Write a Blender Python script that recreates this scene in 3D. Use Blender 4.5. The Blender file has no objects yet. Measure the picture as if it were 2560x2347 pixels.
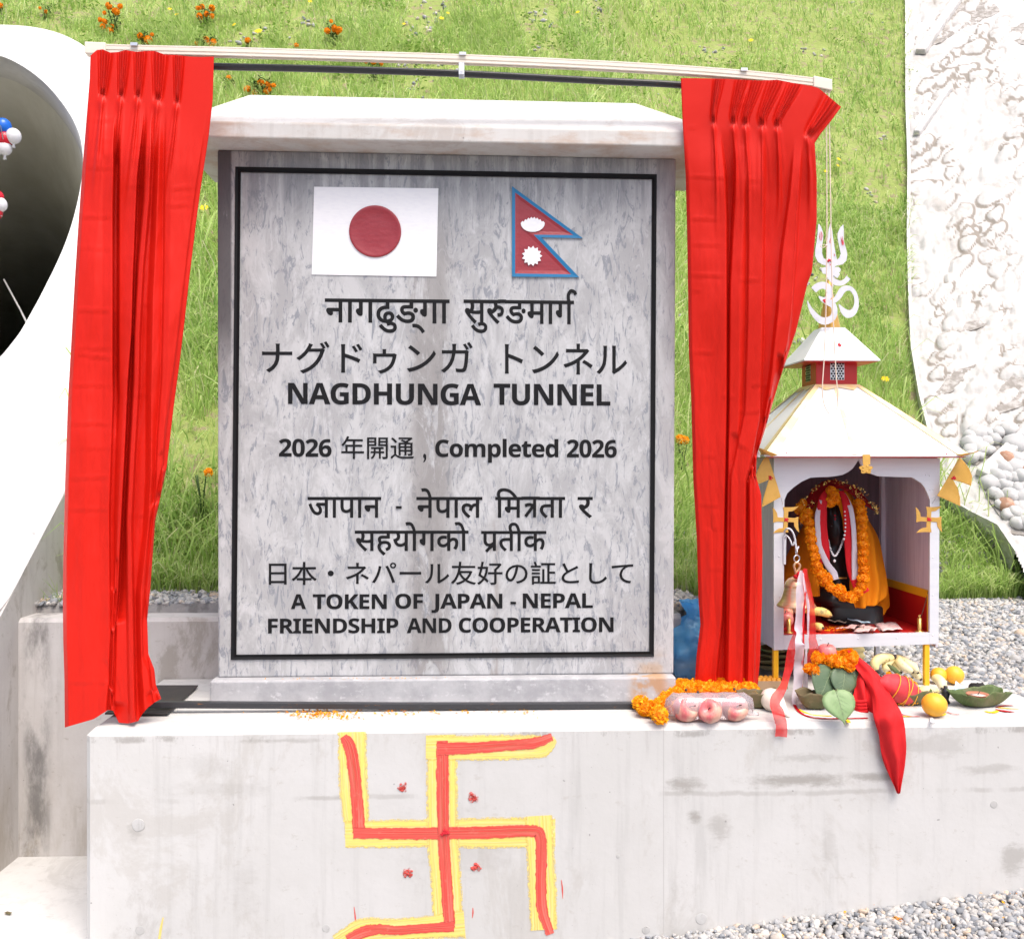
import bpy, bmesh, math, random
import numpy as np
from mathutils import Vector, Matrix, noise as mnoise

random.seed(7)
rng = np.random.default_rng(11)
S = bpy.context.scene
COL = S.collection
R = math.radians

# ------------------------------------------------------------------ camera, sky, sun, exposure
F, CX, CY, CZ = 2400.0, 1280.0, 1150.0, 1.5      # focal length and principal point in photo pixels, eye height
cam = bpy.data.cameras.new('camera')
cam.sensor_width = 36.0
cam.lens = 36.0 * F / 2560.0
cam.shift_y = (CY - 2347 / 2) / 2560.0
cam.clip_start, cam.clip_end = 0.05, 500
camo = bpy.data.objects.new('camera', cam)
COL.objects.link(camo)
camo.location = (0, 0, CZ)
camo.rotation_euler = (R(90), 0, 0)
S.camera = camo

SUN_EL, SUN_AZ = R(63), R(152)                     # azimuth from +Y clockwise: behind the camera, to the right
world = bpy.data.worlds.new('World')
S.world = world
world.use_nodes = True
wn = world.node_tree
sky = wn.nodes.new('ShaderNodeTexSky')
sky.sky_type = 'NISHITA'
sky.sun_disc = False
sky.sun_elevation = SUN_EL
sky.sun_rotation = SUN_AZ
sky.dust_density = 5.0
sky.air_density = 0.7
sky.ozone_density = 0.6
bg = wn.nodes['Background']
wn.links.new(sky.outputs[0], bg.inputs[0])
bg.inputs[1].default_value = 0.15
sun = bpy.data.lights.new('sun', 'SUN')
sun.energy = 1.0
sun.angle = R(38)
sun.color = (1.0, 0.985, 0.94)
suno = bpy.data.objects.new('sun', sun)
COL.objects.link(suno)
sd = Vector((math.sin(SUN_AZ) * math.cos(SUN_EL), math.cos(SUN_AZ) * math.cos(SUN_EL), math.sin(SUN_EL)))
suno.rotation_euler = sd.to_track_quat('Z', 'Y').to_euler()
suno.location = (2, -3, 8)
S.view_settings.view_transform = 'Standard'
S.view_settings.look = 'None'
S.view_settings.gamma = 1.0
S.view_settings.use_curve_mapping = False
S.view_settings.exposure = 1.0

# ------------------------------------------------------------------ coordinates
A = R(2.2)                                         # the plinth, stone and shrine are turned by this much
UX, UY = math.cos(A), math.sin(A)
VX, VY = -math.sin(A), math.cos(A)

def ray(px, py):
    return Vector(((px - CX) / F, 1.0, (CY - py) / F))

def P(px, py, D):                                  # point on the vertical plane at set-back D
    r = ray(px, py)
    t = D / (r.x * VX + r.y * VY)
    return Vector((r.x * t, t, CZ + r.z * t))

def PZ(px, py, z):                                 # point on the level plane at height z
    r = ray(px, py)
    t = (z - CZ) / r.z
    return Vector((r.x * t, t, z))

def G(u, D, z):
    return Vector((u * UX + D * VX, u * UY + D * VY, z))

def U(p):
    return p.x * UX + p.y * UY

def DD(p):
    return p.x * VX + p.y * VY

def UP(px, D):                                     # u of a photo column on plane D
    return U(P(px, CY, D))

def ZP(px, py, D):
    return P(px, py, D).z

# zoomed crops of the photograph used while measuring
def z2(x, y): return 800 + x / 2.06, 1450 + y / 2.06
def z3(x, y): return 1660 + x / 2.06, 1450 + y / 2.06
def z4(x, y): return 1860 + x / 3.08, 1120 + y / 3.08
def z5(x, y): return 1560 + x / 4.032, 1550 + y / 4.032
def z6(x, y): return 2000 + x / 3.6, 1550 + y / 3.6
def z7(x, y): return 1950 + x / 4.107, 530 + y / 4.107
def r2(x, y): return 800 + x / 2.24, y / 2.24
def r6(x, y): return 1660 + x / 2.24, 700 + y / 2.24

VN = Vector((VX, VY, 0))                           # away from the camera
UN = Vector((UX, UY, 0))
ZN = Vector((0, 0, 1))
LEDGE = 0.668                                      # height of the plinth's top

def nz(x, y=0.0, z=0.0):
    return mnoise.noise(Vector((x, y, z)))

def interp(v, xs, ys):
    return float(np.interp(v, xs, ys))

def smooth(a, b, x):
    t = min(1.0, max(0.0, (x - a) / (b - a)))
    return t * t * (3 - 2 * t)

# ------------------------------------------------------------------ mesh builder
class MB:
    def __init__(s):
        s.v, s.f, s.sm, s.mi, s.uv = [], [], [], [], {}

    def add(s, verts, faces, smooth=False, mi=0, uvs=None):
        b = len(s.v)
        s.v.extend([tuple(p) for p in verts])
        for f in faces:
            s.f.append([b + i for i in f])
            s.sm.append(smooth)
            s.mi.append(mi)
        if uvs is not None:
            for i, q in enumerate(uvs):
                s.uv[b + i] = q
        return s

    def prism(s, pts, ext, mi=0, smooth=False):
        n = len(pts)
        ext = Vector(ext)
        vs = [Vector(p) for p in pts] + [Vector(p) + ext for p in pts]
        fs = [list(range(n)), list(range(2 * n - 1, n - 1, -1))]
        for i in range(n):
            j = (i + 1) % n
            fs.append([i, n + i, n + j, j])
        return s.add(vs, fs, smooth, mi)

    def hexa(s, c, mi=0):                          # 8 corners: bottom loop, top loop
        return s.add(c, [[3, 2, 1, 0], [4, 5, 6, 7], [0, 1, 5, 4], [1, 2, 6, 5], [2, 3, 7, 6], [3, 0, 4, 7]], False, mi)

    def box(s, u0, u1, d0, d1, z0, z1, mi=0):
        return s.hexa([G(u0, d0, z0), G(u1, d0, z0), G(u1, d1, z0), G(u0, d1, z0),
                       G(u0, d0, z1), G(u1, d0, z1), G(u1, d1, z1), G(u0, d1, z1)], mi)

    def tube(s, path, r, n=8, mi=0, cap=True, flat=1.0):
        path = [Vector(p) for p in path]
        m = len(path)
        rr = r if hasattr(r, '__len__') else [r] * m
        up = Vector((0.13, 0.31, 0.94)).normalized()
        vs = []
        for i, p in enumerate(path):
            t = (path[min(i + 1, m - 1)] - path[max(i - 1, 0)])
            t = t.normalized() if t.length > 1e-9 else Vector((0, 0, 1))
            a = up.cross(t)
            if a.length < 1e-3:
                a = Vector((1, 0, 0)).cross(t)
            a.normalize()
            b = t.cross(a).normalized()
            up = b.copy() if abs(b.dot(t)) < .9 else up
            for k in range(n):
                q = 2 * math.pi * k / n
                vs.append(p + a * math.cos(q) * rr[i] + b * math.sin(q) * rr[i] * flat)
        fs = []
        for i in range(m - 1):
            for k in range(n):
                k2 = (k + 1) % n
                fs.append([i * n + k, i * n + k2, (i + 1) * n + k2, (i + 1) * n + k])
        if cap:
            fs.append(list(range(n - 1, -1, -1)))
            fs.append([(m - 1) * n + k for k in range(n)])
        return s.add(vs, fs, True, mi)

    def lathe(s, prof, c, n=24, rot=None, mi=0, wob=0.0, seed=0.0, close=False):
        vs = []
        c = Vector(c)
        for (r, z) in prof:
            for k in range(n):
                q = 2 * math.pi * k / n
                w = 1 + wob * nz(math.cos(q) * 1.3 + seed, math.sin(q) * 1.3, z * 20 + seed)
                p = Vector((r * w * math.cos(q), r * w * math.sin(q), z + wob * .3 * r * nz(math.cos(q) * 2 + seed, math.sin(q) * 2, 5)))
                if rot:
                    p = rot @ p
                vs.append(c + p)
        fs = []
        m = len(prof)
        for i in range(m - 1):
            for k in range(n):
                k2 = (k + 1) % n
                fs.append([i * n + k, i * n + k2, (i + 1) * n + k2, (i + 1) * n + k])
        if prof[0][0] > 1e-5:
            fs.append(list(range(n - 1, -1, -1)))
        if prof[-1][0] > 1e-5 and not close:
            fs.append([(m - 1) * n + k for k in range(n)])
        return s.add(vs, fs, True, mi)

    def ell(s, c, rad, rot=None, nu=16, nv=10, mi=0, jit=0.0, fr=3.0, seed=0.0):
        c = Vector(c)
        vs = []
        for i in range(nv + 1):
            th = math.pi * i / nv
            for k in range(nu):
                q = 2 * math.pi * k / nu
                d = Vector((math.sin(th) * math.cos(q), math.sin(th) * math.sin(q), math.cos(th)))
                j = 1 + jit * nz(d.x * fr + seed, d.y * fr, d.z * fr) if jit else 1
                p = Vector((d.x * rad[0], d.y * rad[1], d.z * rad[2])) * j
                vs.append(c + (rot @ p if rot else p))
        fs = []
        for i in range(nv):
            for k in range(nu):
                k2 = (k + 1) % nu
                fs.append([i * nu + k, (i + 1) * nu + k, (i + 1) * nu + k2, i * nu + k2])
        return s.add(vs, fs, True, mi)

    def sheet(s, rows, smooth=True, mi=0, uvs=True):
        m, n = len(rows), len(rows[0])
        vs = [p for r_ in rows for p in r_]
        fs = [[i * n + k, i * n + k + 1, (i + 1) * n + k + 1, (i + 1) * n + k] for i in range(m - 1) for k in range(n - 1)]
        uv = [(k / (n - 1), i / (m - 1)) for i in range(m) for k in range(n)] if uvs else None
        return s.add(vs, fs, smooth, mi, uv)

    def build(s, name, mats, parent=None, bevel=0.0, recalc=True, solid=0.0, label=None, weld=False, seg=2):
        vs = np.array(s.v, dtype=float)
        if parent is not None:
            L = np.array(world_loc(parent))
        else:
            lo, hi = vs.min(0), vs.max(0)
            L = np.array([(lo[0] + hi[0]) / 2, (lo[1] + hi[1]) / 2, lo[2]])
        me = bpy.data.meshes.new(name)
        me.from_pydata((vs - L).tolist(), [], s.f)
        mats = mats if isinstance(mats, (list, tuple)) else [mats]
        for m in mats:
            me.materials.append(getattr(m, 'm', m))
        me.polygons.foreach_set('use_smooth', s.sm)
        me.polygons.foreach_set('material_index', s.mi)
        if s.uv:
            lay = me.uv_layers.new(name='UVMap')
            vi = np.zeros(len(me.loops), dtype=np.int32)
            me.loops.foreach_get('vertex_index', vi)
            arr = np.zeros((len(s.v), 2))
            for k, q in s.uv.items():
                arr[k] = q
            lay.data.foreach_set('uv', arr[vi].ravel())
        if recalc or weld:
            bm = bmesh.new()
            bm.from_mesh(me)
            if weld:
                bmesh.ops.remove_doubles(bm, verts=bm.verts, dist=1e-5)
            if recalc:
                bmesh.ops.recalc_face_normals(bm, faces=bm.faces)
            bm.to_mesh(me)
            bm.free()
        o = bpy.data.objects.new(name, me)
        COL.objects.link(o)
        if parent is not None:
            o.parent = parent
        else:
            o.location = L
        if bevel:
            b = o.modifiers.new('bevel', 'BEVEL')
            b.width = bevel
            b.segments = seg
            b.limit_method = 'ANGLE'
            b.angle_limit = R(35)
        if solid:
            q = o.modifiers.new('thickness', 'SOLIDIFY')
            q.thickness = solid
            q.offset = 0
        if label:
            o['label'] = label
        return o

def world_loc(o):
    p = Vector((0, 0, 0))
    while o is not None:
        p += o.location
        o = o.parent
    return p

def thing(name, label, cat, loc, group=None):
    o = bpy.data.objects.new(name, None)
    o.empty_display_size = 0.05
    COL.objects.link(o)
    o.location = loc
    o['label'], o['category'] = label, cat
    if group:
        o['group'] = group
    return o

def tag(o, label, cat, group=None):
    o['label'], o['category'] = label, cat
    if group:
        o['group'] = group
    return o

def kind(o, k):
    o['kind'] = k
    return o

def ribbon(path, widths, nrm, off=0.0, edge=0.0, seed=0.0, sub=6):
    """flat strip following a path of points; returns rows for MB.sheet"""
    path = [Vector(p) for p in path]
    pts, ws = [], []
    n = len(path)
    wid = widths if hasattr(widths, '__len__') else [widths] * n
    for i in range(n - 1):
        for k in range(sub):
            t = k / sub
            p0, p1, p2, p3 = path[max(i - 1, 0)], path[i], path[i + 1], path[min(i + 2, n - 1)]
            pts.append(0.5 * ((2 * p1) + (p2 - p0) * t + (2 * p0 - 5 * p1 + 4 * p2 - p3) * t * t + (3 * p1 - p0 - 3 * p2 + p3) * t ** 3))
            ws.append(wid[i] + (wid[i + 1] - wid[i]) * t)
    pts.append(path[-1])
    ws.append(wid[-1])
    rows = []
    nrm = Vector(nrm)
    for i, p in enumerate(pts):
        t = pts[min(i + 1, len(pts) - 1)] - pts[max(i - 1, 0)]
        a = nrm.cross(t).normalized()
        w = ws[i] / 2
        e1 = edge * nz(i * .55 + seed, 1.7) + edge * .6 * nz(i * 1.9 + seed, 7)
        e2 = edge * nz(i * .55 + seed, 9.1) + edge * .6 * nz(i * 1.9 + seed, 17)
        rows.append([p + nrm * off - a * (w + e1), p + nrm * off - a * w * .33, p + nrm * off + a * w * .33, p + nrm * off + a * (w + e2)])
    return rows

def catmull(path, sub=6):
    path = [Vector(p) for p in path]
    n = len(path)
    out = []
    for i in range(n - 1):
        for k in range(sub):
            t = k / sub
            p0, p1, p2, p3 = path[max(i - 1, 0)], path[i], path[i + 1], path[min(i + 2, n - 1)]
            out.append(0.5 * ((2 * p1) + (p2 - p0) * t + (2 * p0 - 5 * p1 + 4 * p2 - p3) * t * t + (3 * p1 - p0 - 3 * p2 + p3) * t ** 3))
    out.append(path[-1])
    return out

# ------------------------------------------------------------------ materials
class Mat:
    def __init__(s, name, col, rough=0.6, metal=0.0, spec=0.5):
        s.m = bpy.data.materials.new(name)
        s.m.use_nodes = True
        s.t = s.m.node_tree
        s.b = s.t.nodes['Principled BSDF']
        s.b.inputs['Base Color'].default_value = (*col, 1)
        s.b.inputs['Roughness'].default_value = rough
        s.b.inputs['Metallic'].default_value = metal
        s.b.inputs['Specular IOR Level'].default_value = spec
        s.c = None
        s.base = col
        s.tc = s.t.nodes.new('ShaderNodeTexCoord')

    def n(s, kind, **k):
        x = s.t.nodes.new('ShaderNode' + kind)
        for a, v in k.items():
            setattr(x, a, v)
        return x

    def L(s, a, b):
        s.t.links.new(a, b)

    def coord(s, scale=(1, 1, 1), src='Object', loc=(0, 0, 0)):
        mp = s.n('Mapping')
        mp.inputs['Scale'].default_value = scale
        mp.inputs['Location'].default_value = loc
        s.L(s.tc.outputs[src], mp.inputs[0])
        return mp.outputs[0]

    def ramp(s, sock, lo, hi, a=0.0, b=1.0):
        r = s.n('MapRange')
        r.interpolation_type = 'SMOOTHSTEP'
        r.inputs[1].default_value, r.inputs[2].default_value = lo, hi
        r.inputs[3].default_value, r.inputs[4].default_value = a, b
        s.L(sock, r.inputs[0])
        return r.outputs[0]

    def noise(s, scale, stretch=(1, 1, 1), detail=4, rough=0.55, lo=.4, hi=.6, dist=0.0, src='Object', loc=(0, 0, 0)):
        t = s.n('TexNoise')
        t.inputs['Scale'].default_value = scale
        t.inputs['Detail'].default_value = detail
        t.inputs['Roughness'].default_value = rough
        t.inputs['Distortion'].default_value = dist
        s.L(s.coord(stretch, src, loc), t.inputs['Vector'])
        return s.ramp(t.outputs[0], lo, hi)

    def mul(s, a, b):
        x = s.n('Math', operation='MULTIPLY')
        s.L(a, x.inputs[0])
        if isinstance(b, (int, float)):
            x.inputs[1].default_value = b
        else:
            s.L(b, x.inputs[1])
        return x.outputs[0]

    def axis(s, ax, lo, hi, src='Object'):
        sp = s.n('SeparateXYZ')
        s.L(s.tc.outputs[src], sp.inputs[0])
        return s.ramp(sp.outputs[ax], lo, hi)

    def band(s, ax, c, w, soft, src='Object'):
        return s.mul(s.axis(ax, c - w - soft, c - w, src), s.inv(s.axis(ax, c + w, c + w + soft, src)))

    def inv(s, a):
        x = s.n('Math', operation='SUBTRACT')
        x.inputs[0].default_value = 1.0
        s.L(a, x.inputs[1])
        return x.outputs[0]

    def mix(s, mask, col, amt=1.0):
        x = s.n('MixRGB')
        if amt != 1.0:
            mask = s.mul(mask, amt)
        s.L(mask, x.inputs[0])
        if s.c is None:
            x.inputs[1].default_value = (*s.base, 1)
        else:
            s.L(s.c, x.inputs[1])
        if isinstance(col, tuple):
            x.inputs[2].default_value = (*col, 1)
        else:
            s.L(col, x.inputs[2])
        s.c = x.outputs[0]
        s.L(s.c, s.b.inputs['Base Color'])
        return s

    def island(s):
        g = s.n('NewGeometry')
        return g.outputs['Random Per Island']

    def rampcol(s, sock, stops):
        r = s.n('ValToRGB')
        e = r.color_ramp.elements
        e[0].position, e[0].color = stops[0][0], (*stops[0][1], 1)
        e[1].position, e[1].color = stops[-1][0], (*stops[-1][1], 1)
        for p, c in stops[1:-1]:
            q = e.new(p)
            q.color = (*c, 1)
        s.L(sock, r.inputs[0])
        s.c = r.outputs[0]
        s.L(s.c, s.b.inputs['Base Color'])
        return s

    def bump(s, scale, strength=.2, dist=.002, stretch=(1, 1, 1), detail=4, src='Object'):
        t = s.n('TexNoise')
        t.inputs['Scale'].default_value = scale
        t.inputs['Detail'].default_value = detail
        s.L(s.coord(stretch, src), t.inputs['Vector'])
        b = s.n('Bump')
        b.inputs['Strength'].default_value = strength
        b.inputs['Distance'].default_value = dist
        s.L(t.outputs[0], b.inputs['Height'])
        old = s.b.inputs['Normal'].links
        if old:
            s.L(old[0].from_socket, b.inputs['Normal'])
        s.L(b.outputs[0], s.b.inputs['Normal'])
        return s

    def rough(s, mask, a, b):
        s.L(s.ramp(mask, 0, 1, a, b), s.b.inputs['Roughness'])
        return s

    def sheen(s, w, rough=.4):
        s.b.inputs['Sheen Weight'].default_value = w
        s.b.inputs['Sheen Roughness'].default_value = rough
        return s

    def trans(s, w):                               # thin cloth or leaf: some light passes through
        tr = s.n('BsdfTranslucent')
        mx = s.n('MixShader')
        mx.inputs[0].default_value = w
        if s.c is not None:
            s.L(s.c, tr.inputs[0])
        else:
            tr.inputs[0].default_value = (*s.base, 1)
        out = s.t.nodes['Material Output']
        s.L(s.b.outputs[0], mx.inputs[1])
        s.L(tr.outputs[0], mx.inputs[2])
        s.L(mx.outputs[0], out.inputs[0])
        return s

    def alpha(s, a):
        s.b.inputs['Alpha'].default_value = a
        return s

def concrete(name, base, stain, light, sc=1.0, amt=.6):
    m = Mat(name, base, .85, spec=.3)
    m.mix(m.noise(2.2 * sc, detail=9, rough=.68, lo=.36, hi=.66), light, .8)
    m.mix(m.noise(26 * sc, (1, 1, .05), 5, .65, .50, .72), tuple(.86 * c for c in base), .6)
    m.mix(m.noise(3.4 * sc, (1, 1, .5), 10, .74, .53, .62, .5, loc=(3, 1, 2)), stain, amt)
    m.mix(m.noise(30 * sc, (.6, 1, 1), 6, .75, .60, .68), stain, .5)
    m.mix(m.noise(9 * sc, (1, 1, .10), 7, .7, .56, .72), tuple(.80 * c for c in base), .5)
    m.mix(m.noise(150, detail=2, lo=.73, hi=.77), tuple(.45 * c for c in base), .6)
    m.mix(m.noise(47, detail=1, lo=.80, hi=.815), tuple(.42 * c for c in base), .7)
    m.bump(60, .25, .002).bump(7, .25, .006)
    return m

# ------------------------------------------------------------------ shared materials
m_plinth = concrete('plinth concrete', (.54, .535, .515), (.44, .42, .385), (.59, .585, .57), 1.0, .45)
m_backwall = concrete('stained concrete', (.50, .475, .45), (.33, .30, .26), (.57, .55, .53), 1.2, .7)
m_floor = concrete('floor concrete', (.58, .575, .56), (.42, .41, .39), (.66, .655, .64), .8, .4)
m_portal = concrete('white portal concrete', (.60, .595, .585), (.46, .45, .44), (.64, .64, .63), .5, .5)
m_lining = Mat('tunnel lining', (.78, .775, .73), .9, spec=.2)
m_lining.mix(m_lining.noise(1.2, (1, .3, 3), 6, .6, .3, .7), (.60, .59, .53))
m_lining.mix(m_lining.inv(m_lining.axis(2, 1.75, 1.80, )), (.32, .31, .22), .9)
m_lining.bump(9, .4, .01)

def soil_mat(name, a, b, c):
    m = Mat(name, a, .95, spec=.15)
    m.mix(m.noise(3, detail=8, lo=.4, hi=.65), b)
    m.mix(m.noise(14, detail=6, lo=.52, hi=.66), c)
    m.bump(30, .6, .02)
    return m

m_soil = soil_mat('grassy soil', (.24, .30, .085), (.28, .33, .11), (.27, .23, .14))
m_grit = soil_mat('grit', (.24, .235, .23), (.28, .27, .26), (.16, .155, .15))
m_gravel = Mat('river gravel', (.4, .4, .4), .75, spec=.3)
m_gravel.rampcol(m_gravel.island(), [(0, (.14, .148, .16)), (.18, (.25, .265, .285)), (.38, (.37, .37, .37)), (.58, (.45, .44, .42)), (.70, (.32, .31, .295)), (.82, (.53, .51, .48)), (.91, (.48, .37, .27)), (1, (.58, .56, .53))])
m_gravel.mix(m_gravel.noise(90, detail=3, lo=.45, hi=.7), (.40, .40, .40), .3)
m_grass = Mat('grass blades', (.2, .3, .05), .55, spec=.3)
m_grass.rampcol(m_grass.island(), [(0, (.21, .37, .08)), (.25, (.34, .53, .13)), (.55, (.49, .66, .21)), (.8, (.61, .73, .30)), (.93, (.71, .72, .42)), (1, (.74, .67, .47))])
m_grass.mix(m_grass.noise(.9, detail=3, lo=.38, hi=.62), (.49, .64, .19), .4)
m_grass.mix(m_grass.noise(1.9, detail=8, rough=.7, lo=.50, hi=.62, loc=(4, 2, 1)), (.30, .42, .10), .45)
m_grass.trans(.5)
m_weed = Mat('weed leaves', (.10, .19, .04), .5, spec=.3)
m_weed.rampcol(m_weed.island(), [(0, (.13, .25, .04)), (.5, (.20, .36, .06)), (1, (.32, .46, .11))])
m_weed.trans(.3)

# ------------------------------------------------------------------ ground
def foot(X):                                       # where the grassy slope begins
    return 4.0 + 1.3 * smooth(.5, 1.7, X)

def hz(X, Y):                                      # the terrace behind the plinth and the slope above it
    g = .92 - .32 * smooth(.62, 1.25, X)
    y0 = foot(X)
    z = g + .04 * max(0, min(Y, y0) - 3.6) * 2
    if Y > y0:
        d = Y - y0
        z += 1.05 * d * smooth(-.12, .35, d)
        z += .05 * nz(X * 1.1, Y * 1.1, 3) + .025 * nz(X * 3.1, Y * 3.1, 8)
    else:
        z += .008 * nz(X * 4, Y * 4)
    return z

big = MB()
big.add([(-80, -60, -.06), (80, -60, -.06), (80, 60, -.06), (-80, 60, -.06)], [[0, 1, 2, 3]])
kind(big.build('ground', m_grit), 'structure')

outer = [(x if x > 0 else x * 2.3, y) for x, y in [(-900, 300), (-600, 130), (-300, 70), (0, 62), (80, 66), (150, 82), (215, 115), (270, 170), (310, 260), (330, 400), (322, 600), (292, 800), (240, 1010), (165, 1225), (0, 1540), (-300, 1760), (-600, 1760), (-900, 1300)]]
def inside(poly, x, y):
    r = False
    for i in range(len(poly)):
        (x1, y1), (x2, y2) = poly[i - 1], poly[i]
        if (y1 > y) != (y2 > y) and x < (x2 - x1) * (y - y1) / (y2 - y1) + x1:
            r = not r
    return r

mouth = [(x - 22 if x > 0 else x, y + (20 if y < 700 else 0)) for x, y in outer]
def in_tunnel(X, Y):                               # the slope is opened where the portal stands
    if X / Y > -.39 or Y < 3.9:
        return False
    return inside(mouth, CX + F * X / Y, CY - F * (hz(X, Y) - CZ) / Y)

hill = MB()
xs = np.arange(-5.5, 7.51, .1)
ys = np.concatenate([np.arange(3.3, 5.6, .08), np.arange(5.6, 14.1, .14)])
gv = []
for Y in ys:
    for X in xs:
        z = hz(X, Y)
        D = X * VX + Y * VY
        u = X * UX + Y * UY
        edge = 3.78 if u < .78 else interp(u, [.78, 1.62, 1.9, 3], [3.72, 3.55, 3.27, 3.2])
        if D < edge:
            z = min(z, .55)
        gv.append((X, Y, z))
nx = len(xs)
gf = []
for i in range(len(ys) - 1):
    for k in range(nx - 1):
        X, Y = (xs[k] + xs[k + 1]) / 2, (ys[i] + ys[i + 1]) / 2
        if in_tunnel(X, Y) or (X * VX + Y * VY < 3.765 and X * UX + Y * UY < .7):
            continue
        gf.append([i * nx + k, i * nx + k + 1, (i + 1) * nx + k + 1, (i + 1) * nx + k])
hill.add(gv, gf, True, 0)
for j, f in enumerate(hill.f):
    c = hill.v[f[0]]
    if c[1] < foot(c[0]) + .02:
        hill.mi[j] = 1
kind(hill.build('hillside', [m_soil, m_grit], recalc=False), 'structure')

fg = MB()                                          # gravel yard in front, rising to the right
rows = []
def fz(u):
    return .118 * (u - .53) / 1.1 - .008 if u > .2 else -.043
for i in range(40):
    D = -1.5 + 4.55 * i / 39
    rows.append([G(u, D, fz(u) + .008 * nz(u * 5, D * 5) - .02) for u in np.arange(-.25, 4.2, .08)])
fg.sheet(rows)
kind(fg.build('gravel_yard', m_grit), 'structure')

# gravel stones: one mesh per bed
def ico(sub):
    bm = bmesh.new()
    bmesh.ops.create_icosphere(bm, subdivisions=sub, radius=1)
    v = np.array([x.co[:] for x in bm.verts])
    f = np.array([[q.index for q in x.verts] for x in bm.faces])
    bm.free()
    return v, f

def rotmats(n):
    q = rng.normal(size=(n, 4))
    q /= np.linalg.norm(q, axis=1)[:, None]
    w, x, y, z = q.T
    return np.stack([1 - 2 * (y * y + z * z), 2 * (x * y - z * w), 2 * (x * z + y * w), 2 * (x * y + z * w), 1 - 2 * (x * x + z * z),
                     2 * (y * z - x * w), 2 * (x * z - y * w), 2 * (y * z + x * w), 1 - 2 * (x * x + y * y)], axis=1).reshape(n, 3, 3)

def np_mesh(name, v, faces_n, f, mat, smooth=True):
    me = bpy.data.meshes.new(name)
    nv, nf = len(v), len(f)
    me.vertices.add(nv)
    me.vertices.foreach_set('co', v.astype(np.float32).ravel())
    me.loops.add(nf * faces_n)
    me.loops.foreach_set('vertex_index', f.astype(np.int32).ravel())
    me.polygons.add(nf)
    me.polygons.foreach_set('loop_start', np.arange(0, nf * faces_n, faces_n, dtype=np.int32))
    me.polygons.foreach_set('use_smooth', np.full(nf, smooth))
    me.materials.append(getattr(mat, 'm', mat))
    me.update(calc_edges=True)
    o = bpy.data.objects.new(name, me)
    COL.objects.link(o)
    return o

def stones(name, pts, size, sub=1, mat=None, flat=.62):
    tv, tf = ico(sub)
    n = len(pts)
    vs = []
    rm = rotmats(n)
    var = [tv * (1 + .16 * rng.normal(size=(len(tv), 1)).clip(-1.2, 1.2)) for _ in range(8)]
    s = size * rng.lognormal(0, .28, n)
    asp = np.stack([rng.uniform(.9, 1.35, n), rng.uniform(.75, 1.05, n), rng.uniform(.5, .8, n)], axis=1)
    V = np.empty((n, len(tv), 3))
    for k in range(n):
        q = (var[k % 8] * asp[k] * s[k]) @ rm[k].T
        q[:, 2] *= flat / .62 * .85
        V[k] = q + pts[k]
    Fc = (tf[None] + (np.arange(n) * len(tv))[:, None, None]).reshape(-1, 3)
    o = np_mesh(name, V.reshape(-1, 3), 3, Fc, mat or m_gravel)
    return kind(o, 'stuff')

pts = []
for _ in range(10500):                              # front bed
    u, D = rng.uniform(.30, 2.0), rng.uniform(2.36, 3.0)
    p = G(u, D, 0)
    if (p.x / p.y) < .10:
        continue
    p.z = fz(u) + .001 + rng.uniform(-.004, .006)
    pts.append(p[:])
stones('front_gravel', np.array(pts), .0088, 2)
pts = []
for _ in range(26000):                             # bed behind the plinth on the right
    X, Y = rng.uniform(.55, 3.1), rng.uniform(3.3, 5.75)
    D, u = X * VX + Y * VY, X * UX + Y * UY
    e = 3.84 if u < .78 else interp(u, [.78, 1.62, 1.9, 3], [3.74, 3.57, 3.28, 3.22])
    if D < e or Y > foot(X) + .35 + .2 * nz(X * 2, 1) or X / Y > .60:
        continue
    pts.append((X, Y, hz(X, Y) + rng.uniform(-.003, .005)))
stones('terrace_gravel', np.array(pts), .0125, 1)
pts = []
for _ in range(5200):                              # strip between back wall and grass
    X, Y = rng.uniform(-1.9, .6), rng.uniform(3.7, 4.25)
    if X * VX + Y * VY < 3.835 or Y > foot(X) + .12 + .12 * nz(X * 3, 1):
        continue
    pts.append((X, Y, hz(X, Y) + rng.uniform(-.003, .005)))
stones('back_strip_gravel', np.array(pts), .0125, 1)

fl = MB()                                          # concrete floor left of the plinth
uL = UP(212, 3.0)
fl.box(uL - 2.6, uL + .06, .3, 3.75, -.05, .0)
kind(fl.build('concrete_floor', m_floor), 'structure')

# grass on the slope: one object
def pitch_side(X, Y):
    return X > .4125 * Y + .02 + .03 * nz(Y * 2.3, 4) and Y > 5.25 + max(0, .9 - .6 * (X - 2.2))

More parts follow.
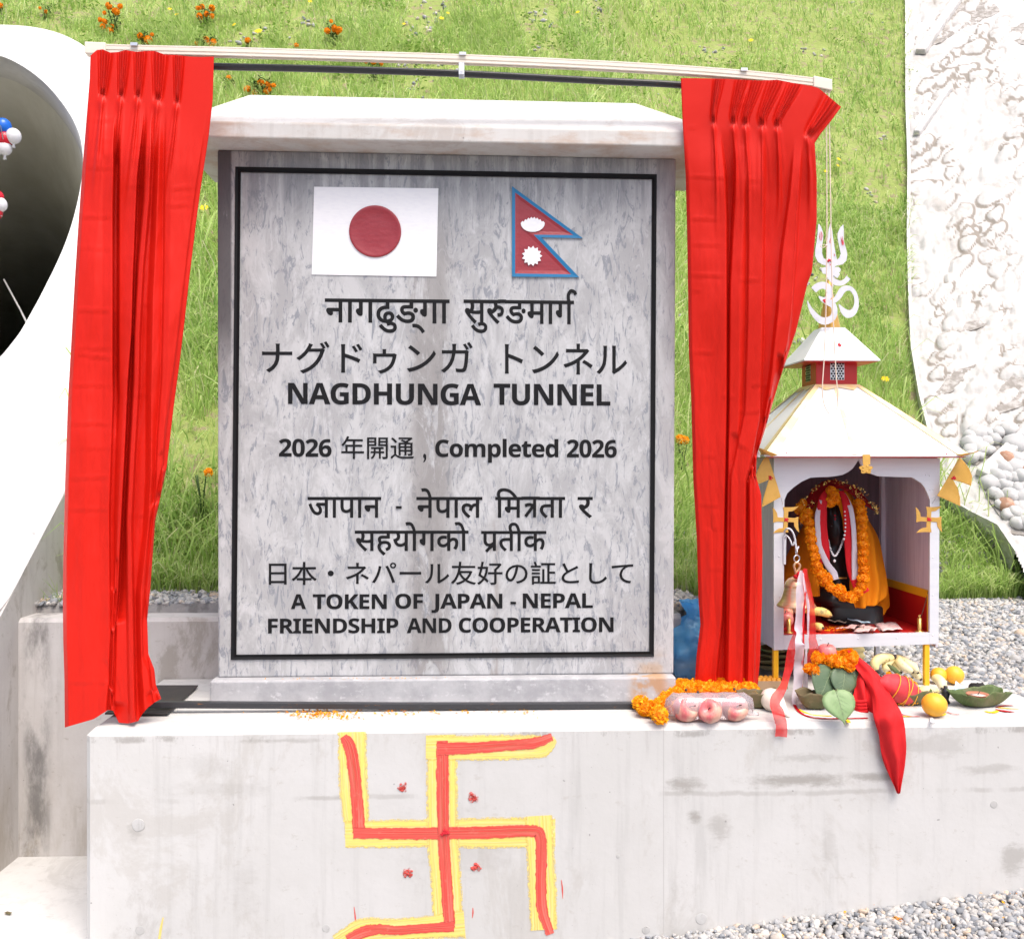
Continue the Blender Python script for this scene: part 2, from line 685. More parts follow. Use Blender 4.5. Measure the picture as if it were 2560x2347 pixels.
def grass(name, n, x0, x1, y0, y1, hmin, hmax, wid, keep):
    base = []
    while len(base) < n:
        X = rng.uniform(x0, x1, n)
        Y = y0 + (y1 - y0) * rng.uniform(0, 1, n) ** 1.25
        for a, b in zip(X, Y):
            if abs(a / b) < .66 and keep(a, b):
                cl = mnoise.noise(Vector((a * 2.1, b * 2.1, 2))) + .5 * mnoise.noise(Vector((a * 6, b * 6, 5)))
                if cl < -.27 and rng.random() < .84:
                    continue
                base.append((a, b, hz(a, b) - .01, cl))
        if len(base) > n:
            break
    base = np.array(base[:n])
    n = len(base)
    h = rng.uniform(hmin, hmax, n) * (1 + .55 * base[:, 3])
    az = rng.uniform(0, 2 * np.pi, n)
    lean = rng.uniform(.15, .95, n)
    dirv = np.stack([np.cos(az), np.sin(az) * .8 - .25, np.zeros(n)], 1)
    side = np.stack([-np.sin(az + .9), np.cos(az + .9), np.zeros(n)], 1)
    w = wid * rng.uniform(.6, 1.5, n)
    b = base[:, :3]
    zz = np.array([0, 0, 1.0])
    p1 = b + dirv * (h * lean * .22)[:, None] + zz * (h * .5)[:, None]
    p2 = b + dirv * (h * lean * .62)[:, None] + zz * (h * (.92 - .22 * lean))[:, None]
    p3 = b + dirv * (h * lean * 1.05)[:, None] + zz * (h * (1.0 - .5 * lean))[:, None]
    V = np.stack([b - side * w[:, None] * .7, b + side * w[:, None] * .7, p1 - side * w[:, None], p1 + side * w[:, None],
                  p2 - side * w[:, None] * .7, p2 + side * w[:, None] * .7, p3 - side * w[:, None] * .12, p3 + side * w[:, None] * .12], 1).reshape(-1, 3)
    q = np.array([[0, 1, 3, 2], [2, 3, 5, 4], [4, 5, 7, 6]])
    Fc = (q[None] + (np.arange(n) * 8)[:, None, None]).reshape(-1, 4)
    return V, Fc

def okg(X, Y):
    return Y > foot(X) - .02 + .1 * nz(X * 3, Y * 3) and not in_tunnel(X, Y) and not pitch_side(X, Y)

parts = [grass('g', 36000, -2.2, 3.2, 3.95, 5.4, .06, .16, .0026, okg),
         grass('g', 52000, -3.8, 4.2, 5.0, 8.0, .06, .15, .0032, okg),
         grass('g', 44000, -5.2, 5.2, 7.4, 12.5, .05, .13, .0045, okg),
         grass('g', 3600, -2.2, 3.2, 4.0, 6.8, .22, .44, .0036, okg),
         grass('g', 3000, 1.75, 2.75, 5.1, 5.9, .09, .2, .003, okg)]
off = 0
Vs, Fs = [], []
for V, Fc in parts:
    Vs.append(V)
    Fs.append(Fc + off)
    off += len(V)
kind(np_mesh('grass', np.concatenate(Vs), 4, np.concatenate(Fs), m_grass), 'stuff')

pts = []                                           # stones showing in worn patches of the slope
for _ in range(9000):
    Y = rng.uniform(6.0, 12.2)
    X = rng.uniform(-.35, .41) * Y
    if mnoise.noise(Vector((X * 2.1, Y * 2.1, 2))) + .5 * mnoise.noise(Vector((X * 6, Y * 6, 5))) < -.42 and okg(X, Y):
        pts.append((X, Y, hz(X, Y) + .004))
stones('slope_stones', np.array(pts), .017, 1)

# low broad-leaved weeds between the grass
lv, lf = [], []
for _ in range(3200):
    Y = 4.1 + 6.5 * rng.random() ** 1.3
    X = rng.uniform(-.62, .45) * Y
    if not okg(X, Y) or nz(X * 1.7, Y * 1.7, 9) < .05:
        continue
    z0 = hz(X, Y)
    for k in range(9):
        a = rng.uniform(0, 6.28)
        l, hgt = rng.uniform(.018, .04), rng.uniform(.02, .12)
        c = Vector((X + rng.normal() * .03, Y + rng.normal() * .03, z0 + hgt))
        d = Vector((math.cos(a), math.sin(a) - .2, rng.uniform(-.3, .5))).normalized()
        s_ = Vector((-d.y, d.x, .2)).normalized()
        b0 = len(lv)
        lv += [c[:], (c + d * l * .5 + s_ * l * .33)[:], (c + d * l)[:], (c + d * l * .5 - s_ * l * .33)[:]]
        lf.append([b0, b0 + 1, b0 + 2, b0 + 3])
kind(np_mesh('weeds', np.array(lv), 4, np.array(lf), m_weed, False), 'stuff')

# ------------------------------------------------------------------ tunnel portal on the left
pa, pb, pc = ray(0, 1540) * 3.5, ray(165, 1225) * 4.02, ray(0, 62) * 6.2
pn = (pb - pa).cross(pc - pa).normalized()
def PP(px, py, push=0.0):
    r_ = ray(px, py)
    t = pn.dot(pa) / pn.dot(r_)
    return r_ * t + Vector((0, 0, CZ)) - pn * push
inner = [(x if x > 0 else x * 2.4, y) for x, y in [(-300, 150), (-130, 112), (0, 136), (45, 158), (80, 180), (118, 212), (150, 250), (174, 283), (190, 312), (202, 342), (208, 375), (208, 415), (203, 460), (193, 510), (180, 560), (162, 612), (140, 662), (100, 742), (50, 832), (0, 895), (-110, 1060), (-250, 1200), (-420, 1230), (-560, 1050), (-600, 700), (-520, 380)]]
def resample(poly, n, c=(-190, 640)):
    out = []
    m = len(poly)
    for k in range(n):
        a = 2 * math.pi * k / n
        dx, dy = math.cos(a), math.sin(a)
        best = None
        for i in range(m):
            x1, y1 = poly[i][0] - c[0], poly[i][1] - c[1]
            x2, y2 = poly[(i + 1) % m][0] - c[0], poly[(i + 1) % m][1] - c[1]
            ex, ey = x2 - x1, y2 - y1
            den = dx * ey - dy * ex
            if abs(den) < 1e-9:
                continue
            t = (x1 * ey - y1 * ex) / den
            s_ = (x1 * dy - y1 * dx) / den
            if t > 0 and -1e-6 <= s_ <= 1 + 1e-6:
                best = t if best is None else max(best, t)
        out.append((c[0] + dx * best, c[1] + dy * best))
    return out
def soften(poly, it=2):
    for _ in range(it):
        n = len(poly)
        poly = [tuple((.25 * poly[i - 1][k] + .5 * poly[i][k] + .25 * poly[(i + 1) % n][k]) for k in (0, 1)) for i in range(n)]
    return poly
N = 180
o_l = [PP(*q) for q in soften(resample(outer, N))]
i_l = [PP(*q) for q in soften(resample(inner, N), 3)]
axis = Vector((-.42, 1.0, -.03)).normalized()
portal = thing('tunnel_portal', 'white concrete mouth of the road tunnel with dark opening at the left', 'tunnel', Vector((-2.6, 4.6, .03)))
mb = MB()
ib = [p - pn * .03 + (p - sum(i_l, Vector()) / N).normalized() * .0 for p in i_l]
loops = [[p + axis * 2.6 for p in o_l], o_l, i_l, [p + axis * .35 for p in i_l]]
vs = [p for l in loops for p in l]
fs = [[a * N + k, a * N + (k + 1) % N, (a + 1) * N + (k + 1) % N, (a + 1) * N + k] for a in range(3) for k in range(N)]
mb.add(vs, fs, False)
for j in range(len(mb.f)):
    mb.sm[j] = not (N <= j < 2 * N)
mb.build('portal_ring', m_portal, portal)
mb = MB()
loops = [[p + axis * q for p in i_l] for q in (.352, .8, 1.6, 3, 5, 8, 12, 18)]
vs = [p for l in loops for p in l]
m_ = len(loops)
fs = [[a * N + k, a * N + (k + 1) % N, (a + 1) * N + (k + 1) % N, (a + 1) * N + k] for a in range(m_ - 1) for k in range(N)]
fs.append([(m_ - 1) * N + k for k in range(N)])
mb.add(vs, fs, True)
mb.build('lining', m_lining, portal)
mb = MB()
wx = PP(0, 1540).x
top = [PP(170, 1215), PP(0, 1540)]
dn = (top[1] - top[0])
top.append(top[1] + dn * 1.6)
zs = [.85, .0, .0]
front = [Vector((p.x, p.y, p.z - .004)) for p in top]
low = [Vector((front[0].x, front[0].y, .8)), Vector((front[1].x + .0, front[1].y, -.04)), Vector((front[2].x, front[2].y, -.04))]
if front[2].z < 0:
    t = (front[1].z + .02) / (front[1].z - front[2].z)
    front[2] = front[1].lerp(front[2], t)
    low[2].x, low[2].y = front[2].x, front[2].y
mb.prism([front[0], front[1], front[2], low[2], low[1], Vector((front[0].x, front[0].y, -.04))], (-.45, .05, 0))
mb.build('wing_wall', m_backwall, portal)
mb = MB()
mb.tube([PP(-60, 560) + axis * 1.4, PP(0, 672) + axis * 1.2, PP(66, 805) + axis * .5], .006, 6)
m_cable = Mat('grey cable', (.35, .35, .35), .6).m
mb.build('cable', m_cable, portal)

# balloons in the tunnel mouth
m_bal = {}
for nm, c in (('blue', (.01, .14, .62)), ('red', (.62, .012, .03)), ('white', (.78, .78, .80))):
    q = Mat(nm + ' balloon rubber', c, .25)
    q.trans(.15)
    m_bal[nm] = q.m
def balloon(cl, px, py, rad, colr, Y):
    r_ = ray(px, py) * Y + Vector((0, 0, CZ))
    b = MB()
    b.ell(r_, (rad, rad, rad * 1.1), nu=24, nv=16)
    b.lathe([(.001, -.018), (.012, -.02), (.006, 0), (.014, .012)], r_ - Vector((0, 0, rad * 1.1 + .004)), 10)
    b.build('balloon', m_bal[colr], cl)
for (lab, lst, Y) in (('cluster of blue, red and white balloons at the tunnel mouth', [(8, 318, 20, 'blue'), (12, 349, 19, 'red'), (34, 341, 18, 'white'), (12, 371, 17, 'white'), (-14, 345, 19, 'blue'), (-4, 368, 18, 'white')], 5.7),
                      ('red and white balloon cluster low in the tunnel mouth', [(-6, 493, 15, 'red'), (0, 512, 17, 'white'), (-9, 532, 15, 'red'), (-24, 510, 17, 'white')], 5.4)):
    c = sum((ray(a, b) for a, b, _, _ in lst), Vector()) / len(lst) * Y + Vector((0, 0, CZ))
    cl = thing('balloon_cluster', lab, 'balloons', c, 'balloons tied at the tunnel mouth')
    for a, b, r_, q in lst:
        balloon(cl, a, b, r_ / F * Y * 1.02, q, Y + .06)
    mb = MB()
    mb.tube([c, c + Vector((-.25, .15, .9)), c + Vector((-.6, .3, 1.9))], .0025, 5)
    mb.build('string', m_cable, cl)

# ------------------------------------------------------------------ plinth with the painted sign
CH = .0175
uR = 2.6
bk = [(UP(2560, 3.22) + .06, 3.20), (UP(2440, 3.56), 3.56), (.95, 3.695), (uL, 3.695)]
plinth = thing('concrete_plinth', 'long pale concrete plinth carrying the stone, with a red and yellow painted sign', 'plinth', G(.6, 3.3, 0))
mb = MB()
foot_pts = [(uL, 3.0), (uR, 3.0), (uR, 3.20)] + bk
top_pts = [(uL + CH, 3.0 + CH), (uR, 3.0 + CH), (uR, 3.20)] + bk[:-1] + [(uL + CH, 3.695)]
zc = .6505
cut = [(uL, 3.0 + .016), (uL + .016, 3.0)]
foot_pts = cut + foot_pts[1:]
top_pts = [(uL + CH, 3.0 + CH + .012), (uL + CH + .012, 3.0 + CH)] + top_pts[1:]
n = len(foot_pts)
vs = [G(u, d, -.1) for u, d in foot_pts] + [G(u, d, zc) for u, d in foot_pts] + [G(u, d, LEDGE) for u, d in top_pts]
fs = [[k, (k + 1) % n, n + (k + 1) % n, n + k] for k in range(n)] + [[n + k, n + (k + 1) % n, 2 * n + (k + 1) % n, 2 * n + k] for k in range(n)] + [[2 * n + k for k in range(n)]]
mb.add(vs, fs)
mp = m_plinth
# horizontal wet band and blotches that stay with the concrete
def wob(m, ax, c_, w, soft, amp, sc):                # a level band with a ragged edge
    t = m.n('TexNoise')
    t.inputs['Scale'].default_value = sc
    t.inputs['Detail'].default_value = 7
    t.inputs['Roughness'].default_value = .72
    m.L(m.coord((1, 1, .4)), t.inputs['Vector'])
    sp_ = m.n('SeparateXYZ')
    m.L(m.tc.outputs['Object'], sp_.inputs[0])
    q = m.n('Math', operation='MULTIPLY_ADD')
    m.L(t.outputs[0], q.inputs[0])
    q.inputs[1].default_value = amp
    m.L(sp_.outputs[ax], q.inputs[2])
    o_ = c_ + amp * .5
    return m.mul(m.ramp(q.outputs[0], o_ - w - soft, o_ - w), m.inv(m.ramp(q.outputs[0], o_ + w, o_ + w + soft)))
def puddle(m, x, z, rx, rz, seed):                 # one ragged stain
    mpp = m.n('Mapping')
    mpp.vector_type = 'TEXTURE'
    mpp.inputs['Location'].default_value = (x, 0, z)
    mpp.inputs['Scale'].default_value = (rx, 1e4, rz)
    m.L(m.tc.outputs['Object'], mpp.inputs[0])
    ln = m.n('VectorMath', operation='LENGTH')
    m.L(mpp.outputs[0], ln.inputs[0])
    t = m.n('TexNoise')
    t.inputs['Scale'].default_value = 7 + seed
    t.inputs['Detail'].default_value = 10
    t.inputs['Roughness'].default_value = .78
    m.L(m.coord((.7, 1, 1.5), 'Object', (seed, 0, 0)), t.inputs['Vector'])
    q = m.n('Math', operation='MULTIPLY_ADD')
    m.L(t.outputs[0], q.inputs[0])
    q.inputs[1].default_value = 3.2
    m.L(ln.outputs['Value'], q.inputs[2])
    return m.inv(m.ramp(q.outputs[0], 1.75, 2.55))
dk = (.315, .30, .275)
PX = lambda px: UP(px, 3.0) - .6
PZZ = lambda py: ZP(1500, py, 3.0)
mp.mix(mp.mul(wob(mp, 2, PZZ(1985), .003, .008, .05, 3), mp.noise(2.3, (1, 1, .2), 6, .7, .48, .60)), dk, .4)
for (px, py, rx, rz, sd_, am) in ((2000, 1955, .24, .030, 0, .85), (2180, 1950, .13, .02, 3, .8), (1720, 1965, .07, .035, 2, .8), (2480, 1935, .16, .02, 8, .45), (1810, 2075, .05, .08, 4, .5), (1745, 2045, .03, .03, 6, .8), (2540, 2160, .06, .09, 7, .6), (2080, 2120, .03, .10, 9, .3),
                                  (820, 1985, .10, .010, 1, .45), (560, 1960, .22, .03, 3, .2), (520, 1900, .12, .05, 8, .2), (620, 2200, .06, .14, 5, .2), (350, 2060, .03, .035, 6, .5), (700, 1842, .20, .012, 7, .5), (1150, 2100, .25, .15, 3, .25), (2350, 1870, .18, .05, 5, .35), (2020, 1900, .15, .02, 9, .4)):
    mp.mix(puddle(mp, PX(px), PZZ(py), rx, rz, sd_), dk, am)
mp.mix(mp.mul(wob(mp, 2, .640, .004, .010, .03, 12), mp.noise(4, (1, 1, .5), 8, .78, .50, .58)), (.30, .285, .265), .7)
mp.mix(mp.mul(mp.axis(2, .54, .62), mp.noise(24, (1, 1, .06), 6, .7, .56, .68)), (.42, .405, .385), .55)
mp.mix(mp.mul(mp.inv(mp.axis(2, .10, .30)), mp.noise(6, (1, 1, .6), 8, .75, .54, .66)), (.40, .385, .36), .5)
mp.mix(mp.band(0, PX(1668), .0008, .0015), (.40, .39, .375), .6)
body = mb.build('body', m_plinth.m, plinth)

def paint(name, r, g, b, streak, rough=.45, thin=.4):
    m = Mat(name, (r, g, b), rough, spec=.4)
    m.mix(m.noise(1.0, (17, 1.6, 1), 5, .65, .44, .66, src='UV'), streak, .75)
    m.mix(m.noise(60, detail=3, lo=.6, hi=.72), streak, .3)
    m.bump(1.0, .10, .0005, (40, 3, 1), src='UV')
    # thin brushed paint: bristle streaks and ragged rims let the concrete show
    t1 = m.noise(1.0, (15, 1.3, 1), 5, .7, .46, .68, src='UV', loc=(3, 1, 0))
    sp_ = m.n('SeparateXYZ')
    m.L(m.tc.outputs['UV'], sp_.inputs[0])
    ab = m.n('Math', operation='PINGPONG')
    m.L(sp_.outputs[0], ab.inputs[0])
    ab.inputs[1].default_value = .5
    rim = m.inv(m.ramp(ab.outputs[0], .0, .12))
    t2 = m.noise(75, (1, 1, 1), 6, .75, .40, .56)
    ad = m.n('Math', operation='ADD')
    ad.use_clamp = True
    m.L(m.mul(t1, thin), ad.inputs[0])
    m.L(m.mul(m.mul(rim, t2), .85), ad.inputs[1])
    tp = m.n('BsdfTransparent')
    mx = m.n('MixShader')
    m.L(ad.outputs[0], mx.inputs[0])
    m.L(m.b.outputs[0], mx.inputs[1])
    m.L(tp.outputs[0], mx.inputs[2])
    m.L(mx.outputs[0], m.t.nodes['Material Output'].inputs[0])
    return m.m
m_yel = paint('yellow paint', .84, .64, .15, (.76, .67, .36), .8)
m_redp = paint('red paint', .68, .06, .05, (.74, .27, .20), .4, .35)
m_tika = Mat('red powder paste', (.62, .015, .03), .8)
m_tika.bump(220, .8, .004)
m_tika = m_tika.m
def wp(x, y, d=0.0):
    return P(*z2(x, y), 3.0 - d)
W2 = 3.0 / F / 2.06
sym = MB()
ylw = [([(166, 780), (168, 950), (176, 1120), (200, 1372)], [150, 150, 150, 120]),
       ([(130, 1308), (400, 1304), (640, 1302), (900, 1300), (1212, 1296)], [140, 150, 150, 165, 150]),
       ([(624, 796), (628, 1000), (632, 1300), (650, 1560), (664, 1800)], [160, 160, 168, 160, 160]),
       ([(545, 862), (800, 862), (1050, 858), (1150, 852), (1210, 815)], [130, 134, 130, 120, 30]),
       ([(1128, 1212), (1136, 1400), (1146, 1600), (1152, 1800)], [146, 146, 150, 140]),
       ([(745, 1768), (560, 1785), (380, 1800), (230, 1812), (90, 1880)], [150, 120, 120, 150, 120])]
for i, (pp, w) in enumerate(ylw):
    sym.sheet(ribbon([wp(*q, d=.0006 + .0002 * i) for q in pp], [x * W2 for x in w], -VN, edge=.0026, seed=i * 5.1, sub=10))
so = sym.build('painted_symbol', m_yel, plinth, recalc=False, label='yellow painted underlay of the sign with red strokes')
rd = MB()
reds = [([(120, 803), (150, 850), (172, 950), (186, 1080), (196, 1200), (200, 1300)], [40, 66, 66, 62, 66, 66]),
        ([(172, 1300), (400, 1304), (640, 1302), (900, 1296), (1085, 1290), (1133, 1312), (1140, 1420), (1138, 1560), (1146, 1700), (1186, 1822)], [60, 62, 64, 68, 64, 60, 62, 56, 58, 46]),
        ([(628, 826), (632, 1000), (636, 1300), (652, 1560), (668, 1790)], [62, 68, 62, 62, 60]),
        ([(604, 868), (760, 864), (960, 850), (1100, 838), (1196, 806)], [70, 62, 58, 60, 40]),
        ([(690, 1782), (560, 1790), (400, 1802), (300, 1796), (220, 1812), (140, 1850)], [56, 48, 50, 56, 62, 50])]
for i, (pp, w) in enumerate(reds):
    rd.sheet(ribbon([wp(*q, d=.0019 + .0002 * i) for q in pp], [x * W2 for x in w], -VN, edge=.003, seed=i * 3.3 + 40, sub=12))
for a, b in (((175, 1680), (184, 1790)), ((1243, 1542), (1250, 1640)), ((787, 1685), (784, 1740))):
    rd.sheet(ribbon([wp(*a, d=.0012), wp((a[0] + b[0]) / 2 + 2, (a[1] + b[1]) / 2, d=.0012), wp(*b, d=.0012)], [.002, .005, .001], -VN, sub=4))
rd.build('brush_stroke', m_redp, so, recalc=False)
yd = MB()
yd.sheet(ribbon([P(408, 2292, 2.9985), P(402, 2320, 2.9985), P(398, 2350, 2.9985)], [.003, .008, .008], -VN, sub=4))
yd.build('paint_drip', m_yel, plinth, recalc=False)
def dab(mb_, c, r, nrm=None, th=.004, seed=0.0):
    nrm = (nrm or -VN).normalized()
    a = nrm.cross(ZN)
    a = a.normalized() if a.length > .1 else Vector((1, 0, 0))
    b = nrm.cross(a).normalized()
    for k in range(26):
        q, w = random.uniform(0, 6.28), r * random.uniform(.1, .85) * random.random() ** .3
        p = c + a * math.cos(q) * w + b * math.sin(q) * w
        s_ = r * random.uniform(.12, .30)
        mb_.ell(p, (s_, s_ * .45, s_ * .9), nu=8, nv=6, jit=.5, seed=k + seed)
for i, (x, y, r) in enumerate(((424, 1066, 34), (793, 1118, 38), (452, 1506, 32), (805, 1472, 34))):
    d_ = MB()
    dab(d_, wp(x, y, .001), r * W2, seed=i * 9)
    d_.build('red_dab', m_redp, plinth)
d_ = MB()
dab(d_, wp(642, 1303, .007), 26 * W2)
d_.build('red_dab', m_tika, plinth)
m_plug = concrete('mortar plug', (.46, .455, .44), (.30, .29, .27), (.55, .55, .54), 3)
hl = MB()                                          # plugged tie-rod holes
for px, py, r in ((346, 2062, .020), (1615, 2324, .013), (1753, 2296, .018), (815, 2320, .012), (1545, 2140, .006), (2485, 2010, .012), (350, 2325, .014)):
    c = P(px, py, 2.9995)
    rt = Matrix.Rotation(A, 3, 'Z') @ Matrix.Rotation(R(90), 3, 'X')
    hl = MB()
    hl.lathe([(r, 0), (r * .96, .0002), (r * .86, .0003), (.0001, .00035)], c, 18, rt, wob=.12, seed=px)
    hl.build('tie_hole_plug', m_plug.m, plinth)

# ------------------------------------------------------------------ low wall behind
bw = MB()
uw0, uw1 = UP(10, 3.70), .80
bw.box(uw0 - .02, uw1, 3.70, 3.835, -.1, .885)
bw.add([G(uw0 - .02, 3.70, .885), G(uw1, 3.70, .885), G(uw1, 3.712, .9), G(uw0 - .02, 3.712, .9), G(uw0 - .02, 3.835, .9), G(uw1, 3.835, .9), G(uw1, 3.835, .885), G(uw0 - .02, 3.835, .885)],
       [[0, 1, 2, 3], [3, 2, 5, 4], [4, 5, 6, 7]])
m_backwall.mix(m_backwall.mul(m_backwall.inv(m_backwall.axis(2, .05, .55)), m_backwall.noise(5, (1, 1, .3), 6, .7, .42, .66)), (.30, .255, .19), .6)
m_backwall.mix(m_backwall.mul(m_backwall.band(0, -1.155, .02, .05), m_backwall.noise(7, (1, 1, .35), 6, .7, .38, .6)), (.13, .125, .12), .8)
m_bwtop = concrete('wall top', (.60, .595, .58), (.5, .49, .47), (.68, .675, .66))
o = bw.build('retaining_wall', m_backwall.m)
tag(o, 'low stained grey concrete wall behind the plinth, gravel along its top', 'wall')

# ------------------------------------------------------------------ engraved stone
SD = 3.33
stone = thing('stone_monument', 'grey engraved stone tablet with two flags, lettering and a white hipped cap', 'monument', G(.05, 3.36, LEDGE))
m_stone = Mat('grey marble', (.475, .478, .48), .5, spec=.35)
m_stone.mix(m_stone.noise(5.5, (1.5, 1, .7), 9, .72, .40, .60, 1.0), (.335, .335, .34), .85)
m_stone.mix(m_stone.noise(24, (1.6, 1, .45), 7, .72, .53, .61, 1.4), (.20, .215, .245), .8)
m_stone.mix(m_stone.noise(17, (1.6, 1, .5), 8, .72, .54, .62, 1.2, loc=(4, 2, 7)), (.55, .555, .565), .5)
m_stone.mix(m_stone.noise(70, (1.6, 1, .5), 4, .7, .60, .72), (.22, .225, .24), .5)
m_stone.mix(m_stone.noise(48, (2.4, 1, .10), 3, .5, .69, .74, 2.0, loc=(2, 5, 1)), (.62, .62, .62), .4)
# brown vertical stain down the middle, weathering plus the cap's soft shadow painted in below it, dark left margin
cx_ = UP(1075, SD) - .05
m_stone.mix(m_stone.mul(m_stone.mul(m_stone.band(0, cx_, .035, .07), m_stone.noise(3.6, (2.4, 1, .6), 9, .75, .43, .50, 1.0)), m_stone.inv(m_stone.axis(2, 1.45, 1.85))), (.22, .205, .195), .65)
m_stone.mix(m_stone.mul(m_stone.band(0, UP(1235, SD) - .05, .006, .02), m_stone.mul(m_stone.noise(4, (2, 1, .4), 5, .7, .45, .55), m_stone.inv(m_stone.axis(2, .5, .75)))), (.25, .22, .20), .7)
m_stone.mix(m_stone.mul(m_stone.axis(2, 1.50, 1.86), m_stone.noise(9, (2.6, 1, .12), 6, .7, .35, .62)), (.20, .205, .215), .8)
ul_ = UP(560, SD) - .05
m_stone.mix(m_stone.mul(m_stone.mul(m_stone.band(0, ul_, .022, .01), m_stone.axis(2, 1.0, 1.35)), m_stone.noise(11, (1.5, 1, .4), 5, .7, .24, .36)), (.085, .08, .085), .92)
ur_ = UP(1665, SD) - .05
m_stone.mix(m_stone.mul(m_stone.axis(0, ur_ - .045, ur_ - .005), m_stone.noise(8, (1, 1, .5), 6, .7, .3, .6)), (.42, .39, .385), .35)
m_stone.mix(m_stone.mul(m_stone.band(0, UP(1630, SD) - .05, .02, .05), m_stone.mul(m_stone.inv(m_stone.axis(2, .10, .20)), m_stone.noise(12, detail=6, lo=.45, hi=.58))), (.44, .30, .18), .6)
m_stone.bump(40, .12, .002, (1.5, 1, .3))
def sp(px, py, d=0.0):
    return P(px, py, SD - d)
zb = ZP(1100, 1697, 3.28)
zt0, zt1 = ZP(560, 375, SD), ZP(1680, 397, SD)
mb = MB()
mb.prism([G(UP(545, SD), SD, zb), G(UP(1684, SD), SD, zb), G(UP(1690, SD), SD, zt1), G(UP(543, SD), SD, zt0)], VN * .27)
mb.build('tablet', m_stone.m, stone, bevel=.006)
m_base = Mat('base stone', (.44, .44, .45), .6, spec=.35)
m_base.mix(m_base.noise(9, detail=8, rough=.7, lo=.38, hi=.66), (.31, .31, .325), .85)
m_base.mix(m_base.noise(34, (1, 1, 1.5), 6, .7, .55, .68), (.58, .58, .59), .7)
m_base.mix(m_base.mul(m_base.band(0, UP(1625, 3.28) - .05, .035, .05), m_base.noise(14, detail=6, lo=.42, hi=.55)), (.45, .24, .09), .75)
m_base.bump(30, .25, .003)
mb = MB()
mb.box(UP(524, 3.28), UP(1690, 3.28), 3.28, 3.64, LEDGE, zb - .0003)
mb.build('base_course', m_base.m, stone, bevel=.006)
# cap: slab with a hipped top
m_cap = concrete('cap render', (.56, .54, .51), (.44, .39, .35), (.61, .60, .58), 1.2, .55)
m_cap.mix(m_cap.mul(m_cap.inv(m_cap.axis(2, 1.945, 1.953)), m_cap.noise(5, (1, 1, 3), 6, .65, .45, .68)), (.46, .34, .26), .75)
CF, CB = 3.20, 3.73
c0, c1 = UP(428, CF), UP(1800, CF)
r0, r1 = UP(625, 3.465), UP(1588, 3.465)
def capz(u, h_):                                   # the cap sits a touch out of level
    return zt0 + (zt1 - zt0) * (u - UP(560, SD)) / (UP(1680, SD) - UP(560, SD)) + h_
hr = ZP(1100, 248, 3.465) - capz(0, 0)
mb = MB()
mb.add([G(c0, CF, capz(c0, 0)), G(c1, CF, capz(c1, 0)), G(c1, CB, capz(c1, 0)), G(c0, CB, capz(c0, 0)), G(c0, CF, capz(c0, .052)), G(c1, CF, capz(c1, .052)), G(c1, CB, capz(c1, .052)), G(c0, CB, capz(c0, .052)), G(r0, 3.465, capz(r0, hr)), G(r1, 3.465, capz(r1, hr))],
       [[3, 2, 1, 0], [0, 1, 5, 4], [1, 2, 6, 5], [2, 3, 7, 6], [3, 0, 4, 7], [4, 5, 9, 8], [6, 7, 8, 9], [5, 6, 9], [7, 4, 8]])
mb.build('cap', m_cap.m, stone, bevel=.005)
# painted groove
m_blk = Mat('black enamel', (.008, .008, .009), .55, spec=.18)
m_blk.mix(m_blk.noise(30, detail=3, lo=.5, hi=.8), (.016, .016, .018), .6)
m_blk = m_blk.m
gt = [(588, 417), (1642, 436), (1635, 1641), (577, 1649)]
gi = [(602, 431), (1630, 449), (1623, 1628), (591, 1636)]
mb = MB()
for k in range(4):
    a, b, c, d = gt[k], gt[(k + 1) % 4], gi[(k + 1) % 4], gi[k]
    e = [tuple((p[j] + q[j]) / 2 for j in (0, 1)) for p, q in ((a, d), (b, c))]
    mb.add([sp(*a, d=.0045), sp(*b, d=.0045), sp(*e[1], d=.0012), sp(*e[0], d=.0012), sp(*c, d=.0045), sp(*d, d=.0045),
            sp(*a), sp(*b), sp(*c), sp(*d)], [[0, 1, 2, 3], [3, 2, 4, 5], [0, 6, 7, 1], [5, 4, 8, 9]])
mb.build('border_groove', m_blk, stone, recalc=False)

# flags
m_white = Mat('white enamel', (.80, .80, .81), .4)
m_white.mix(m_white.noise(40, (1, 1, 3), 4, .6, .4, .7), (.74, .74, .77), .6)
m_white.bump(60, .15, .002, (.3, 1, 2))
m_crim = Mat('crimson enamel', (.30, .026, .036), .35)
m_crim.mix(m_crim.noise(25, (1, 1, 3), 4, .6, .4, .7, 1.5), (.24, .020, .03), .6)
m_crim.bump(38, .45, .003, (1, 1, 1.6))
m_blue = Mat('blue enamel', (.005, .15, .33), .35).m
fl_ = MB()
fl_.prism([sp(*q, d=.003) for q in ((785, 467), (1096, 471), (1091, 692), (779, 687))], VN * .003)
jp = fl_.build('flag', m_white.m, stone, label='white relief flag with a red disc', bevel=.001)
mb = MB()
c = sp(938, 579, .003)
rt = Matrix.Rotation(A, 3, 'Z') @ Matrix.Rotation(R(90), 3, 'X')
rr = 66 / F * 3.25
mb.lathe([(rr, 0), (rr, .0035), (rr * .985, .005), (rr * .90, .0022), (rr * .5, .0026), (.0003, .0026)], c, 64, rt)
mb.build('disc', m_crim.m, jp)
np_out = [(1280, 466), (1457, 596), (1354, 594), (1448, 693.5), (1280, 692)]
np_in = [(1288, 482), (1433, 588), (1334, 587), (1428, 686), (1288, 684)]
mb = MB()
k5 = 5
vo = [sp(*q, d=.0055) for q in np_out]
vi = [sp(*q, d=.0045) for q in np_in]
vb = [sp(*q) for q in np_out]
